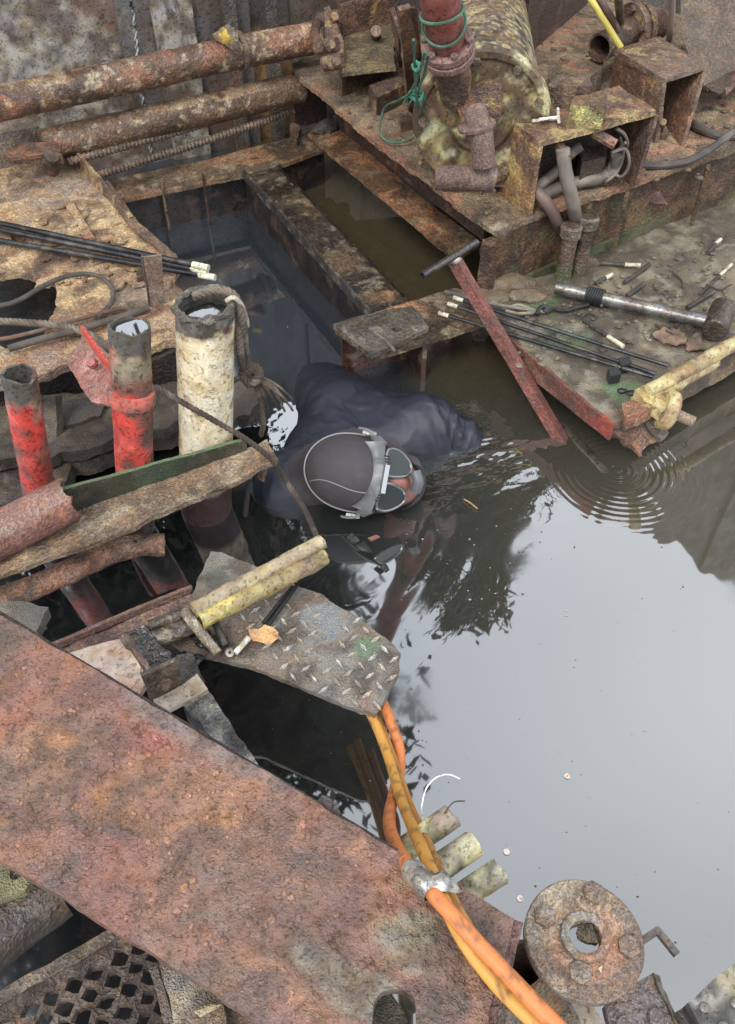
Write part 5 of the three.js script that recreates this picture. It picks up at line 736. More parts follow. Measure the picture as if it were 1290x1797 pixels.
// rods across the red bar, electrode stubs
rodThing(P(1146, 662, 0.17), P(770, 549, 0.16), 0.0048, 'lowest of the three black rods crossing behind the red bar on the right', 0.028, 'black rods with white tips');
rodThing(P(1150, 656, 0.172), P(786, 533, 0.17), 0.0048, 'middle one of the black rods crossing behind the red bar', 0.028, 'black rods with white tips');
rodThing(P(1172, 642, 0.172), P(796, 522, 0.172), 0.0048, 'topmost of the three black rods crossing behind the red bar', 0.028, 'black rods with white tips');
{
  solo('grey_strap', 'grey bent strap of wire lying above the three rods near the red bar', 'wire', pipe(smooth([P(782, 512, 0.16), P(800, 516, 0.17), P(850, 530, 0.18), P(905, 540, 0.17), P(960, 548, 0.16)], 8), 0.0045, { seg: 8 }), M.rope, painter(C(150, 142, 128), [[C(84, 74, 66), 16, 0.52, 0.08, 0.8]]), { amp: 0.002, edge: 0.02 });
  solo('frayed_cord', 'pale frayed cord tangled beside the black wad on the platform', 'cord', [pipe(smooth([P(862, 528, 0.17), P(885, 540, 0.168), P(910, 536, 0.17), P(938, 546, 0.166), P(915, 550, 0.166), P(888, 546, 0.168)], 6), 0.0042, { seg: 7 })], M.rope, painter(C(168, 156, 132), [[C(96, 84, 72), 20, 0.52, 0.08, 0.8]]), { amp: 0.004, freq: 60, edge: 0.02 });
  for (const [i, [x, y]] of [[1079, 652], [1098, 634]].entries()) solo('rod_clip', ['black block clip on the rods nearest the yellow pipe', 'smaller dark clip under the rods, behind the black block clip'][i], 'clip', slab([P(x - 12, y - 6, 0.178), P(x + 6, y - 10, 0.178), P(x + 12, y + 4, 0.178), P(x - 7, y + 8, 0.178)], 0.024, { rag: 0.001 }), M.rubber, painter(C(44, 44, 46)), { amp: 0.0015 });
  const stubs = [[1024, 562, 1094, 608, 0.0055, 1, 'longer pale tipped electrode stub in front of the hammer handle'], [1052, 462, 1124, 466, 0.0055, 1, 'electrode stub lying at the back, directly behind the hammer\'s cord binding'], [1096, 496, 1140, 464, 0.006, 0, 'dark electrode stub slanting behind the hammer handle'], [1100, 520, 1130, 498, 0.006, 0, 'short dark stub touching the hammer handle'], [1044, 498, 1074, 482, 0.0055, 1, 'white tipped stub standing out beside the hammer\'s cord binding'], [1206, 540, 1252, 512, 0.006, 0, 'black stub lying against the hammer head'], [1228, 516, 1284, 464, 0.0045, 1, 'thin pale stub pointing at the hammer head from the right edge'], [1242, 444, 1264, 420, 0.006, 1, 'pale stub near the back right corner of the low platform']];
  for (const [x0, y0, x1, y1, r, white, label] of stubs) {
    const t = thing('electrode_stub', label, 'electrode stub', 'electrode stubs on the low platform'), a = P(x0, y0, hR + 0.008), b = P(x1, y1, hR + 0.01), m = lerp3(a, b, 0.62);
    part(t, 'shaft', pipe([a, white ? m : b], r, { seg: 10 }), M.mud, painter(C(84, 74, 66), [[BLACK, 18, 0.52, 0.1, 0.8], [C(130, 116, 100), 24, 0.6, 0.05, 0.7]]), { amp: 0.002, edge: 0.02 });
    if (white) part(t, 'tip', pipe([m, b], r * 1.05, { seg: 10 }), M.coat, painter(C(206, 196, 174), [[C(130, 112, 92), 20, 0.58, 0.06, 0.8]]), { amp: 0.001, edge: 0.02 });
  }
  for (const [i, p] of [[[1150, 570], [1168, 580], [1190, 590]], [[1184, 572], [1200, 566], [1206, 582]], [[1180, 478], [1196, 492], [1200, 506]], [[1020, 556], [1034, 548], [1048, 556]], [[1240, 500], [1262, 508], [1284, 500]]].entries()) solo('twig', ['bent twig left of the hammer head', 'short curled twig touching the leaf scraps by the hammer head', 'dark curved twig in the mud behind the hammer handle', 'tiny twig just in front of the hammer\'s pipe mouth', 'twig by the right edge of the photo above the hammer head'][i], 'twig', pipe(smooth(p.map(([x, y]) => P(x, y, hR + 0.012)), 6), 0.004, { seg: 7, taper: 0.5 }), M.rope, painter(C(88, 70, 58)), { amp: 0.003, freq: 50, edge: 0.02 });
}
{
  // red bar with a tee handle standing in the water
  const b = thing('tee_handle_bar', 'long red square bar with a steel cross handle, its foot in the water', 'bar');
  const top = P(797, 456, 0.32), foot = P(982, 768, 0), d = foot.clone().sub(top), low = foot.clone().addScaledVector(d, 0.25);
  part(b, 'shaft', prism(rect(0.026, 0.026), low, top, V(0.75, 0.5, 0.4)), M.fineRust, painter(C(134, 66, 54), [[C(104, 60, 52), 6, 0.5, 0.09, 0.8], [C(160, 84, 68), 9, 0.58, 0.06, 0.7], [C(96, 80, 72), 18, 0.62, 0.05, 0.8]]), { amp: 0.0008 });
  part(b, 'cross_handle', pipe([P(741, 484, 0.335), P(836, 425, 0.34)], 0.009, { seg: 18, wall: 0.002 }), M.steel, painter(C(100, 98, 96), [[C(66, 62, 60), 8, 0.5, 0.1, 0.8]]), { amp: 0.0006, edge: 0.01 });
  part(b, 'weld', blob(P(797, 456, 0.326), V(0.016, 0.012, 0.014), 1), M.steel, painter(C(176, 172, 166), [[C(110, 100, 92), 20, 0.5, 0.1, 0.8]]), { amp: 0.003, freq: 60 });
  const sb = thing('submerged_bar', 'dark submerged end of the red bar as refraction bends it, just under the water', 'pipe');
  part(sb, 'barrel', pipe([P(985, 742, 0.0), P(1062, 826, 0.0)].map((q) => q.add(V(0, -0.012, 0))), 0.016, { seg: 16, jag: [0, 0.01] }), M.wetDark, painter(C(62, 58, 52), [[C(90, 82, 68), 12, 0.55, 0.08, 0.7]]), { amp: 0.002 });  // stands in for the bar's submerged end, placed where refraction shows it
}

// ================================================================ the diver
{
  // skin of a signed distance field as triangles
  const skinOf = (f, lo, hi, s) => {
    const nx = Math.ceil((hi.x - lo.x) / s) + 1, ny = Math.ceil((hi.y - lo.y) / s) + 1, nz = Math.ceil((hi.z - lo.z) / s) + 1, val = new Float32Array(nx * ny * nz), at = (i, j, k) => (k * ny + j) * nx + i, q = V(0, 0, 0);
    for (let k = 0; k < nz; k++) for (let j = 0; j < ny; j++) for (let i = 0; i < nx; i++) val[at(i, j, k)] = f(q.set(lo.x + i * s, lo.y + j * s, lo.z + k * s));
    const vert = new Map(), g = [], vertex = (i, j, k) => {
      const key = at(i, j, k); let v = vert.get(key); if (v) return v; let x = 0, y = 0, z = 0, n = 0;
      const e = (a, b, c, d, ee, ff) => { const va = val[at(i + a, j + b, k + c)], vb = val[at(i + d, j + ee, k + ff)]; if ((va < 0) === (vb < 0)) return; const t = va / (va - vb); x += a + (d - a) * t; y += b + (ee - b) * t; z += c + (ff - c) * t; n++; };
      for (let a = 0; a < 2; a++) for (let b = 0; b < 2; b++) { e(0, a, b, 1, a, b); e(a, 0, b, a, 1, b); e(a, b, 0, a, b, 1); }
      v = V(lo.x + (i + x / n) * s, lo.y + (j + y / n) * s, lo.z + (k + z / n) * s); vert.set(key, v); return v;
    };
    for (let k = 1; k < nz - 1; k++) for (let j = 1; j < ny - 1; j++) for (let i = 1; i < nx - 1; i++) {
      const v0 = val[at(i, j, k)] < 0;
      const put = (v1, a, b, c, d) => { if (v0 === v1) return; v0 ? quad(g, a, b, c, d) : quad(g, a, d, c, b); };
      put(val[at(i + 1, j, k)] < 0, vertex(i, j - 1, k - 1), vertex(i, j, k - 1), vertex(i, j, k), vertex(i, j - 1, k));
      put(val[at(i, j + 1, k)] < 0, vertex(i - 1, j, k - 1), vertex(i - 1, j, k), vertex(i, j, k), vertex(i, j, k - 1));
      put(val[at(i, j, k + 1)] < 0, vertex(i - 1, j - 1, k), vertex(i, j - 1, k), vertex(i, j, k), vertex(i - 1, j, k));
    }
    return g;
  };
  const cap = (p, a, b, ra, rb) => { const px = p.x - a.x, py = p.y - a.y, pz = p.z - a.z, bx = b.x - a.x, by = b.y - a.y, bz = b.z - a.z, t = clamp((px * bx + py * by + pz * bz) / (bx * bx + by * by + bz * bz)); return Math.hypot(px - bx * t, py - by * t, pz - bz * t) - (ra + (rb - ra) * t); };
  const smin = (a, b, k) => { const h = Math.max(k - Math.abs(a - b), 0) / k; return Math.min(a, b) - h * h * k * 0.25; };
  // head frame: f towards the face, u towards the crown, e from the wearer's left eye to the right one (down the picture)
  const vR = V(1, 0, 0), vU = V(0, cP, -sP), vB = V(0, sP, cP), vv = (a, b, c) => vR.clone().multiplyScalar(a).addScaledVector(vU, b).addScaledVector(vB, c);
  const f = vv(0.6, -0.15, 0.78).normalize(), e = vv(-0.17, -0.98, 0.0), u = vv(-0.79, 0.08, 0.6); e.sub(f.clone().multiplyScalar(e.dot(f))).normalize(); u.copy(e).cross(f).normalize(); if (u.dot(vB) < 0) u.negate();
  const H = P(630, 832, 0.068), W = (a, b, c) => H.clone().addScaledVector(f, a).addScaledVector(e, b).addScaledVector(u, c), loc = (p) => { const d = p.clone().sub(H); return V(d.dot(f), d.dot(e), d.dot(u)); };
  const ell = (q, cx, cy, cz, rx, ry, rz) => { const x = (q.x - cx) / rx, y = (q.y - cy) / ry, z = (q.z - cz) / rz, l = Math.hypot(x, y, z); return (l - 1) * Math.min(rx, ry, rz) * (l < 1 ? 1 : 1); };
  const head = (q) => {
    let d = ell(q, -0.008, 0, 0.025, 0.098, 0.076, 0.09);               // cranium
    d = smin(d, ell(q, 0.03, 0, -0.045, 0.066, 0.062, 0.075), 0.05);     // face
    d = smin(d, ell(q, 0.05, 0, -0.1, 0.035, 0.036, 0.026), 0.03);       // chin
    d = smin(d, ell(q, 0.1, 0, -0.03, 0.02, 0.015, 0.026), 0.018);       // nose
    d = smin(d, ell(q, 0.076, 0.034, -0.034, 0.022, 0.024, 0.022), 0.025); d = smin(d, ell(q, 0.076, -0.034, -0.034, 0.022, 0.024, 0.022), 0.025);  // cheeks
    d = smin(d, ell(q, 0.088, 0, -0.071, 0.014, 0.026, 0.006), 0.01); d = smin(d, ell(q, 0.086, 0, -0.083, 0.014, 0.022, 0.006), 0.01);  // lips
    return d;
  };
  const neck = P(620, 800, -0.03), sL = P(742, 752, 0.022), sR = P(506, 856, -0.012), eL = P(808, 772, -0.014), eR = P(478, 944, -0.16), wL = P(905, 845, -0.2), wR = P(560, 985, -0.3), back = P(606, 750, -0.054), hip = P(520, 690, -0.2);
  const torso = (p) => {
    let d = cap(p, sL, sR, 0.064, 0.066); d = smin(d, cap(p, back, hip, 0.115, 0.13), 0.09);
    d = smin(d, cap(p, lerp3(sL, back, 0.5), lerp3(sR, back, 0.5), 0.07, 0.07), 0.06);
    d = smin(d, cap(p, sL, eL, 0.06, 0.04), 0.04); d = smin(d, cap(p, sR, eR, 0.066, 0.05), 0.04);
    d = smin(d, cap(p, eL, wL, 0.038, 0.03), 0.02); d = smin(d, cap(p, eR, wR, 0.046, 0.032), 0.02);
    return d;
  };
  const hands = []; for (const [w, el] of [[wL, eL], [wR, eR]]) { const d = w.clone().sub(el).normalize(), s = d.clone().cross(V(0, 1, 0)).normalize(), pe = w.clone().addScaledVector(d, 0.085); hands.push([w, pe, 0.026, 0.03]); for (let i = 0; i < 4; i++) { const a = pe.clone().addScaledVector(s, (i - 1.5) * 0.019), b = a.clone().addScaledVector(d, 0.042 - 0.004 * Math.abs(i - 1.5)), c = b.clone().addScaledVector(d, 0.024).add(V(0, -0.022, 0)); hands.push([a, b, 0.0095, 0.009], [b, c, 0.009, 0.008]); } const t0 = w.clone().addScaledVector(d, 0.03).addScaledVector(s, 0.026), t1 = t0.clone().addScaledVector(d, 0.03).addScaledVector(s, 0.024); hands.push([t0, t1, 0.011, 0.009]); }
  const body = (p) => { let d = smin(head(loc(p)), cap(p, neck, W(-0.02, 0, -0.06), 0.056, 0.052), 0.04); d = smin(d, torso(p), 0.05); for (const [a, b, r0, r1] of hands) d = smin(d, cap(p, a, b, r0, r1), 0.008); return d; };
  const D = thing('person', 'person in dark wetsuit, hood and two lens mask, chest deep in the water', 'person');
  const B0 = new THREE.Box3().setFromPoints([sL, sR, eL, eR, wL, wR, hip, H]).expandByScalar(0.19);
  const skin = painter(C(164, 94, 72), [[C(184, 112, 88), 14, 0.52, 0.1, 0.6], [C(132, 66, 54), 22, 0.56, 0.08, 0.5]]);
  // body: coarse everywhere, then the face on a grid of its own set over the coarse head
  part(D, 'body', [skinOf(body, B0.min, B0.max, 0.011), skinOf((p) => Math.max(body(p) - 0.0015, p.distanceTo(H) - 0.17), H.clone().subScalar(0.19), H.clone().addScalar(0.19), 0.0045)], M.skin, skin, { amp: 0, edge: 1, crease: 80 });
  // suit, with folds at the shoulder and elbow
  const fold = (p) => { const t = clamp((p.x - sL.x) / (eL.x - sL.x + 1e-6), -0.6, 1.3), n = fbm(p.x * 9, p.y * 9, p.z * 9) - 0.5; return 0.0065 * sstep(-0.5, 0.5, t) * Math.sin(p.x * 150 - p.z * 60 + 9 * n) * (0.4 + n) + 0.002 * (fbm(p.x * 22 + p.z * 9, p.y * 15, p.z * 30) - 0.5) + 0.003 * n + 0.0045 * (1 - Math.abs(2 * fbm(p.x * 12 + 4 * n, p.y * 6, p.z * 6 - 5 * n, 2) - 1)) ** 5; };
  const crease = (p) => { const a = p.clone().sub(sL), d = eL.clone().sub(sL), L = d.length(); d.divideScalar(L); const t = a.dot(d) / L, w = 1 - Math.abs(Math.sin(t * 11 + 5 * fbm(p.x * 8, p.y * 8, p.z * 8, 2) + 9 * (p.z - sL.z))); return 0.005 * sstep(0.1, 0.5, t) * w * w * w; }, suit = (p) => Math.max(torso(p) - 0.01 - fold(p) - crease(p), -(head(loc(p)) - 0.003), -cap(p, wL, wL.clone().add(wL).sub(eL), 0.07, 0.07), -cap(p, wR, wR.clone().add(wR).sub(eR), 0.07, 0.07));
  const navy = painter(C(42, 45, 57), [[C(34, 35, 43), 4, 0.5, 0.15, 0.8], [C(50, 53, 64), 7, 0.56, 0.12, 0.6]]);
  const ws = part(D, 'wetsuit', skinOf(suit, B0.min, B0.max, 0.0055), M.cloth, navy, { amp: 0.0008, edge: 1, crease: 80 });
  part(ws, 'shoulder_seam', pipe(smooth([P(600, 708, 0.085), P(618, 728, 0.09), P(632, 752, 0.085)], 8), 0.0018, { seg: 6 }), M.rubber, painter(C(34, 34, 38)), { amp: 0, edge: 1 });
  // hood: the head a little larger, open at the face
  const open = (q) => { const x = Math.hypot((q.y - 0.012) / 0.06, (q.z + 0.042) / 0.062); return q.x > 0.02 ? (1 - x) * 0.06 : -1; };
  const hood = (p) => Math.max(body(p) - 0.008, p.distanceTo(H) - 0.17, open(loc(p)));
  const hd = part(D, 'hood', skinOf(hood, H.clone().subScalar(0.22), H.clone().addScalar(0.2), 0.005), M.neoprene, painter(C(66, 60, 63), [[C(58, 53, 56), 6, 0.52, 0.1, 0.7], [C(84, 78, 79), 60, 0.66, 0.06, 0.4]]), { amp: 0.0006, edge: 1, crease: 80 });
  const onHood = (dx, dy, dz, lift = 0.002) => { const d = V(dx, dy, dz).normalize(); let r = 0.16; for (let i = 0; i < 40; i++) r -= (Math.min(body(W(d.x * r, d.y * r, d.z * r)) - 0.008, 0.05) - lift) * 0.8; return W(d.x * r, d.y * r, d.z * r); };
  const seam = []; for (let i = 0; i <= 20; i++) { const a = -0.15 + 1.5 * i / 20; seam.push(onHood(Math.cos(a + 0.35), 0.32 + 0.06 * Math.sin(i / 3), Math.sin(a + 0.35) * 1.1, 0.0005)); }
  part(hd, 'seam', pipe(seam, 0.0014, { seg: 6 }), M.rubber, painter(C(126, 120, 122)), { amp: 0, edge: 1 });
  // elastic cord round the back of the hood
  const cord = []; for (let i = 0; i <= 44; i++) { const a = -1.75 + 3.5 * i / 44, d = vR.clone().multiplyScalar(-Math.cos(a)).addScaledVector(vU, -Math.sin(a)).addScaledVector(vB, 0.42).normalize(); let r = 0.15; for (let k = 0; k < 40; k++) r -= (Math.min(body(H.clone().addScaledVector(d, r)) - 0.008, 0.05) - 0.002) * 0.8; cord.push(H.clone().addScaledVector(d, Math.min(r, 0.135))); }
  // mask
  const mk = thing('diving_mask', 'silver rimmed two lens diving mask on the hooded person', 'diving mask');
  const outline = (s, k = 1, fx = 0) => [[0.010, 0.024], [0.038, 0.026], [0.062, 0.020], [0.067, 0.002], [0.054, -0.022], [0.036, -0.033], [0.020, -0.026], [0.011, -0.006]].map(([y, z]) => { const cy = 0.039, cz = -0.002; z = z * 1.2 - 0.008; return W(0.125 + fx - 0.35 * Math.abs(y) * 0.9 + z * -0.02, s * (cy + (y - cy) * k), cz + (z - cz) * k - 0.0); });
  const round = (p, n = 40) => new THREE.CatmullRomCurve3(p, true, 'centripetal').getSpacedPoints(n);
  const blackR = painter(C(48, 48, 50), [[C(84, 84, 86), 14, 0.56, 0.08, 0.6]]);
  for (const s of [-1, 1]) {
    const o = round(outline(s, 1)), back = round(outline(s, 1.22, -0.052)), mid = round(outline(s, 1.1, -0.006)), g = [];
    for (let i = 0; i < 40; i++) { quad(g, o[i], o[i + 1], mid[i + 1], mid[i]); quad(g, mid[i], mid[i + 1], back[i + 1], back[i]); }
    part(mk, 'skirt', g, M.rubber, blackR, { amp: 0.0004, edge: 0.01, crease: 60 });
    part(mk, 'rim', pipe(o, 0.0033, { seg: 8 }), M.chrome, painter(C(150, 150, 148), [[C(104, 104, 104), 24, 0.5, 0.1, 0.7]]), { amp: 0, edge: 1 });
    part(mk, 'lens', slab(round(outline(s, 0.97, 0.001), 24).slice(0, 24), 0.003, { n: f }), M.lens, () => [1, 1, 1], { amp: 0, edge: 1 });
    part(mk, 'side_arm', slab([W(0.083, s * 0.068, 0.03), W(0.092, s * 0.076, 0.012), W(0.06, s * 0.09, 0.01), W(0.056, s * 0.086, 0.03)], 0.008, {}), M.rubber, painter(C(104, 104, 106)), { amp: 0.0005 });
    part(mk, 'buckle', slab([W(0.05, s * 0.092, 0.034), W(0.054, s * 0.094, 0.016), W(0.03, s * 0.099, 0.018), W(0.03, s * 0.094, 0.036)], 0.006, {}), M.coat, painter(C(206, 206, 202)), { amp: 0.0004 });
    part(mk, 'strap_tail', pipe(smooth([W(0.07, s * 0.086, 0.03), W(0.048, s * 0.096, 0.036), W(0.02, s * 0.098, 0.04)], 6), 0.0028, { seg: 7 }), M.rubber, painter(C(120, 120, 122)), { amp: 0, edge: 1 });
  }
  { const g = [], n = 28, up2 = [], low = []; for (let i = 0; i <= n; i++) { const y = -0.078 + 0.156 * i / n, k = 1 - (y / 0.085) ** 2; up2.push(onHood(0.1 * Math.sqrt(Math.max(0, k)) + 0.03, y, 0.05, 0.005)); low.push(W(0.128 - 0.33 * Math.abs(y), y, 0.03 - 0.05 * Math.abs(y))); }
    for (let i = 0; i < n; i++) { quad(g, up2[i], up2[i + 1], low[i + 1], low[i]); quad(g, up2[i].clone().addScaledVector(f, -0.006), low[i].clone().addScaledVector(f, -0.006), low[i + 1].clone().addScaledVector(f, -0.006), up2[i + 1].clone().addScaledVector(f, -0.006)); }
    part(mk, 'brow_band', g, M.rubber, painter(C(112, 112, 112), [[C(60, 60, 60), 10, 0.52, 0.06, 0.9], [C(168, 168, 166), 16, 0.6, 0.05, 0.6]]), { amp: 0.0008, edge: 0.008, crease: 60 }); }
  part(mk, 'bridge', slab([W(0.132, -0.03, 0.037), W(0.135, 0.03, 0.037), W(0.137, 0.03, 0.027), W(0.134, -0.03, 0.027)], 0.008, { n: f }), M.chrome, painter(C(176, 176, 176)), { amp: 0 });
  for (const s of [-1, 1]) for (let i = 0; i < 3; i++) part(mk, 'ridge', slab([0, 1, 2, 3].map((k) => W(0.136 - 0.004 * i, s * (0.034 + i * 0.006 + (k === 1 || k === 2 ? 0.003 : 0)), k < 2 ? 0.038 : 0.026)), 0.006, { n: f }), M.rubber, painter(C(30, 30, 32)), { amp: 0 });
  part(mk, 'nose_pocket', skinOf((p) => { const q = loc(p); return Math.max(ell(q, 0.118, -0.002, -0.032, 0.028, 0.019, 0.03), 0); }, W(0.1, 0, -0.03).subScalar(0.06), W(0.1, 0, -0.03).addScalar(0.06), 0.004), M.rubber, painter(C(70, 70, 72)), { amp: 0, edge: 1, crease: 80 });
  part(mk, 'elastic_cord', pipe(smooth(cord, 5), 0.0018, { seg: 8 }), M.rubber, painter(C(138, 136, 134)), { amp: 0, edge: 1 });
  part(mk, 'nose_bridge_piece', pipe(smooth([W(0.128, -0.03, -0.05), W(0.135, -0.008, -0.058), W(0.125, 0.012, -0.064)], 5), 0.012, { seg: 14 }), M.rubber, painter(C(92, 94, 98)), { amp: 0.001, edge: 0.01 });
}

// ================================================================ foreground: the chequered plate, its brackets, the big rust plate, hoses
{
  const h = 0.17, o = thing('chequer_plate', 'worn chequered tread plate with a green patch, jutting over the water', 'tread plate');
  const pts = [[340, 1036], [356, 1000], [372, 968], [392, 972], [440, 992], [520, 1026], [566, 1044], [620, 1080], [688, 1128], [704, 1146], [700, 1172], [680, 1222], [660, 1256], [634, 1248], [560, 1216], [432, 1166], [330, 1146], [300, 1130], [322, 1080]].map(([x, y]) => P(x, y, h));
  const paint = painter(C(146, 138, 124), [[C(116, 104, 90), 5.5, 0.52, 0.09, 0.9], [C(158, 130, 106), 8, 0.55, 0.08, 0.8], [C(154, 156, 154), 5, 0.46, 0.1, 0.85, nearTo(P(560, 1090, h), 0.1)], [C(112, 140, 98), 9, 0.42, 0.07, 0.95, nearTo(P(655, 1140, h), 0.06)], [C(126, 140, 110), 9, 0.4, 0.07, 0.9, nearTo(P(375, 1010, h), 0.07)], [C(186, 126, 94), 9, 0.44, 0.07, 0.9, nearTo(P(650, 1230, h), 0.05)], [C(84, 68, 58), 14, 0.58, 0.05, 0.85], [C(110, 76, 60), 8, 0.5, 0.08, 0.8, nearTo(P(400, 1130, h), 0.1)]]);
  part(o, 'plate', slab(pts, 0.011, { rag: 0.005, step: 0.009 }), M.mud, paint, { amp: 0.0036, freq: 40, edge: 0.0065 });
  const ux = P(600, 1085, h).sub(P(480, 1160, h)).normalize(), uz = V(-ux.z, 0, ux.x), c0 = P(585, 1115, h + 0.0005), tg = [V(1, 0, 0), V(0, 0, 1)].map((d) => { const s = V(-d.z, 0, d.x), L = 0.0125, w = 0.0036, g = [], q = (a, b, y) => V(d.x * a + s.x * b, y, d.z * a + s.z * b), A = [q(-L, 0, 0), q(0, -w, 0), q(L, 0, 0), q(0, w, 0)], B = [q(-L * 0.7, 0, 0.0035), q(0, -w * 0.55, 0.004), q(L * 0.7, 0, 0.0035), q(0, w * 0.55, 0.004)]; for (let i = 0; i < 4; i++) quad(g, A[(i + 1) % 4], A[i], B[i], B[(i + 1) % 4]); quad(g, B[3], B[2], B[1], B[0]); return g; });
  const inside = (p) => { let w = false; for (let i = 0, j = pts.length - 1; i < pts.length; j = i++) if ((pts[i].z > p.z) !== (pts[j].z > p.z) && p.x < (pts[j].x - pts[i].x) * (p.z - pts[i].z) / (pts[j].z - pts[i].z) + pts[i].x) w = !w; return w; };
  for (let i = -4; i <= 5; i++) for (let j = -5; j <= 6; j++) {
    const p = c0.clone().addScaledVector(ux, i * 0.026).addScaledVector(uz, j * 0.026), wear = fbm(p.x * 14, 4, p.z * 14); if (!inside(p) || wear < 0.4) continue;
    const a = Math.atan2(ux.z, ux.x), g = tg[(i + j) & 1], out = []; for (let k = 0; k < g.length; k += 3) out.push(p.x + g[k] * Math.cos(a) - g[k + 2] * Math.sin(a), p.y + g[k + 1] * (0.55 + wear * 0.6), p.z + g[k] * Math.sin(a) + g[k + 2] * Math.cos(a));
    part(o, 'tread', out, M.fineRust, painter(C(184, 182, 178), [[C(150, 116, 92), 30, 0.5, 0.1, 0.8]]), { amp: 0.001, freq: 60, edge: 0.02 });
  }
  const sc = []; for (let i = 0; i < 260; i++) { const p = P(rr(330, 690), rr(1030, 1240), h + 0.001); if (!inside(p)) continue; const s = rr(0.0015, 0.005); sc.push(blob(p, V(s, s * 0.5, s), 1.6)); }
  part(o, 'rust_scale', sc, M.mud, paint, { amp: 0.002, freq: 60, edge: 0.03 }).userData.kind = 'stuff';
}
{
  const f = thing('support_channel', 'muddy red edged channel bar that carries the chequered plate, with brackets bolted on', 'channel');
  const mud = painter(C(134, 120, 104), [[C(92, 78, 68), 7, 0.52, 0.09, 0.9], [C(150, 92, 80), 5, 0.56, 0.06, 0.8], [C(172, 156, 136), 14, 0.6, 0.05, 0.7], [C(64, 54, 48), 20, 0.6, 0.05, 0.8]]), h = 0.2;
  part(f, 'top_flange', slab([P(60, 1158, h), P(335, 1042, h), P(352, 1062, h), P(345, 1096, h), P(280, 1118, h), P(90, 1184, h)], 0.012, { rag: 0.005 }), M.crust, mud, { amp: 0.004 });
  { const a = P(60, 1156, h + 0.001), b = P(336, 1040, h + 0.001); part(f, 'red_web', slab([a, b, rise(b, 0.012).add(V(0.003, 0, -0.004)), rise(a, 0.012).add(V(0.003, 0, -0.004))], 0.008, { rag: 0.002 }), M.fineRust, painter(C(124, 90, 80), [[C(96, 80, 70), 8, 0.46, 0.09, 0.9]]), {}); part(f, 'far_web', slab([a, b, rise(b, -0.16), rise(a, -0.16)], 0.01, {}), M.rust, painter(C(90, 60, 52), [[DARK, 8, 0.5, 0.1, 0.9]]), {}); }
  part(f, 'pink_plate', slab([P(112, 1150, 0.22), P(190, 1124, 0.22), P(210, 1120, 0.222), P(262, 1192, 0.224), P(246, 1220, 0.222), P(180, 1190, 0.22)], 0.012, { rag: 0.003 }), M.coat, painter(C(186, 156, 138), [[C(206, 186, 168), 7, 0.52, 0.08, 0.8], [C(170, 112, 96), 9, 0.6, 0.06, 0.7], [C(120, 100, 86), 16, 0.61, 0.04, 0.7]]), { amp: 0.002 });
  part(f, 'pocket', slab([P(216, 1112, 0.236), P(252, 1098, 0.24), P(300, 1146, 0.215), P(292, 1184, 0.2), P(264, 1180, 0.2), P(234, 1150, 0.215)], 0.014, { rag: 0.003 }), M.oily, painter(C(52, 46, 43), [[C(92, 80, 70), 14, 0.57, 0.06, 0.8], [C(30, 28, 27), 8, 0.5, 0.1, 0.8]]), { amp: 0.008, freq: 40 });
  part(f, 'pocket_rim', [slab([P(208, 1118, 0.232), P(218, 1112, 0.24), P(262, 1182, 0.21), P(254, 1192, 0.2)], 0.012, { rag: 0.002 })], M.fineRust, mud, {});
  for (const [x0, y0, x1, y1, r] of [[262, 1100, 322, 1078, 0.011], [268, 1124, 334, 1098, 0.0155]]) part(f, 'rung', pipe([P(x0, y0, 0.215), P(x1, y1, 0.215)], r, { seg: 16 }), M.oily, painter(C(92, 80, 70), [[DARK, 8, 0.5, 0.1, 0.9], [C(150, 134, 116), 18, 0.6, 0.05, 0.7]]), { amp: 0.004 });
  part(f, 'tee_pipe', pipe(smooth([P(326, 1074, 0.23), P(342, 1096, 0.23), P(360, 1120, 0.21), P(382, 1146, 0.195)], 6), 0.0105, { seg: 14, taper: 0.75 }), M.fineRust, painter(C(158, 142, 122), [[C(100, 84, 72), 10, 0.52, 0.08, 0.9], [C(204, 196, 180), 18, 0.6, 0.05, 0.8]]), { amp: 0.003 });
  part(f, 'grime', [blob(P(372, 1128, 0.182), V(0.03, 0.008, 0.014), 1.6), blob(P(352, 1116, 0.184), V(0.016, 0.008, 0.012), 1.6), blob(P(322, 1160, 0.18), V(0.03, 0.008, 0.016), 1.6)], M.oily, painter(C(40, 36, 34), [[C(90, 78, 68), 20, 0.58, 0.06]]), { amp: 0.005, freq: 60 }).userData.kind = 'stuff';
  const ag = thing('bolted_angle', 'grey brown angle cleat with a round bolt on its upright leg', 'angle cleat');
  const a0 = P(264, 1230, 0.235), a1 = P(322, 1200, 0.235), ta = V(a0.x, up(a0, 1186), a0.z), tb = V(a1.x, up(a1, 1160), a1.z);
  part(ag, 'upright_leg', slab([a0, a1, tb, ta], 0.008, { rag: 0.002 }), M.oily, painter(C(84, 70, 60), [[C(56, 48, 43), 7, 0.5, 0.1, 0.9], [C(128, 108, 90), 14, 0.6, 0.05, 0.8]]), { amp: 0.002 });
  part(ag, 'base_leg', slab([P(268, 1228, 0.236), P(320, 1202, 0.236), P(345, 1182, 0.236), P(364, 1210, 0.236), P(296, 1246, 0.236)], 0.009, { rag: 0.002 }), M.coat, painter(C(164, 148, 132), [[C(98, 84, 62), 6, 0.52, 0.06, 0.9, nearTo(P(300, 1228, 0.236), 0.05)], [C(196, 182, 166), 12, 0.58, 0.06, 0.7]]), { amp: 0.002 });
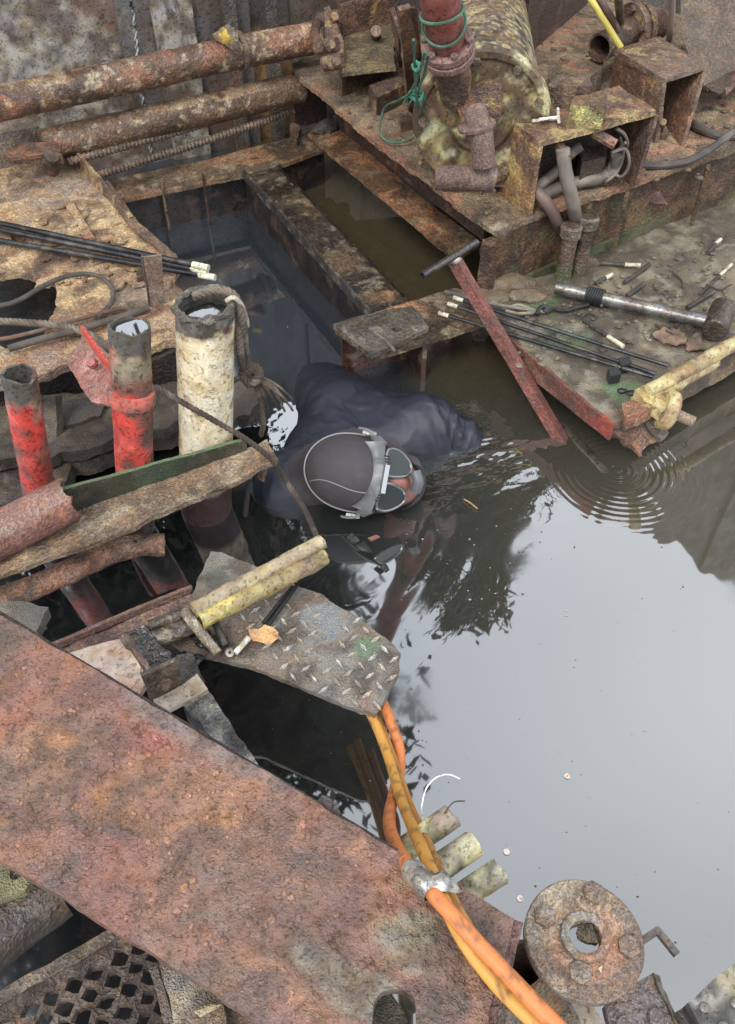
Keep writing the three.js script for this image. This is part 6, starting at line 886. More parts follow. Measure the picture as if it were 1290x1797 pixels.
  { const n = newell([a0, a1, tb, ta]); if (n.z < 0) n.negate(); const c = lerp3(lerp3(a0, tb, 0.5), a0, 0.08); part(ag, 'bolt', [disc(0.012, 0.006, c, n, 20), disc(0.007, 0.013, c, n, 16)], M.fineRust, painter(C(120, 92, 76), [[DARK, 20, 0.55, 0.1]]), { amp: 0.002 }); }
  const dg = thing('diagonal_bar', 'flat diagonal bar of cracked black and white paint running under the rust plate', 'bar');
  part(dg, 'bar', slab([P(318, 1226, 0.205), P(358, 1202, 0.205), P(460, 1352, 0.205), P(412, 1352, 0.205)], 0.012, { rag: 0.004 }), M.crust, painter(C(150, 146, 142), [[C(70, 64, 60), 16, 0.51, 0.05, 0.95], [C(40, 37, 36), 30, 0.56, 0.05, 0.9], [C(190, 186, 180), 24, 0.6, 0.05, 0.7]]), { amp: 0.004, freq: 60 });
  { const a = P(318, 1226, 0.195), b = P(412, 1352, 0.195); part(dg, 'side', slab([a, b, rise(b, -0.07), rise(a, -0.07)], 0.008, {}), M.oily, painter(C(58, 52, 48)), {}); }
  part(dg, 'dark_gusset', slab([P(296, 1150, 0.2), P(340, 1146, 0.2), P(360, 1200, 0.2), P(322, 1216, 0.2), P(300, 1190, 0.2)], 0.012, { rag: 0.004 }), M.oily, painter(C(48, 43, 40), [[C(84, 74, 66), 14, 0.56, 0.06, 0.8]]), { amp: 0.005, freq: 50 });
}
{
  const yel = painter(C(160, 144, 106), [[C(196, 184, 116), 7, 0.52, 0.07, 0.9], [C(128, 106, 84), 8, 0.54, 0.07, 0.85], [C(204, 190, 160), 12, 0.6, 0.05, 0.8], [C(90, 76, 64), 18, 0.6, 0.05, 0.85]]);
  solo('yellow_pipe', 'upper paler one of two yellow pipes lying over the chequered plate', 'pipe', pipe([P(340, 1072, 0.245), P(564, 951, 0.245)], 0.0145, { seg: 20, jag: [0.004, 0.008], wall: 0.004 }), M.coat, painter(C(172, 156, 126), [[C(196, 182, 140), 7, 0.56, 0.07, 0.9], [C(124, 104, 84), 9, 0.5, 0.09, 0.95], [C(90, 76, 64), 18, 0.6, 0.05, 0.85]]), { amp: 0.003 });
  solo('yellow_pipe', 'lower mustard speckled one of two yellow pipes lying over the chequered plate', 'pipe', pipe([P(352, 1090, 0.232), P(572, 976, 0.232)], 0.0165, { seg: 20, jag: [0.004, 0.014], wall: 0.004 }), M.coat, painter(C(158, 142, 92), [[C(204, 190, 88), 13, 0.53, 0.05, 0.95], [C(118, 98, 76), 9, 0.5, 0.07, 0.95], [C(90, 76, 60), 16, 0.58, 0.05, 0.9], [C(150, 134, 116), 3, 0.5, 0.1, 0.8, (p) => sstep(-0.25, -0.33, p.x)]]), { amp: 0.004 });
  for (const [i, x0, y0, x1, y1] of [[0, 470, 1098, 521, 1028], [1, 462, 1094, 514, 1030]]) solo('black_rod', ['right one of two thin black rods on the chequered plate above the leaf', 'left one of two thin black rods on the chequered plate above the leaf'][i], 'rod', pipe([P(x0, y0, 0.186), P(x1, y1, 0.192)], 0.004, { seg: 9 }), M.rod, painter(C(38, 38, 40)), { amp: 0.0006, edge: 0.02, group: undefined });
  solo('black_bolt', 'short thick black rod standing against the yellow pipes beside the leaf', 'rod', pipe([P(376, 1088, 0.2), P(396, 1134, 0.188)], 0.007, { seg: 12 }), M.rod, painter(C(40, 38, 37), [[C(90, 84, 78), 30, 0.56, 0.08]]), { amp: 0.001, edge: 0.02 });
  const st = thing('electrode_stub', 'white electrode stub left of the fallen leaf', 'electrode stub'); part(st, 'shaft', pipe([P(413, 1146, 0.184), P(437, 1119, 0.186)], 0.0052, { seg: 12 }), M.coat, painter(C(220, 214, 202), [[C(130, 116, 104), 24, 0.6, 0.05, 0.8]]), { amp: 0.0008 });
  solo('white_nut', 'small white and black nut at the foot of the black rod', 'nut', lathe([[0.003, 0], [0.008, 0], [0.008, 0.009], [0.003, 0.009], [0.003, 0]], P(402, 1144, 0.182), V(0.3, 0.7, 0.6), 8), M.coat, painter(C(190, 184, 174), [[DARK, 40, 0.52, 0.08, 0.9]]), { amp: 0.0008 });
  const lf = []; const lc = [[438, 1104], [456, 1102], [466, 1094], [480, 1098], [490, 1108], [491, 1120], [480, 1126], [468, 1130], [456, 1126], [446, 1122], [441, 1114]].map(([x, y]) => P(x, y, 0.19));
  const leafThing = thing('fallen_leaf', 'orange brown fallen leaf on the chequered plate', 'leaf');
  part(leafThing, 'blade', slab(lc, 0.0008, { rag: 0.0015, step: 0.005 }), M.leaf, painter(C(214, 160, 84), [[C(190, 126, 62), 20, 0.54, 0.08, 0.8], [C(140, 92, 52), 60, 0.64, 0.04, 0.9]]), { amp: 0.006, freq: 26, edge: 0.004 });
}
{
  // the big rust plate across the foreground
  const hB = 0.42, o = thing('rust_plate', 'huge orange and violet rusted steel plate lying across the foreground', 'steel plate');
  const slot = []; { const c = P(694, 1776, hB), a = P(694, 1736, hB).distanceTo(c), b = P(732, 1776, hB).distanceTo(c); for (let i = 0; i <= 12; i++) { const t = Math.PI * i / 12; slot.push(c.clone().add(V(Math.cos(t) * b, 0, -Math.sin(t) * a))); } slot.push(P(650, 1850, hB), P(728, 1850, hB)); }
  const outline = [[-120, 1000], [0, 1078], [120, 1148], [230, 1214], [330, 1275], [450, 1345], [600, 1435], [720, 1504], [820, 1562], [902, 1611], [888, 1664], [872, 1722], [858, 1784], [842, 1880], [620, 1900], [470, 1812], [376, 1742], [240, 1656], [120, 1584], [0, 1510], [-120, 1440]].map(([x, y]) => P(x, y, hB));
  const A = P(0, 1078, hB), Bq = P(902, 1611, hB), ud = Bq.clone().sub(A).normalize(), vd = V(-ud.z, 0, ud.x), L = A.distanceTo(Bq);
  const uvOf = (p) => { const d = p.clone().sub(A); return [d.dot(ud) / L, d.dot(vd) / 0.28]; };
  const streak = (x, y, r, k = 3) => { const c = P(x, y, hB); return (p) => { const d = p.clone().sub(c), a = d.dot(ud) / k, b = d.dot(vd); return clamp(1.25 - Math.hypot(a, b) / r); }; };
  DULL = 0.1;
  const paint = painter(C(128, 98, 78), [
    [C(118, 98, 90), 5, 0.5, 0.12, 0.85], [C(164, 104, 74), 5, 0.5, 0.07, 0.8], [C(146, 84, 72), 8, 0.54, 0.1, 0.6], [C(176, 118, 68), 9, 0.6, 0.06, 0.6],
    [C(128, 114, 110), 6, 0.4, 0.1, 0.95, (p) => { const [a, b] = uvOf(p); return clamp(1.2 - Math.abs(b) / 0.17) * sstep(0.12, 0.25, a) * (1 - sstep(0.6, 0.75, a)); }],
    [C(172, 100, 64), 7, 0.44, 0.1, 0.95, nearTo(P(60, 1180, hB), 0.16)], [C(178, 116, 62), 9, 0.46, 0.08, 0.95, streak(110, 1300, 0.045, 2.8)], [C(172, 86, 70), 9, 0.47, 0.09, 0.85, streak(250, 1290, 0.04, 2.6)],
    [C(194, 130, 62), 11, 0.45, 0.08, 0.95, streak(400, 1430, 0.034, 1.3)], [C(192, 128, 66), 11, 0.45, 0.08, 0.95, streak(630, 1490, 0.034, 1.5)], [C(190, 76, 62), 12, 0.48, 0.08, 0.8, streak(590, 1590, 0.026, 1.8)], [C(176, 82, 66), 10, 0.54, 0.09, 0.7, streak(340, 1330, 0.026, 2.8)], [C(190, 124, 62), 12, 0.5, 0.08, 0.8, streak(170, 1390, 0.02, 2.2)],
    [C(110, 90, 82), 6, 0.46, 0.1, 0.8, streak(560, 1700, 0.06, 2.4)],
    [C(142, 134, 112), 12, 0.34, 0.07, 1.15, streak(735, 1650, 0.07, 1.2)], [C(134, 126, 108), 12, 0.34, 0.07, 1.15, streak(650, 1750, 0.055, 2.4)], [C(98, 86, 76), 10, 0.46, 0.08, 0.8, streak(790, 1760, 0.06, 1.2)],
    [C(84, 74, 68), 18, 0.6, 0.06, 0.7], [C(96, 66, 56), 34, 0.57, 0.07, 0.6]]);
  DULL = 0.18;
  const crustBump = streak(735, 1650, 0.07, 1.2), crust2 = streak(640, 1760, 0.05, 2.2);
  const bend = (p) => { const n = fbm(p.x * 60, p.y * 60, p.z * 60, 3) - 0.5, k = Math.max(crustBump(p), crust2(p)); if (p.y > hB - 0.004 && k > 0) p.y += Math.min(1, k * 1.6) * (0.003 + 0.008 * n); return p; };
  part(o, 'plate', slab(outline, 0.016, { rag: 0.0034, holes: [slot], hrag: 0.003, step: 0.009 }), M.plateRust, paint, { amp: 0.0012, freq: 60, edge: 0.0055, gain: 1.18, bend });
  { const a = P(902, 1612, hB - 0.015), b = P(850, 1800, hB - 0.015); part(o, 'end_flange', slab([a, b, rise(b, -0.05), rise(a, -0.05)], 0.012, { rag: 0.003 }), M.crust, painter(C(120, 86, 78), [[C(92, 72, 66), 7, 0.52, 0.08, 0.8], [C(160, 96, 70), 9, 0.6, 0.05, 0.8]]), { amp: 0.003 }); }
  { const a = P(-120, 1000, hB - 0.016), b = P(820, 1562, hB - 0.016), d = V(0.01, 0, 0.02); part(o, 'under_rib', slab([a.clone().add(d), b.clone().add(d), rise(b, -0.09).add(d), rise(a, -0.09).add(d)], 0.012, {}), M.rust, painter(C(84, 62, 54), [[DARK, 7, 0.5, 0.1, 0.8]]), { edge: 0.02 }); }
  const fl = []; for (let i = 0; i < 420; i++) { const t = rnd(), c = P(900 * t + rr(-60, 30), 1090 + 520 * t + rr(10, 380), hB + 0.0005), q = uvOf(c); if (q[0] < 0.02 || q[0] > 0.86 || q[1] < 0.05 || q[1] > 0.9) continue; const s = rr(0.0012, 0.0045); fl.push(blob(c, V(s, s * 0.4, s * rr(0.6, 1.4)), 1.6)); }
  part(o, 'rust_scale', fl, M.fineRust, paint, { amp: 0.001, freq: 80, edge: 0.03 }).userData.kind = 'stuff';
  // beam seen through the slot, scraps under the plate's lower edge
  solo('under_beam', 'muddy grey flat bar seen through the slot in the rust plate', 'beam', slab([P(640, 1800, 0.36), P(664, 1736, 0.36), P(686, 1742, 0.36), P(740, 1840, 0.36), P(640, 1850, 0.36)], 0.02, { rag: 0.003 }), M.mud, painter(C(140, 130, 110), [[DARK, 8, 0.52, 0.09, 0.8]]), { amp: 0.003 });
  solo('edge_scrap', 'tiny dark scrap sticking out behind the far edge of the rust plate', 'scrap', slab([P(558, 1404, 0.4), P(566, 1394, 0.4), P(582, 1404, 0.4), P(600, 1432, 0.4), P(580, 1424, 0.4)], 0.01, { rag: 0.002 }), M.rust, painter(C(84, 74, 70)), {});
}
{
  // three cut pipe stubs
  const yw = (s) => painter(C(208, 198, 140), [[C(126, 106, 92), 11, 0.56, 0.05, 0.9], [C(206, 200, 164), 12, 0.55, 0.06, 0.8], [C(84, 74, 68), 16, 0.55, 0.05, 0.9], [C(150, 130, 122), 3, 0.5, 0.1, 0.95, (p) => sstep(0.55, 0.78, s(p))]]);
  for (const [i, x0, y0, x1, y1, label] of [[0, 700, 1498, 793, 1432, 'farthest of three cut pipe stubs, white wire hooked on it'], [1, 742, 1542, 836, 1478, 'middle of the three cut pipe stubs'], [2, 790, 1586, 880, 1528, 'nearest of three cut pipe stubs, beside the corner of the rust plate']]) {
    const a = P(x0, y0, 0.29), b = P(x1, y1, 0.31), d = b.clone().sub(a), t = thing('pipe_stub', label, 'pipe stub', 'cut pipe stubs'), s = (p) => p.clone().sub(a).dot(d) / d.lengthSq();
    part(t, 'barrel', pipe([a, b], [0.0165, 0.018, 0.017][i], { wall: 0.004, seg: 26, jag: [0, 0.008], step: 0.008 }), M.coat, yw(s), { amp: 0.002, edge: 0.006 });
  }
  solo('white_wire', 'thin white wire curling up from the farthest cut pipe stub', 'wire', pipe(smooth([P(742, 1436, 0.34), P(741, 1412, 0.41), P(748, 1384, 0.42), P(766, 1364, 0.42), P(790, 1359, 0.41), P(808, 1366, 0.4)], 5), 0.0009, { seg: 7 }), M.coat, painter(C(228, 226, 222)), { amp: 0.001, edge: 0.02 });
  solo('dark_wire', 'very thin dark wire poking out past the mouth of the farthest cut pipe stub', 'wire', pipe(smooth([P(780, 1428, 0.325), P(796, 1408, 0.33), P(816, 1406, 0.325)], 5), 0.001, { seg: 6 }), M.coat, painter(C(70, 62, 56)), { amp: 0.0008, edge: 0.02 });
  // hoses
  DULL = 0;
  const dirty = (c) => painter(c, [[c.map((v) => v * 0.8), 9, 0.56, 0.08, 0.6], [C(92, 64, 38), 80, 0.62, 0.03, 0.8], [C(110, 80, 48), 18, 0.68, 0.04, 0.6]]);
  const hose = (name, label, pts, r, p) => solo(name, label, 'hose', pipe(smooth(pts, 6), r, { seg: 18 }), M.hose, p, { amp: 0.0006, edge: 0.01 });
  const Y = C(206, 142, 20), O = C(208, 114, 30);
  hose('yellow_hose', 'upper yellow diver\'s hose running from under the chequered plate to the bottom edge', [P(610, 1180, 0.13), P(655, 1262, 0.15), P(682, 1330, 0.17), P(703, 1400, 0.22), P(724, 1452, 0.31), P(752, 1516, 0.42), P(776, 1574, 0.45), P(812, 1648, 0.446), P(880, 1738, 0.44), P(1000, 1850, 0.44)], 0.0078, dirty(Y));
  hose('yellow_hose', 'second yellow hose lying tight along the first one', [P(625, 1180, 0.12), P(668, 1275, 0.14), P(694, 1345, 0.16), P(718, 1412, 0.21), P(744, 1470, 0.31), P(768, 1522, 0.42), P(800, 1592, 0.44), P(836, 1652, 0.436), P(912, 1742, 0.436), P(1020, 1845, 0.44)], 0.0072, dirty(C(188, 124, 12)));
  hose('orange_hose', 'orange hose bowing left past the taped joint, thicker below it', [P(650, 1190, 0.13), P(684, 1262, 0.15), P(700, 1310, 0.14), P(702, 1344, 0.14), P(692, 1392, 0.18), P(683, 1436, 0.26), P(691, 1476, 0.35), P(714, 1516, 0.42), P(742, 1548, 0.455), P(790, 1602, 0.464), P(850, 1668, 0.462), P(930, 1752, 0.46), P(1020, 1845, 0.46)], 0.0088, dirty(O));
  DULL = 0.18;
  const tp = thing('tape_wrap', 'silver tape wrapped round the orange hose with a loose flap', 'tape');
  const silver = painter(C(176, 172, 164), [[C(130, 124, 116), 16, 0.52, 0.08, 0.8], [C(216, 214, 208), 24, 0.58, 0.06, 0.8]]);
  part(tp, 'sleeve', pipe(smooth([P(724, 1526, 0.437), P(742, 1549, 0.457), P(758, 1567, 0.461)], 5), 0.0135, { seg: 22, wall: 0.0015 }), M.steel, silver, { amp: 0.003, freq: 60, edge: 0.005 });
  part(tp, 'flap', slab([P(744, 1530, 0.472), P(766, 1532, 0.47), P(800, 1548, 0.455), P(812, 1560, 0.45), P(786, 1562, 0.455), P(760, 1560, 0.465)], 0.0012, { rag: 0.002, step: 0.006 }), M.steel, silver, { amp: 0.012, freq: 34, edge: 0.004 });
  part(tp, 'clear_flap', slab([P(752, 1528, 0.468), P(780, 1534, 0.462), P(796, 1548, 0.455), P(776, 1556, 0.458)], 0.0012, { rag: 0.002, step: 0.006 }), M.steel, painter(C(128, 116, 104), [[C(196, 190, 180), 30, 0.55, 0.06]]), { amp: 0.014, freq: 40, edge: 0.004 });
}
{
  // bottom right: bolted flange and its neighbours
  const h = 0.3, c = P(1026, 1646, h), n = V(0.04, 1, -0.05).normalize(), o = thing('bolted_flange', 'round rusty flange with four hex bolts and water in its bore, bottom right', 'flange');
  const r = 0.073, pal = painter(C(128, 106, 92), [[C(104, 86, 76), 6, 0.52, 0.08, 0.85], [C(176, 116, 78), 9, 0.46, 0.07, 0.95, (p) => { const d = Math.hypot(p.x - c.x, p.z - c.z); return sstep(0.022, 0.03, d) * (1 - sstep(0.045, 0.062, d)) * 1.1; }], [C(160, 146, 124), 8, 0.57, 0.06, 0.8], [C(88, 76, 70), 20, 0.6, 0.05, 0.8]]);
  part(o, 'disc', disc(r, 0.009, c.clone().addScaledVector(n, -0.009), n, 56, 0.023), M.fineRust, pal, { amp: 0.0013, edge: 0.005 });
  part(o, 'lower_disc', disc(r - 0.001, 0.008, c.clone().addScaledVector(n, -0.019), n, 56, 0.022), M.fineRust, painter(C(104, 92, 82), [[DARK, 9, 0.54, 0.08, 0.8]]), { amp: 0.0016, edge: 0.006 });
  part(o, 'neck_ring', lathe([[0.02, -0.03], [0.02, 0.006], [0.025, 0.0085], [0.03, 0.007], [0.0315, 0.001], [0.0315, -0.004]], c, n, 12), M.fineRust, painter(C(134, 126, 118), [[C(100, 88, 80), 14, 0.52, 0.08, 0.8], [C(166, 110, 76), 12, 0.6, 0.05, 0.7]]), { amp: 0.002, freq: 50, edge: 0.004 });
  part(o, 'bore_crust', blob(c.clone().add(V(0.008, -0.004, -0.008)), V(0.018, 0.005, 0.012), 1.6), M.crust, painter(C(96, 82, 58), [[C(60, 52, 42), 20, 0.52, 0.08]]), { amp: 0.004, freq: 80, edge: 0.003 });
  part(o, 'standing_water', lathe([[0, 0], [0.0198, 0]], c.clone().add(V(0, -0.006, 0)), V(0, 1, 0), 24), M.water, () => C(40, 40, 38), { amp: 0, edge: 1, gain: 1 });
  for (const [x, y] of [[956, 1609], [1041, 1567], [1103, 1661], [1018, 1707]]) part(o, 'hex_bolt', hexBolt(P(x, y, h + 0.001), n, 0.0145, 0.006), M.fineRust, painter(C(128, 108, 94), [[C(104, 84, 72), 20, 0.52, 0.08, 0.8], [C(150, 136, 122), 30, 0.58, 0.06, 0.7]]), { amp: 0.0008, edge: 0.005 });
  part(o, 'neck', pipe([c.clone().addScaledVector(n, -0.024), c.clone().addScaledVector(n, -0.22).add(V(-0.02, 0, 0.02))], 0.034, { seg: 24 }), M.rust, painter(C(104, 90, 78), [[DARK, 8, 0.5, 0.1, 0.8]]), {});
  part(o, 'paint_fleck', slab([[1050, 1700], [1058, 1694], [1056, 1708]].map(([x, y]) => P(x, y, h + 0.0035)), 0.003, { rag: 0.001 }), M.coat, painter(C(206, 186, 168)), {});
  const e = thing('elbow_stub', 'ochre brown pipe stub with a foot flange, half under the round flange', 'pipe stub');
  const e0 = P(918, 1694, 0.27), e1 = P(958, 1752, 0.16);
  part(e, 'barrel', pipe([e1, e0], 0.03, { seg: 28, wall: 0.005, jag: [0, 0.004] }), M.fineRust, painter(C(124, 100, 72), [[C(150, 108, 70), 7, 0.52, 0.08, 0.9], [C(92, 82, 72), 8, 0.54, 0.08, 0.9]]), { amp: 0.0015 });
  part(e, 'foot_flange', disc(0.05, 0.012, e1.clone().add(V(0, -0.006, 0)), e0.clone().sub(e1).normalize(), 36), M.fineRust, painter(C(118, 106, 94), [[DARK, 9, 0.54, 0.08, 0.8], [C(156, 148, 138), 16, 0.58, 0.05, 0.7]]), { amp: 0.002 });
  solo('bent_rod', 'bent black square rod jutting over the water from the round flange', 'rod', prism(rect(0.008, 0.008), P(1112, 1660, 0.285), P(1156, 1632, 0.29)).concat(prism(rect(0.008, 0.008), P(1151, 1630, 0.29), P(1188, 1676, 0.288))), M.rod, painter(C(70, 62, 60), [[C(130, 118, 112), 12, 0.56, 0.08, 0.8]]), { amp: 0.0008 });
  solo('brace_strip', 'pale grey brown strip bracing down from the round flange', 'strip', slab([P(1004, 1760, 0.25), P(1034, 1748, 0.25), P(1090, 1850, 0.25), P(1040, 1850, 0.25)], 0.02, { rag: 0.002 }), M.coat, painter(C(146, 138, 128), [[C(98, 86, 78), 8, 0.54, 0.08, 0.8]]), { amp: 0.002 });
  const wp = thing('wet_plate', 'wet pinkish grey plate beside the round flange, a small bolt on it', 'plate');
  part(wp, 'plate', slab([P(1060, 1764, 0.23), P(1146, 1706, 0.23), P(1170, 1744, 0.23), P(1214, 1850, 0.23), P(1080, 1850, 0.23)], 0.014, { rag: 0.004 }), M.oily, painter(C(120, 104, 102), [[C(96, 84, 82), 6, 0.52, 0.08, 0.8], [C(140, 124, 120), 8, 0.57, 0.06, 0.8], [C(60, 54, 52), 22, 0.6, 0.05, 0.8]]), { amp: 0.0025 });
  part(wp, 'bolt', hexBolt(P(1150, 1786, 0.231), V(0, 1, 0), 0.011, 0.008), M.oily, painter(C(104, 90, 88)), { amp: 0.001 });
  part(wp, 'torn_rim', slab([P(1146, 1706, 0.236), P(1156, 1712, 0.236), P(1186, 1780, 0.236), P(1216, 1850, 0.236), P(1204, 1850, 0.236)], 0.014, { rag: 0.006 }), M.oily, painter(C(150, 136, 122), [[BLACK, 14, 0.52, 0.08, 0.9]]), { amp: 0.004 });
  const bp = thing('black_plate', 'glossy black and yellowish plate in the bottom right corner', 'plate');
  part(bp, 'plate', slab([P(1206, 1758, 0.28), P(1296, 1686, 0.28), P(1400, 1680, 0.28), P(1400, 1860, 0.28), P(1260, 1860, 0.28)], 0.03, { rag: 0.003 }), M.wetDark, painter(C(58, 55, 53), [[C(168, 156, 124), 5, 0.44, 0.09, 0.8, nearTo(P(1285, 1722, 0.28), 0.035)], [C(50, 48, 48), 8, 0.52, 0.09, 0.8], [C(150, 146, 138), 30, 0.64, 0.04, 0.8]]), { amp: 0.002 });
  for (const [x, y] of [[1236, 1768], [1270, 1800], [1290, 1760]]) part(bp, 'rivet', blob(P(x, y, 0.281), V(0.006, 0.003, 0.006), 0.4), M.wetDark, painter(C(104, 100, 96)), { amp: 0.0005 });
  part(bp, 'side_strip', slab([P(1186, 1774, 0.25), P(1206, 1762, 0.25), P(1262, 1860, 0.25), P(1230, 1860, 0.25)], 0.012, { rag: 0.004 }), M.wetDark, painter(C(90, 84, 80), [[BLACK, 14, 0.52, 0.08, 0.8]]), {});
  solo('rounded_stub', 'brown rounded pipe end under the lower corner of the rust plate', 'pipe', pipe([P(838, 1840, 0.3), P(900, 1770, 0.3)], 0.04, { seg: 24 }), M.rust, painter(C(104, 88, 74), [[DARK, 8, 0.54, 0.08, 0.8]]), {});
}
{
  // bottom left, under the rust plate: pipe, expanded grating, scraps
  solo('dark_pipe', 'thick dark brown pipe under the rust plate at the left edge', 'pipe', pipe([P(-120, 1720, 0.24), P(96, 1556, 0.24)], 0.045, { seg: 28, wall: 0.008 }), M.rust, painter(C(78, 66, 60), [[DARK, 7, 0.5, 0.1, 0.9], [C(110, 96, 84), 10, 0.58, 0.06, 0.7]]), { amp: 0.003 });
  const lp = thing('yellowed_lug', 'yellowish muddy lug with a round hole at the left edge under the rust plate', 'lug'), hc = P(28, 1533, 0.34), hole = []; for (let i = 0; i < 14; i++) hole.push(hc.clone().add(V(Math.cos(i / 14 * 6.283) * 0.0085, 0, Math.sin(i / 14 * 6.283) * 0.0085)));
  part(lp, 'lug', slab([P(-100, 1470, 0.34), P(20, 1512, 0.34), P(60, 1540, 0.34), P(44, 1562, 0.34), P(0, 1576, 0.34), P(-100, 1600, 0.34)], 0.014, { rag: 0.004, holes: [hole], hrag: 0.001 }), M.mud, painter(C(116, 104, 76), [[C(176, 170, 110), 7, 0.52, 0.06, 0.9], [C(80, 68, 54), 9, 0.54, 0.07, 0.8]]), { amp: 0.003 });
  const hG = 0.26, g = thing('expanded_grating', 'brown muddy sheet of expanded metal grating in the bottom left corner', 'grating');
  const a = P(-90, 1790, hG), b = P(208, 1624, hG), ud = b.clone().sub(a).normalize(), vd = V(-ud.z, 0, ud.x), holes = [], o0 = P(90, 1752, hG);
  for (let i = -5; i <= 8; i++) for (let j = -2; j <= 5; j++) {
    const q = o0.clone().addScaledVector(ud, (i + (j & 1) * 0.5) * 0.0285).addScaledVector(vd, j * 0.0195), x = q.clone().sub(b).dot(ud), y = q.clone().sub(b).dot(vd); if (x > 0.045 || y < 0.026 || x < -0.3) continue;
    const w = 0.0118 * (0.85 + 0.3 * hash(i + 50, j + 50, 3)), k = 0.0125 * (0.8 + 0.35 * hash(i + 50, j + 50, 4)), s = 0.006 * (hash(i + 50, j + 50, 5) - 0.5);
    holes.push([[-w, s], [-w * 0.3, k * 0.62], [w * 0.25, k * 0.8], [w, 0], [w * 0.4, -k * 0.6], [-w * 0.25, -k * 0.8]].map(([m, n]) => q.clone().addScaledVector(ud, m + s).addScaledVector(vd, n)));
  }
  part(g, 'sheet', slab([a, P(100, 1684, hG), b, P(268, 1650, hG), P(322, 1700, hG), P(356, 1760, hG), P(400, 1880, hG), P(-90, 1900, hG)], 0.012, { rag: 0.003, holes, hrag: 0.0012, step: 0.006 }), M.crust, painter(C(80, 66, 58), [[C(60, 50, 45), 8, 0.52, 0.08, 0.9], [C(122, 102, 86), 14, 0.6, 0.05, 0.8]]), { amp: 0.004, freq: 44, edge: 0.006 });
  part(g, 'rim', slab([rise(a, 0.004), rise(b, 0.004), b.clone().addScaledVector(vd, 0.016).add(V(0, 0.004, 0)), a.clone().addScaledVector(vd, 0.016).add(V(0, 0.004, 0))], 0.012, { rag: 0.002 }), M.rust, painter(C(106, 90, 78), [[DARK, 9, 0.54, 0.08, 0.8], [C(150, 130, 110), 16, 0.6, 0.05, 0.7]]), { amp: 0.003 });
  const bl = thing('beige_channel', 'beige muddy channel end standing between the grating and the rust plate', 'channel');
  part(bl, 'top', slab([P(276, 1690, 0.34), P(326, 1652, 0.34), P(340, 1664, 0.34), P(396, 1758, 0.34), P(410, 1870, 0.34), P(330, 1870, 0.34)], 0.014, { rag: 0.005 }), M.mud, painter(C(160, 144, 120), [[C(106, 94, 84), 5, 0.5, 0.05, 0.95, nearTo(P(305, 1705, 0.34), 0.04)], [C(172, 132, 76), 6, 0.46, 0.08, 0.9, nearTo(P(380, 1790, 0.34), 0.05)], [C(186, 172, 148), 12, 0.58, 0.05, 0.8], [C(90, 74, 62), 16, 0.6, 0.05, 0.8]]), { amp: 0.004 });
  { const p = P(276, 1692, 0.33), q = P(330, 1870, 0.33); part(bl, 'side', slab([p, q, rise(q, -0.05), rise(p, -0.05)], 0.01, { rag: 0.004 }), M.mud, painter(C(120, 100, 84), [[DARK, 9, 0.54, 0.08, 0.8]]), { amp: 0.004 }); }
  part(bl, 'leaf_of_rust', slab([P(340, 1776, 0.35), P(372, 1760, 0.356), P(392, 1758, 0.352), P(380, 1768, 0.348), P(352, 1784, 0.35)], 0.004, { rag: 0.002 }), M.mud, painter(C(186, 160, 116)), { amp: 0.004 });
  solo('brown_plate', 'muddy brown plate under the lower edge of the rust plate, right beside the beige channel', 'plate', slab([P(388, 1716, 0.32), P(440, 1740, 0.32), P(520, 1800, 0.32), P(560, 1880, 0.32), P(410, 1880, 0.32), P(384, 1760, 0.32)], 0.02, { rag: 0.005 }), M.mud, painter(C(122, 98, 80), [[C(156, 134, 106), 9, 0.55, 0.06, 0.8], [DARK, 8, 0.56, 0.07, 0.8]]), { amp: 0.005 });
}
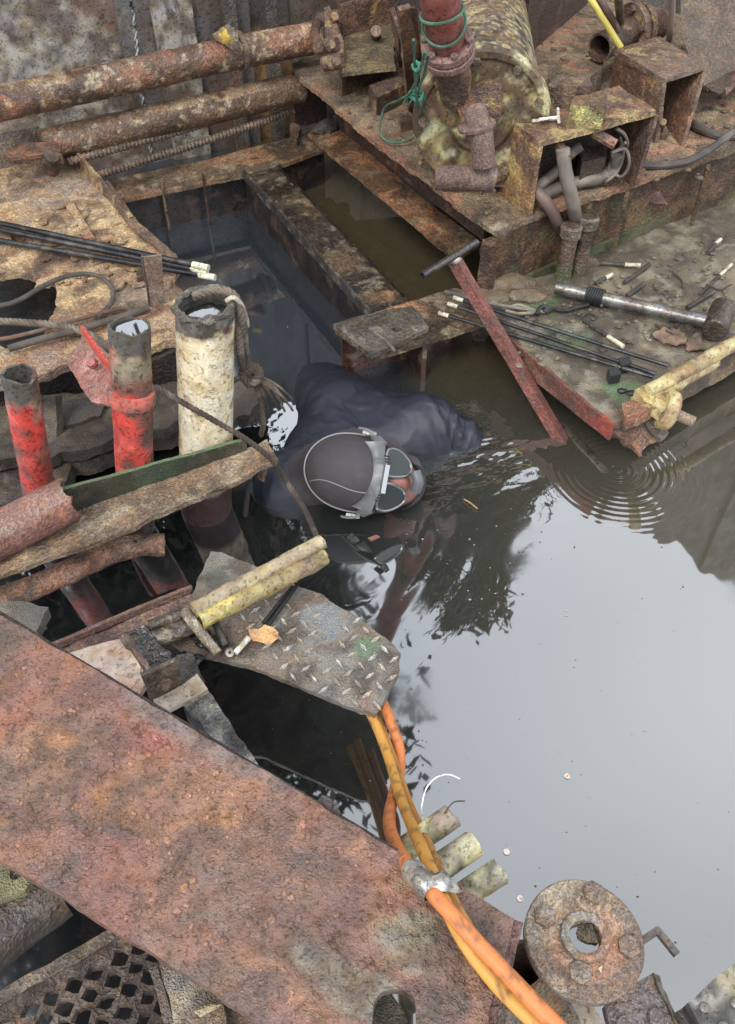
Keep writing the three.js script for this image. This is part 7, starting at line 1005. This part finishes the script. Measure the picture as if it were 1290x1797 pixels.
{
  // things afloat
  for (const [x, y, label] of [[995, 1362, 'pale round petal afloat on the open water, farthest of three'], [889, 1495, 'middle of three pale round petals afloat, beside the middle cut pipe stub'], [913, 1577, 'pale round petal afloat nearest to the corner of the rust plate']]) { const t = thing('floating_petal', label, 'petal', 'pale petals afloat'); part(t, 'petal', disc(0.0052, 0.0012, P(x, y, 0.0012), V(0, 1, 0), 14), M.coat, painter(C(226, 206, 196)), { amp: 0.0004 }); }
  const sp = []; for (let i = 0; i < 130; i++) { const x = rr(420, 1290), y = rr(400, 1700), s = rr(0.0005, 0.0016); sp.push(blob(P(x, y, 0.001), V(s * rr(0.8, 1.8), s * 0.5, s), 1.2)); }
  for (let i = 0; i < 60; i++) { const s = rr(0.0007, 0.002); sp.push(blob(P(rr(690, 920), rr(760, 1080), 0.001), V(s * rr(0.8, 1.8), s * 0.5, s), 1.2)); }
  for (let i = 0; i < 170; i++) { const s = rr(0.0003, 0.0008); sp.push(blob(P(rr(480, 1290), rr(820, 1760), 0.0006), V(s * rr(0.8, 2), s * 0.5, s), 1.2)); }
  const sm = meshOf('floating_debris', sp, M.mud, painter(C(110, 100, 86), [[C(214, 208, 196), 1.5, 0.55, 0.02], [DARK, 2, 0.56, 0.02]]), { amp: 0, edge: 1 }); sm.userData.kind = 'stuff'; sm.userData.label = 'small flecks of debris floating on the water'; scene.add(sm);
  solo('floating_leaf', 'reddish leaf scrap afloat just below the diver\'s face', 'leaf', slab([P(645, 944, 0.002), P(660, 938, 0.003), P(667, 942, 0.002), P(652, 949, 0.002)], 0.0015, {}), M.leaf, painter(C(150, 84, 74)), { amp: 0.0006 });
  solo('floating_twig', 'small orange twig afloat beside the diver\'s splash', 'twig', pipe(smooth([P(814, 876, 0.002), P(824, 882, 0.003), P(838, 893, 0.002)], 4), 0.0018, { seg: 7 }), M.leaf, painter(C(170, 130, 84)), { amp: 0.0006, edge: 0.02 });
}

settle();
const renderer = new THREE.WebGLRenderer({ antialias: true });
renderer.setSize(735, 1024);
renderer.toneMapping = THREE.LinearToneMapping;
renderer.toneMappingExposure = EXPOSURE;
renderer.shadowMap.enabled = true;
renderer.shadowMap.type = THREE.PCFSoftShadowMap;
renderer.render(scene, camera);
